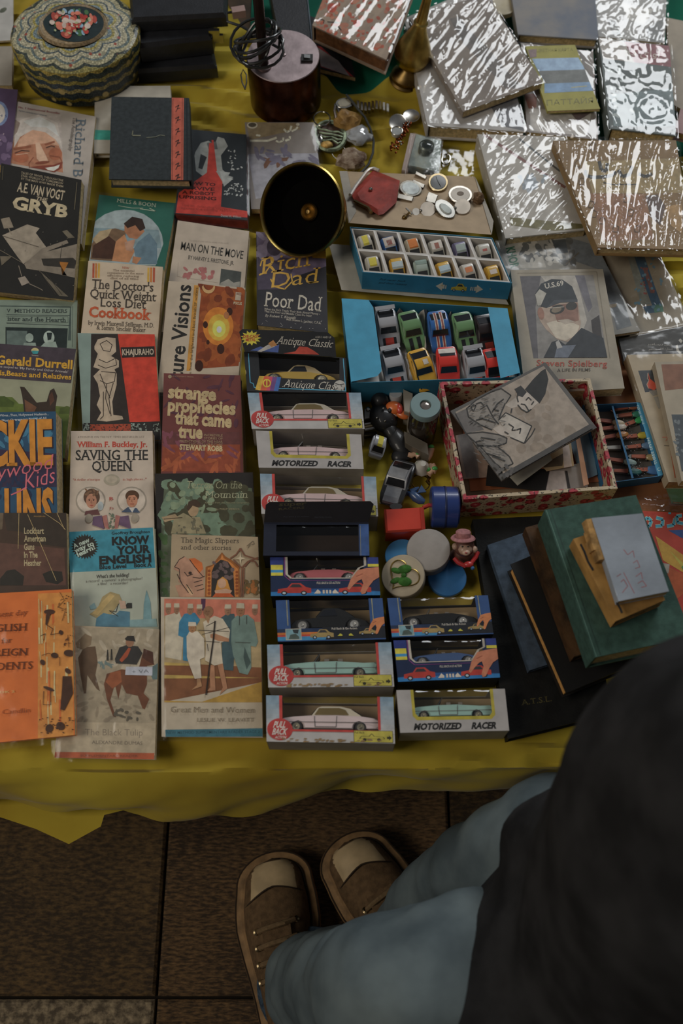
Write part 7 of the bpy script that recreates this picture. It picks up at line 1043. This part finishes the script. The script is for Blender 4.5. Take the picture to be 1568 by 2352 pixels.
# ------------------------------------------------------------------ person crouching beside the table
PR = thing('person', 'person in light blue jeans, black coat and worn canvas sneakers crouching at the table', 'person', G(1050, 2200))
def denim():
    m = M('#525c5e', .85, 0, .1, 9, .35, spec=.1, col2='#363f43', name='denim'); return m
DEN = denim(); COAT = M('#202021', .95, 0, .2, 20, .4, spec=.05, name='black_wool')
def fuse(name, chains, mat, voxel, parent, amp=0, sc=8, sm=8):
    b = MB()
    for ch in chains:
        pts, rad = [Vector(c[0]) for c in ch], [c[1] for c in ch]; P2, R2 = [], []
        for i in range(len(pts) - 1):                       # smooth the chain
            for t in (0, .25, .5, .75):
                p0, p1, p2, p3 = pts[max(i - 1, 0)], pts[i], pts[i + 1], pts[min(i + 2, len(pts) - 1)]
                P2.append(.5 * ((2 * p1) + (p2 - p0) * t + (2 * p0 - 5 * p1 + 4 * p2 - p3) * t * t + (3 * p1 - p0 - 3 * p2 + p3) * t ** 3)); R2.append(lerp(rad[i], rad[i + 1], t))
        P2.append(pts[-1]); R2.append(rad[-1]); b.tube(P2, R2, mat, 24)
        for e, rr in ((0, R2[0]), (-1, R2[-1])): b.ball(P2[e], rr * .98, mat, 20, 12)
    o = b.build(name, parent); md_ = o.modifiers.new('r', 'REMESH'); md_.mode = 'VOXEL'; md_.voxel_size = voxel; md_.use_smooth_shade = True
    s_ = o.modifiers.new('s', 'SMOOTH'); s_.iterations = sm; s_.factor = .5
    bpy.context.view_layer.update(); me = bpy.data.meshes.new_from_object(o.evaluated_get(bpy.context.evaluated_depsgraph_get())); o.modifiers.clear(); o.data = me
    if amp:
        for v in me.vertices:
            q = v.co + parent.location; n_ = noise.noise(Vector((q.x * sc, q.y * sc, q.z * sc * 1.6))) + .5 * noise.noise(Vector((q.x * sc * 2.3, q.y * sc * 2.3, q.z * sc * 2.3 + 4)))
            v.co += v.normal * amp * n_
    for f in me.polygons: f.use_smooth = True
    if not me.materials: me.materials.append(mat)
    return o
g = lambda x, y, z, r: (tuple(G(x, y, z)), r)
fuse('jeans', [[g(715, 2262, .11, .064), g(760, 2264, .24, .066), g(850, 2268, .40, .070), g(912, 2268, .47, .080), g(1040, 2264, .485, .088), g(1200, 2275, .46, .100), g(1420, 2310, .42, .12)],
               [g(930, 2176, .10, .056), g(985, 2110, .20, .060), g(1060, 2045, .30, .064), g(1200, 1970, .42, .070), g(1305, 1926, .465, .074), g(1350, 2030, .47, .086), g(1410, 2200, .44, .11), g(1440, 2320, .42, .13)]], DEN, .008, PR, .009, 11)
hx = G(1745, 1790, 1.06)                                   # head, outside the picture to the right
fuse('coat', [[(tuple(G(1735, 1872, .86)), .12), ((hx.x + .15, hx.y - .05, .97), .075), ((hx.x + .17, hx.y - .058, 1.0), .066)],
              [g(1285, 2440, .44, .17), g(1540, 2230, .55, .185), g(1700, 2060, .72, .175), g(1735, 1872, .88, .142), g(1775, 1790, .97, .085)],
              [g(1720, 1870, .90, .09), g(1590, 1840, .78, .085), g(1480, 1950, .66, .075), g(1340, 1970, .60, .065), g(1245, 1945, .56, .055)],
              [g(1700, 1960, .88, .11), g(1800, 2050, .75, .09), g(1700, 2150, .66, .085)],
              [g(1240, 2090, .56, .05), g(1300, 2010, .57, .06), g(1420, 1960, .60, .09)]], COAT, .014, PR, .010, 6)
SKN = M('#8a6450', .6, 0, .08, 30, name='skin')
def head():
    c0 = Vector((hx.x + .17, hx.y - .02, 1.13)); b = MB(); rows = []
    for i in range(25):
        a = math.pi * i / 24 - math.pi / 2; r_ = []
        for j in range(32):
            t = 2 * math.pi * j / 32; v = Vector((math.cos(a) * math.cos(t), math.cos(a) * math.sin(t), math.sin(a))); f = v.copy(); x, y, z = v.x * .078, v.y * .095, v.z * .115
            if v.z < 0: x *= 1 - .25 * v.z * v.z; y *= 1 - .12 * v.z * v.z
            k = math.exp(-((v.x / .16) ** 2 + ((v.z + .12) / .20) ** 2)); y += (.022 * k) if v.y > 0 else 0          # nose
            for s_ in (-1, 1): y -= .008 * math.exp(-(((v.x - s_ * .36) / .16) ** 2 + ((v.z - .08) / .1) ** 2)) if v.y > 0 else 0
            y += .004 * math.exp(-((v.x / .3) ** 2 + ((v.z + .48) / .07) ** 2)) if v.y > 0 else 0
            r_.append(c0 + Vector((x, y, z)))
        rows.append(r_)
    b.grid(rows, SKN, True, True); b.tube([c0 + Vector((0, -.02, -.06)), c0 + Vector((0, -.04, -.17))], [.052, .06], SKN, 18)
    for s_ in (-1, 1): b.ball(c0 + Vector((s_ * .078, -.005, -.005)), (.010, .018, .030), SKN, 10, 8)
    b.build('head', PR); e = MB()
    for s_ in (-1, 1): e.ball(c0 + Vector((s_ * .030, .077, .010)), .011, M('#8d8a86', .3), 12, 8); e.ball(c0 + Vector((s_ * .030, .084, .010)), .006, plastic('#2a1c14', .2), 10, 6)
    o = e.build('eyes', PR); o['kind'] = 'stuff'; h = MB(); rows = []
    for i in range(15):
        a = math.pi * (i / 14) * .62 - .12 * math.pi; rows.append([c0 + Vector((.087 * math.cos(a) * math.cos(t), .102 * math.cos(a) * math.sin(t) - .012, .122 * math.sin(a) + (.055 * max(0, math.sin(t)) if i < 5 else .0))) for t in [2 * math.pi * j / 36 for j in range(36)]])
    h.grid(rows, M('#1c1512', .7, 0, .2, 120, .6, name='dark_hair'), True, True); h.build('hair', PR)
head()
# canvas sneakers
SOLE = M('#6b5233', .7, 0, .2, 50, .3, name='dirty_rubber'); CANV = M('#4a3823', .9, 0, .15, 120, .5, name='brown_canvas'); TOE = M('#8f7c5c', .55, 0, .12, 30, .1, name='rubber_toe'); LACE = M('#54432c', .9, 0, .1, 200, .3, name='flat_lace')
WP = [(0, .0), (.015, .022), (.05, .036), (.12, .046), (.22, .051), (.32, .0515), (.45, .046), (.6, .039), (.75, .037), (.9, .036), (.97, .026), (1, 0)]
HP = [(0, .026), (.05, .034), (.15, .044), (.26, .052), (.36, .066), (.48, .086), (.6, .098), (.8, .10), (1, .10)]
def shoe(label, toe, heel, L, mir):
    a, c = G(*toe), G(*heel); Y = (c - a).normalized(); X = Vector((Y.y, -Y.x, 0)) * -1; m = frame(a, X, Y) ; m = Matrix((X, Y, Vector((0, 0, 1)))).transposed().to_4x4(); m.translation = a
    r = bpy.data.objects.new('sneaker', None); COL.objects.link(r); r.parent = PR; r.location = a - PR.location; r['label'] = label
    def bld(b, nm): inv = Matrix.Translation(-(r.location + PR.location)); o = b.build(nm); o.parent = r; o.data.transform(inv); return o
    def out(y, k=1, add=0):
        w = pl(WP, max(y, .12)) if y < .9 else .036
        if y < .12: w *= math.sqrt(max(0, 1 - (1 - y / .12) ** 2))
        if y > .9: w *= math.sqrt(max(0, 1 - ((y - .9) / .1) ** 2))
        return max(0, w * k + (add if w > 0 else 0))
    ys = [0, .003, .008, .016, .028, .042, .06, .085, .11, .14, .2, .28, .36, .45, .55, .65, .75, .85, .92, .97, 1]
    def ringz(add, z, y0=0):
        h = []
        for k in range(11): an = math.pi / 2 * k / 10; h.append(((.0465 + add) * math.sin(an), .12 * L * (1 - math.cos(an)) - add * math.cos(an)))
        h += [(pl(WP, y) + add, y * L) for y in (.16, .2, .26, .32, .4, .48, .56, .64, .72, .8, .88)]
        for k in range(1, 9): an = math.pi / 2 * k / 8; h.append(((.036 + add) * math.cos(an), .9 * L + (.1 * L + add) * math.sin(an)))
        cv = lambda y: -mir * .0072 * math.sin(math.pi * max(0, min(1, y / L)))
        return [m @ Vector((mir * x + cv(y), y, z)) for x, y in h] + [m @ Vector((-mir * x + cv(y), y, z)) for x, y in h[::-1][1:-1]]
    b = MB(); rs = [ringz(.007, 0, -.010), ringz(.0105, .004, -.014), ringz(.0105, .026, -.014), ringz(.008, .0325, -.012), ringz(.0, .034, -.004)]; b.grid(rs, SOLE, True, True); b.face(rs[0], SOLE); b.face(rs[-1], SOLE); bld(b, 'sole')
    b = MB(); b.tube(ringz(.0085, .0325, -.0115), .0012, M('#241a10', .8), 6, True); bld(b, 'sole_line')
    def dome(y0, y1, n, ex, mt, nm):
        b = MB(); rows = []
        for i in range(n + 1):
            y = lerp(y0, y1, i / n); w, h = out(y, .93, ex), pl(HP, y) + ex
            if y <= .001: h *= .3
            rows.append([m @ Vector((w * math.cos(math.pi * k / 18) - mir * .012 * math.sin(math.pi * y) * .6, y * L, .026 + (h - .0) * max(0, math.sin(math.pi * k / 18)) ** .8)) for k in range(19)])
        b.grid(rows, mt); return bld(b, nm)
    dome(0, 1, 40, 0, CANV, 'upper')
    b = MB(); rows = []                                    # toe cap with a curved back edge
    for i in range(13):
        r_ = []
        for k in range(19):
            an = math.pi * k / 18; y = .012 + (i / 12) * (.135 + .075 * abs(math.cos(an)) ** 1.5 * (1 if math.cos(an) * mir < 0 else .6)); w, h = out(y, .86, .0012), pl(HP, y) + .0025
            if i == 0: h *= .4
            r_.append(m @ Vector((w * math.cos(an) - mir * .012 * math.sin(math.pi * y) * .6, y * L, .026 + h * max(0, math.sin(an)) ** .8)))
        rows.append(r_)
    b.grid(rows, TOE); bld(b, 'toe_cap')
    b = MB(); b.tube([q + Vector((0, 0, .001)) for q in rows[-1][1:-1]], .0012, M('#241a10', .8), 6); b.tube(ringz(-.0026, .0365)[:16] if mir > 0 else ringz(-.0026, .0365)[-15:], .0016, M('#1d150d', .8), 6); bld(b, 'trim_line')
    b = MB(); tg = []                                       # tongue
    for i in range(9): y = .30 + .035 * i; tg.append([m @ Vector((mir * -.006 + x, y * L, .026 + pl(HP, y) + .004 - 3.2 * x * x)) for x in (-.02, -.012, 0, .012, .02)])
    b.grid(tg, CANV); bld(b, 'tongue')
    for i in range(4):
        y = .33 + .075 * i
        b = MB(); b.tube([m @ Vector((x - mir * .006, (y + dy) * L, .028 + pl(HP, y) + z)) for x, dy, z in ((-.026, .012, -.006), (-.012, .004, .006), (.012, -.004, .006), (.026, -.012, -.006))], .0038, LACE, 8); bld(b, 'lace')
        for s_ in (-1, 1):
            b = MB(); q = Vector((s_ * .028 - mir * .006, (y - s_ * .012) * L, .026 + pl(HP, y) - .007)); T = m @ Matrix.Translation(q) @ Matrix.Rotation(s_ * R(38), 4, 'Y'); b.lathe([(.0024, .001), (.0046, .0022), (.0048, .001)], metal('#8a7a5a', .3), 14, T, cap0=False, cap1=False); bld(b, 'eyelet')
shoe('worn brown canvas sneaker with cream rubber toe, foot under the bent knee', (628, 1975, .02), (690, 2380, .02), .285, 1)
shoe('worn brown canvas sneaker with cream rubber toe, toes turned to the table', (790, 1940, .02), (985, 2290, .02), .285, -1)
b = MB()                                                    # stitched hem of the near trouser leg
c0 = G(715, 2262, .075); b.tube([c0 + Vector((.068 * math.cos(i * .1963), .068 * math.sin(i * .1963), .006 * math.sin(i * .6))) for i in range(32)], .008, M('#2b3a48', .9, 0, .3, 160, .6, name='frayed_hem'), 8, True); b.build('hem', PR)
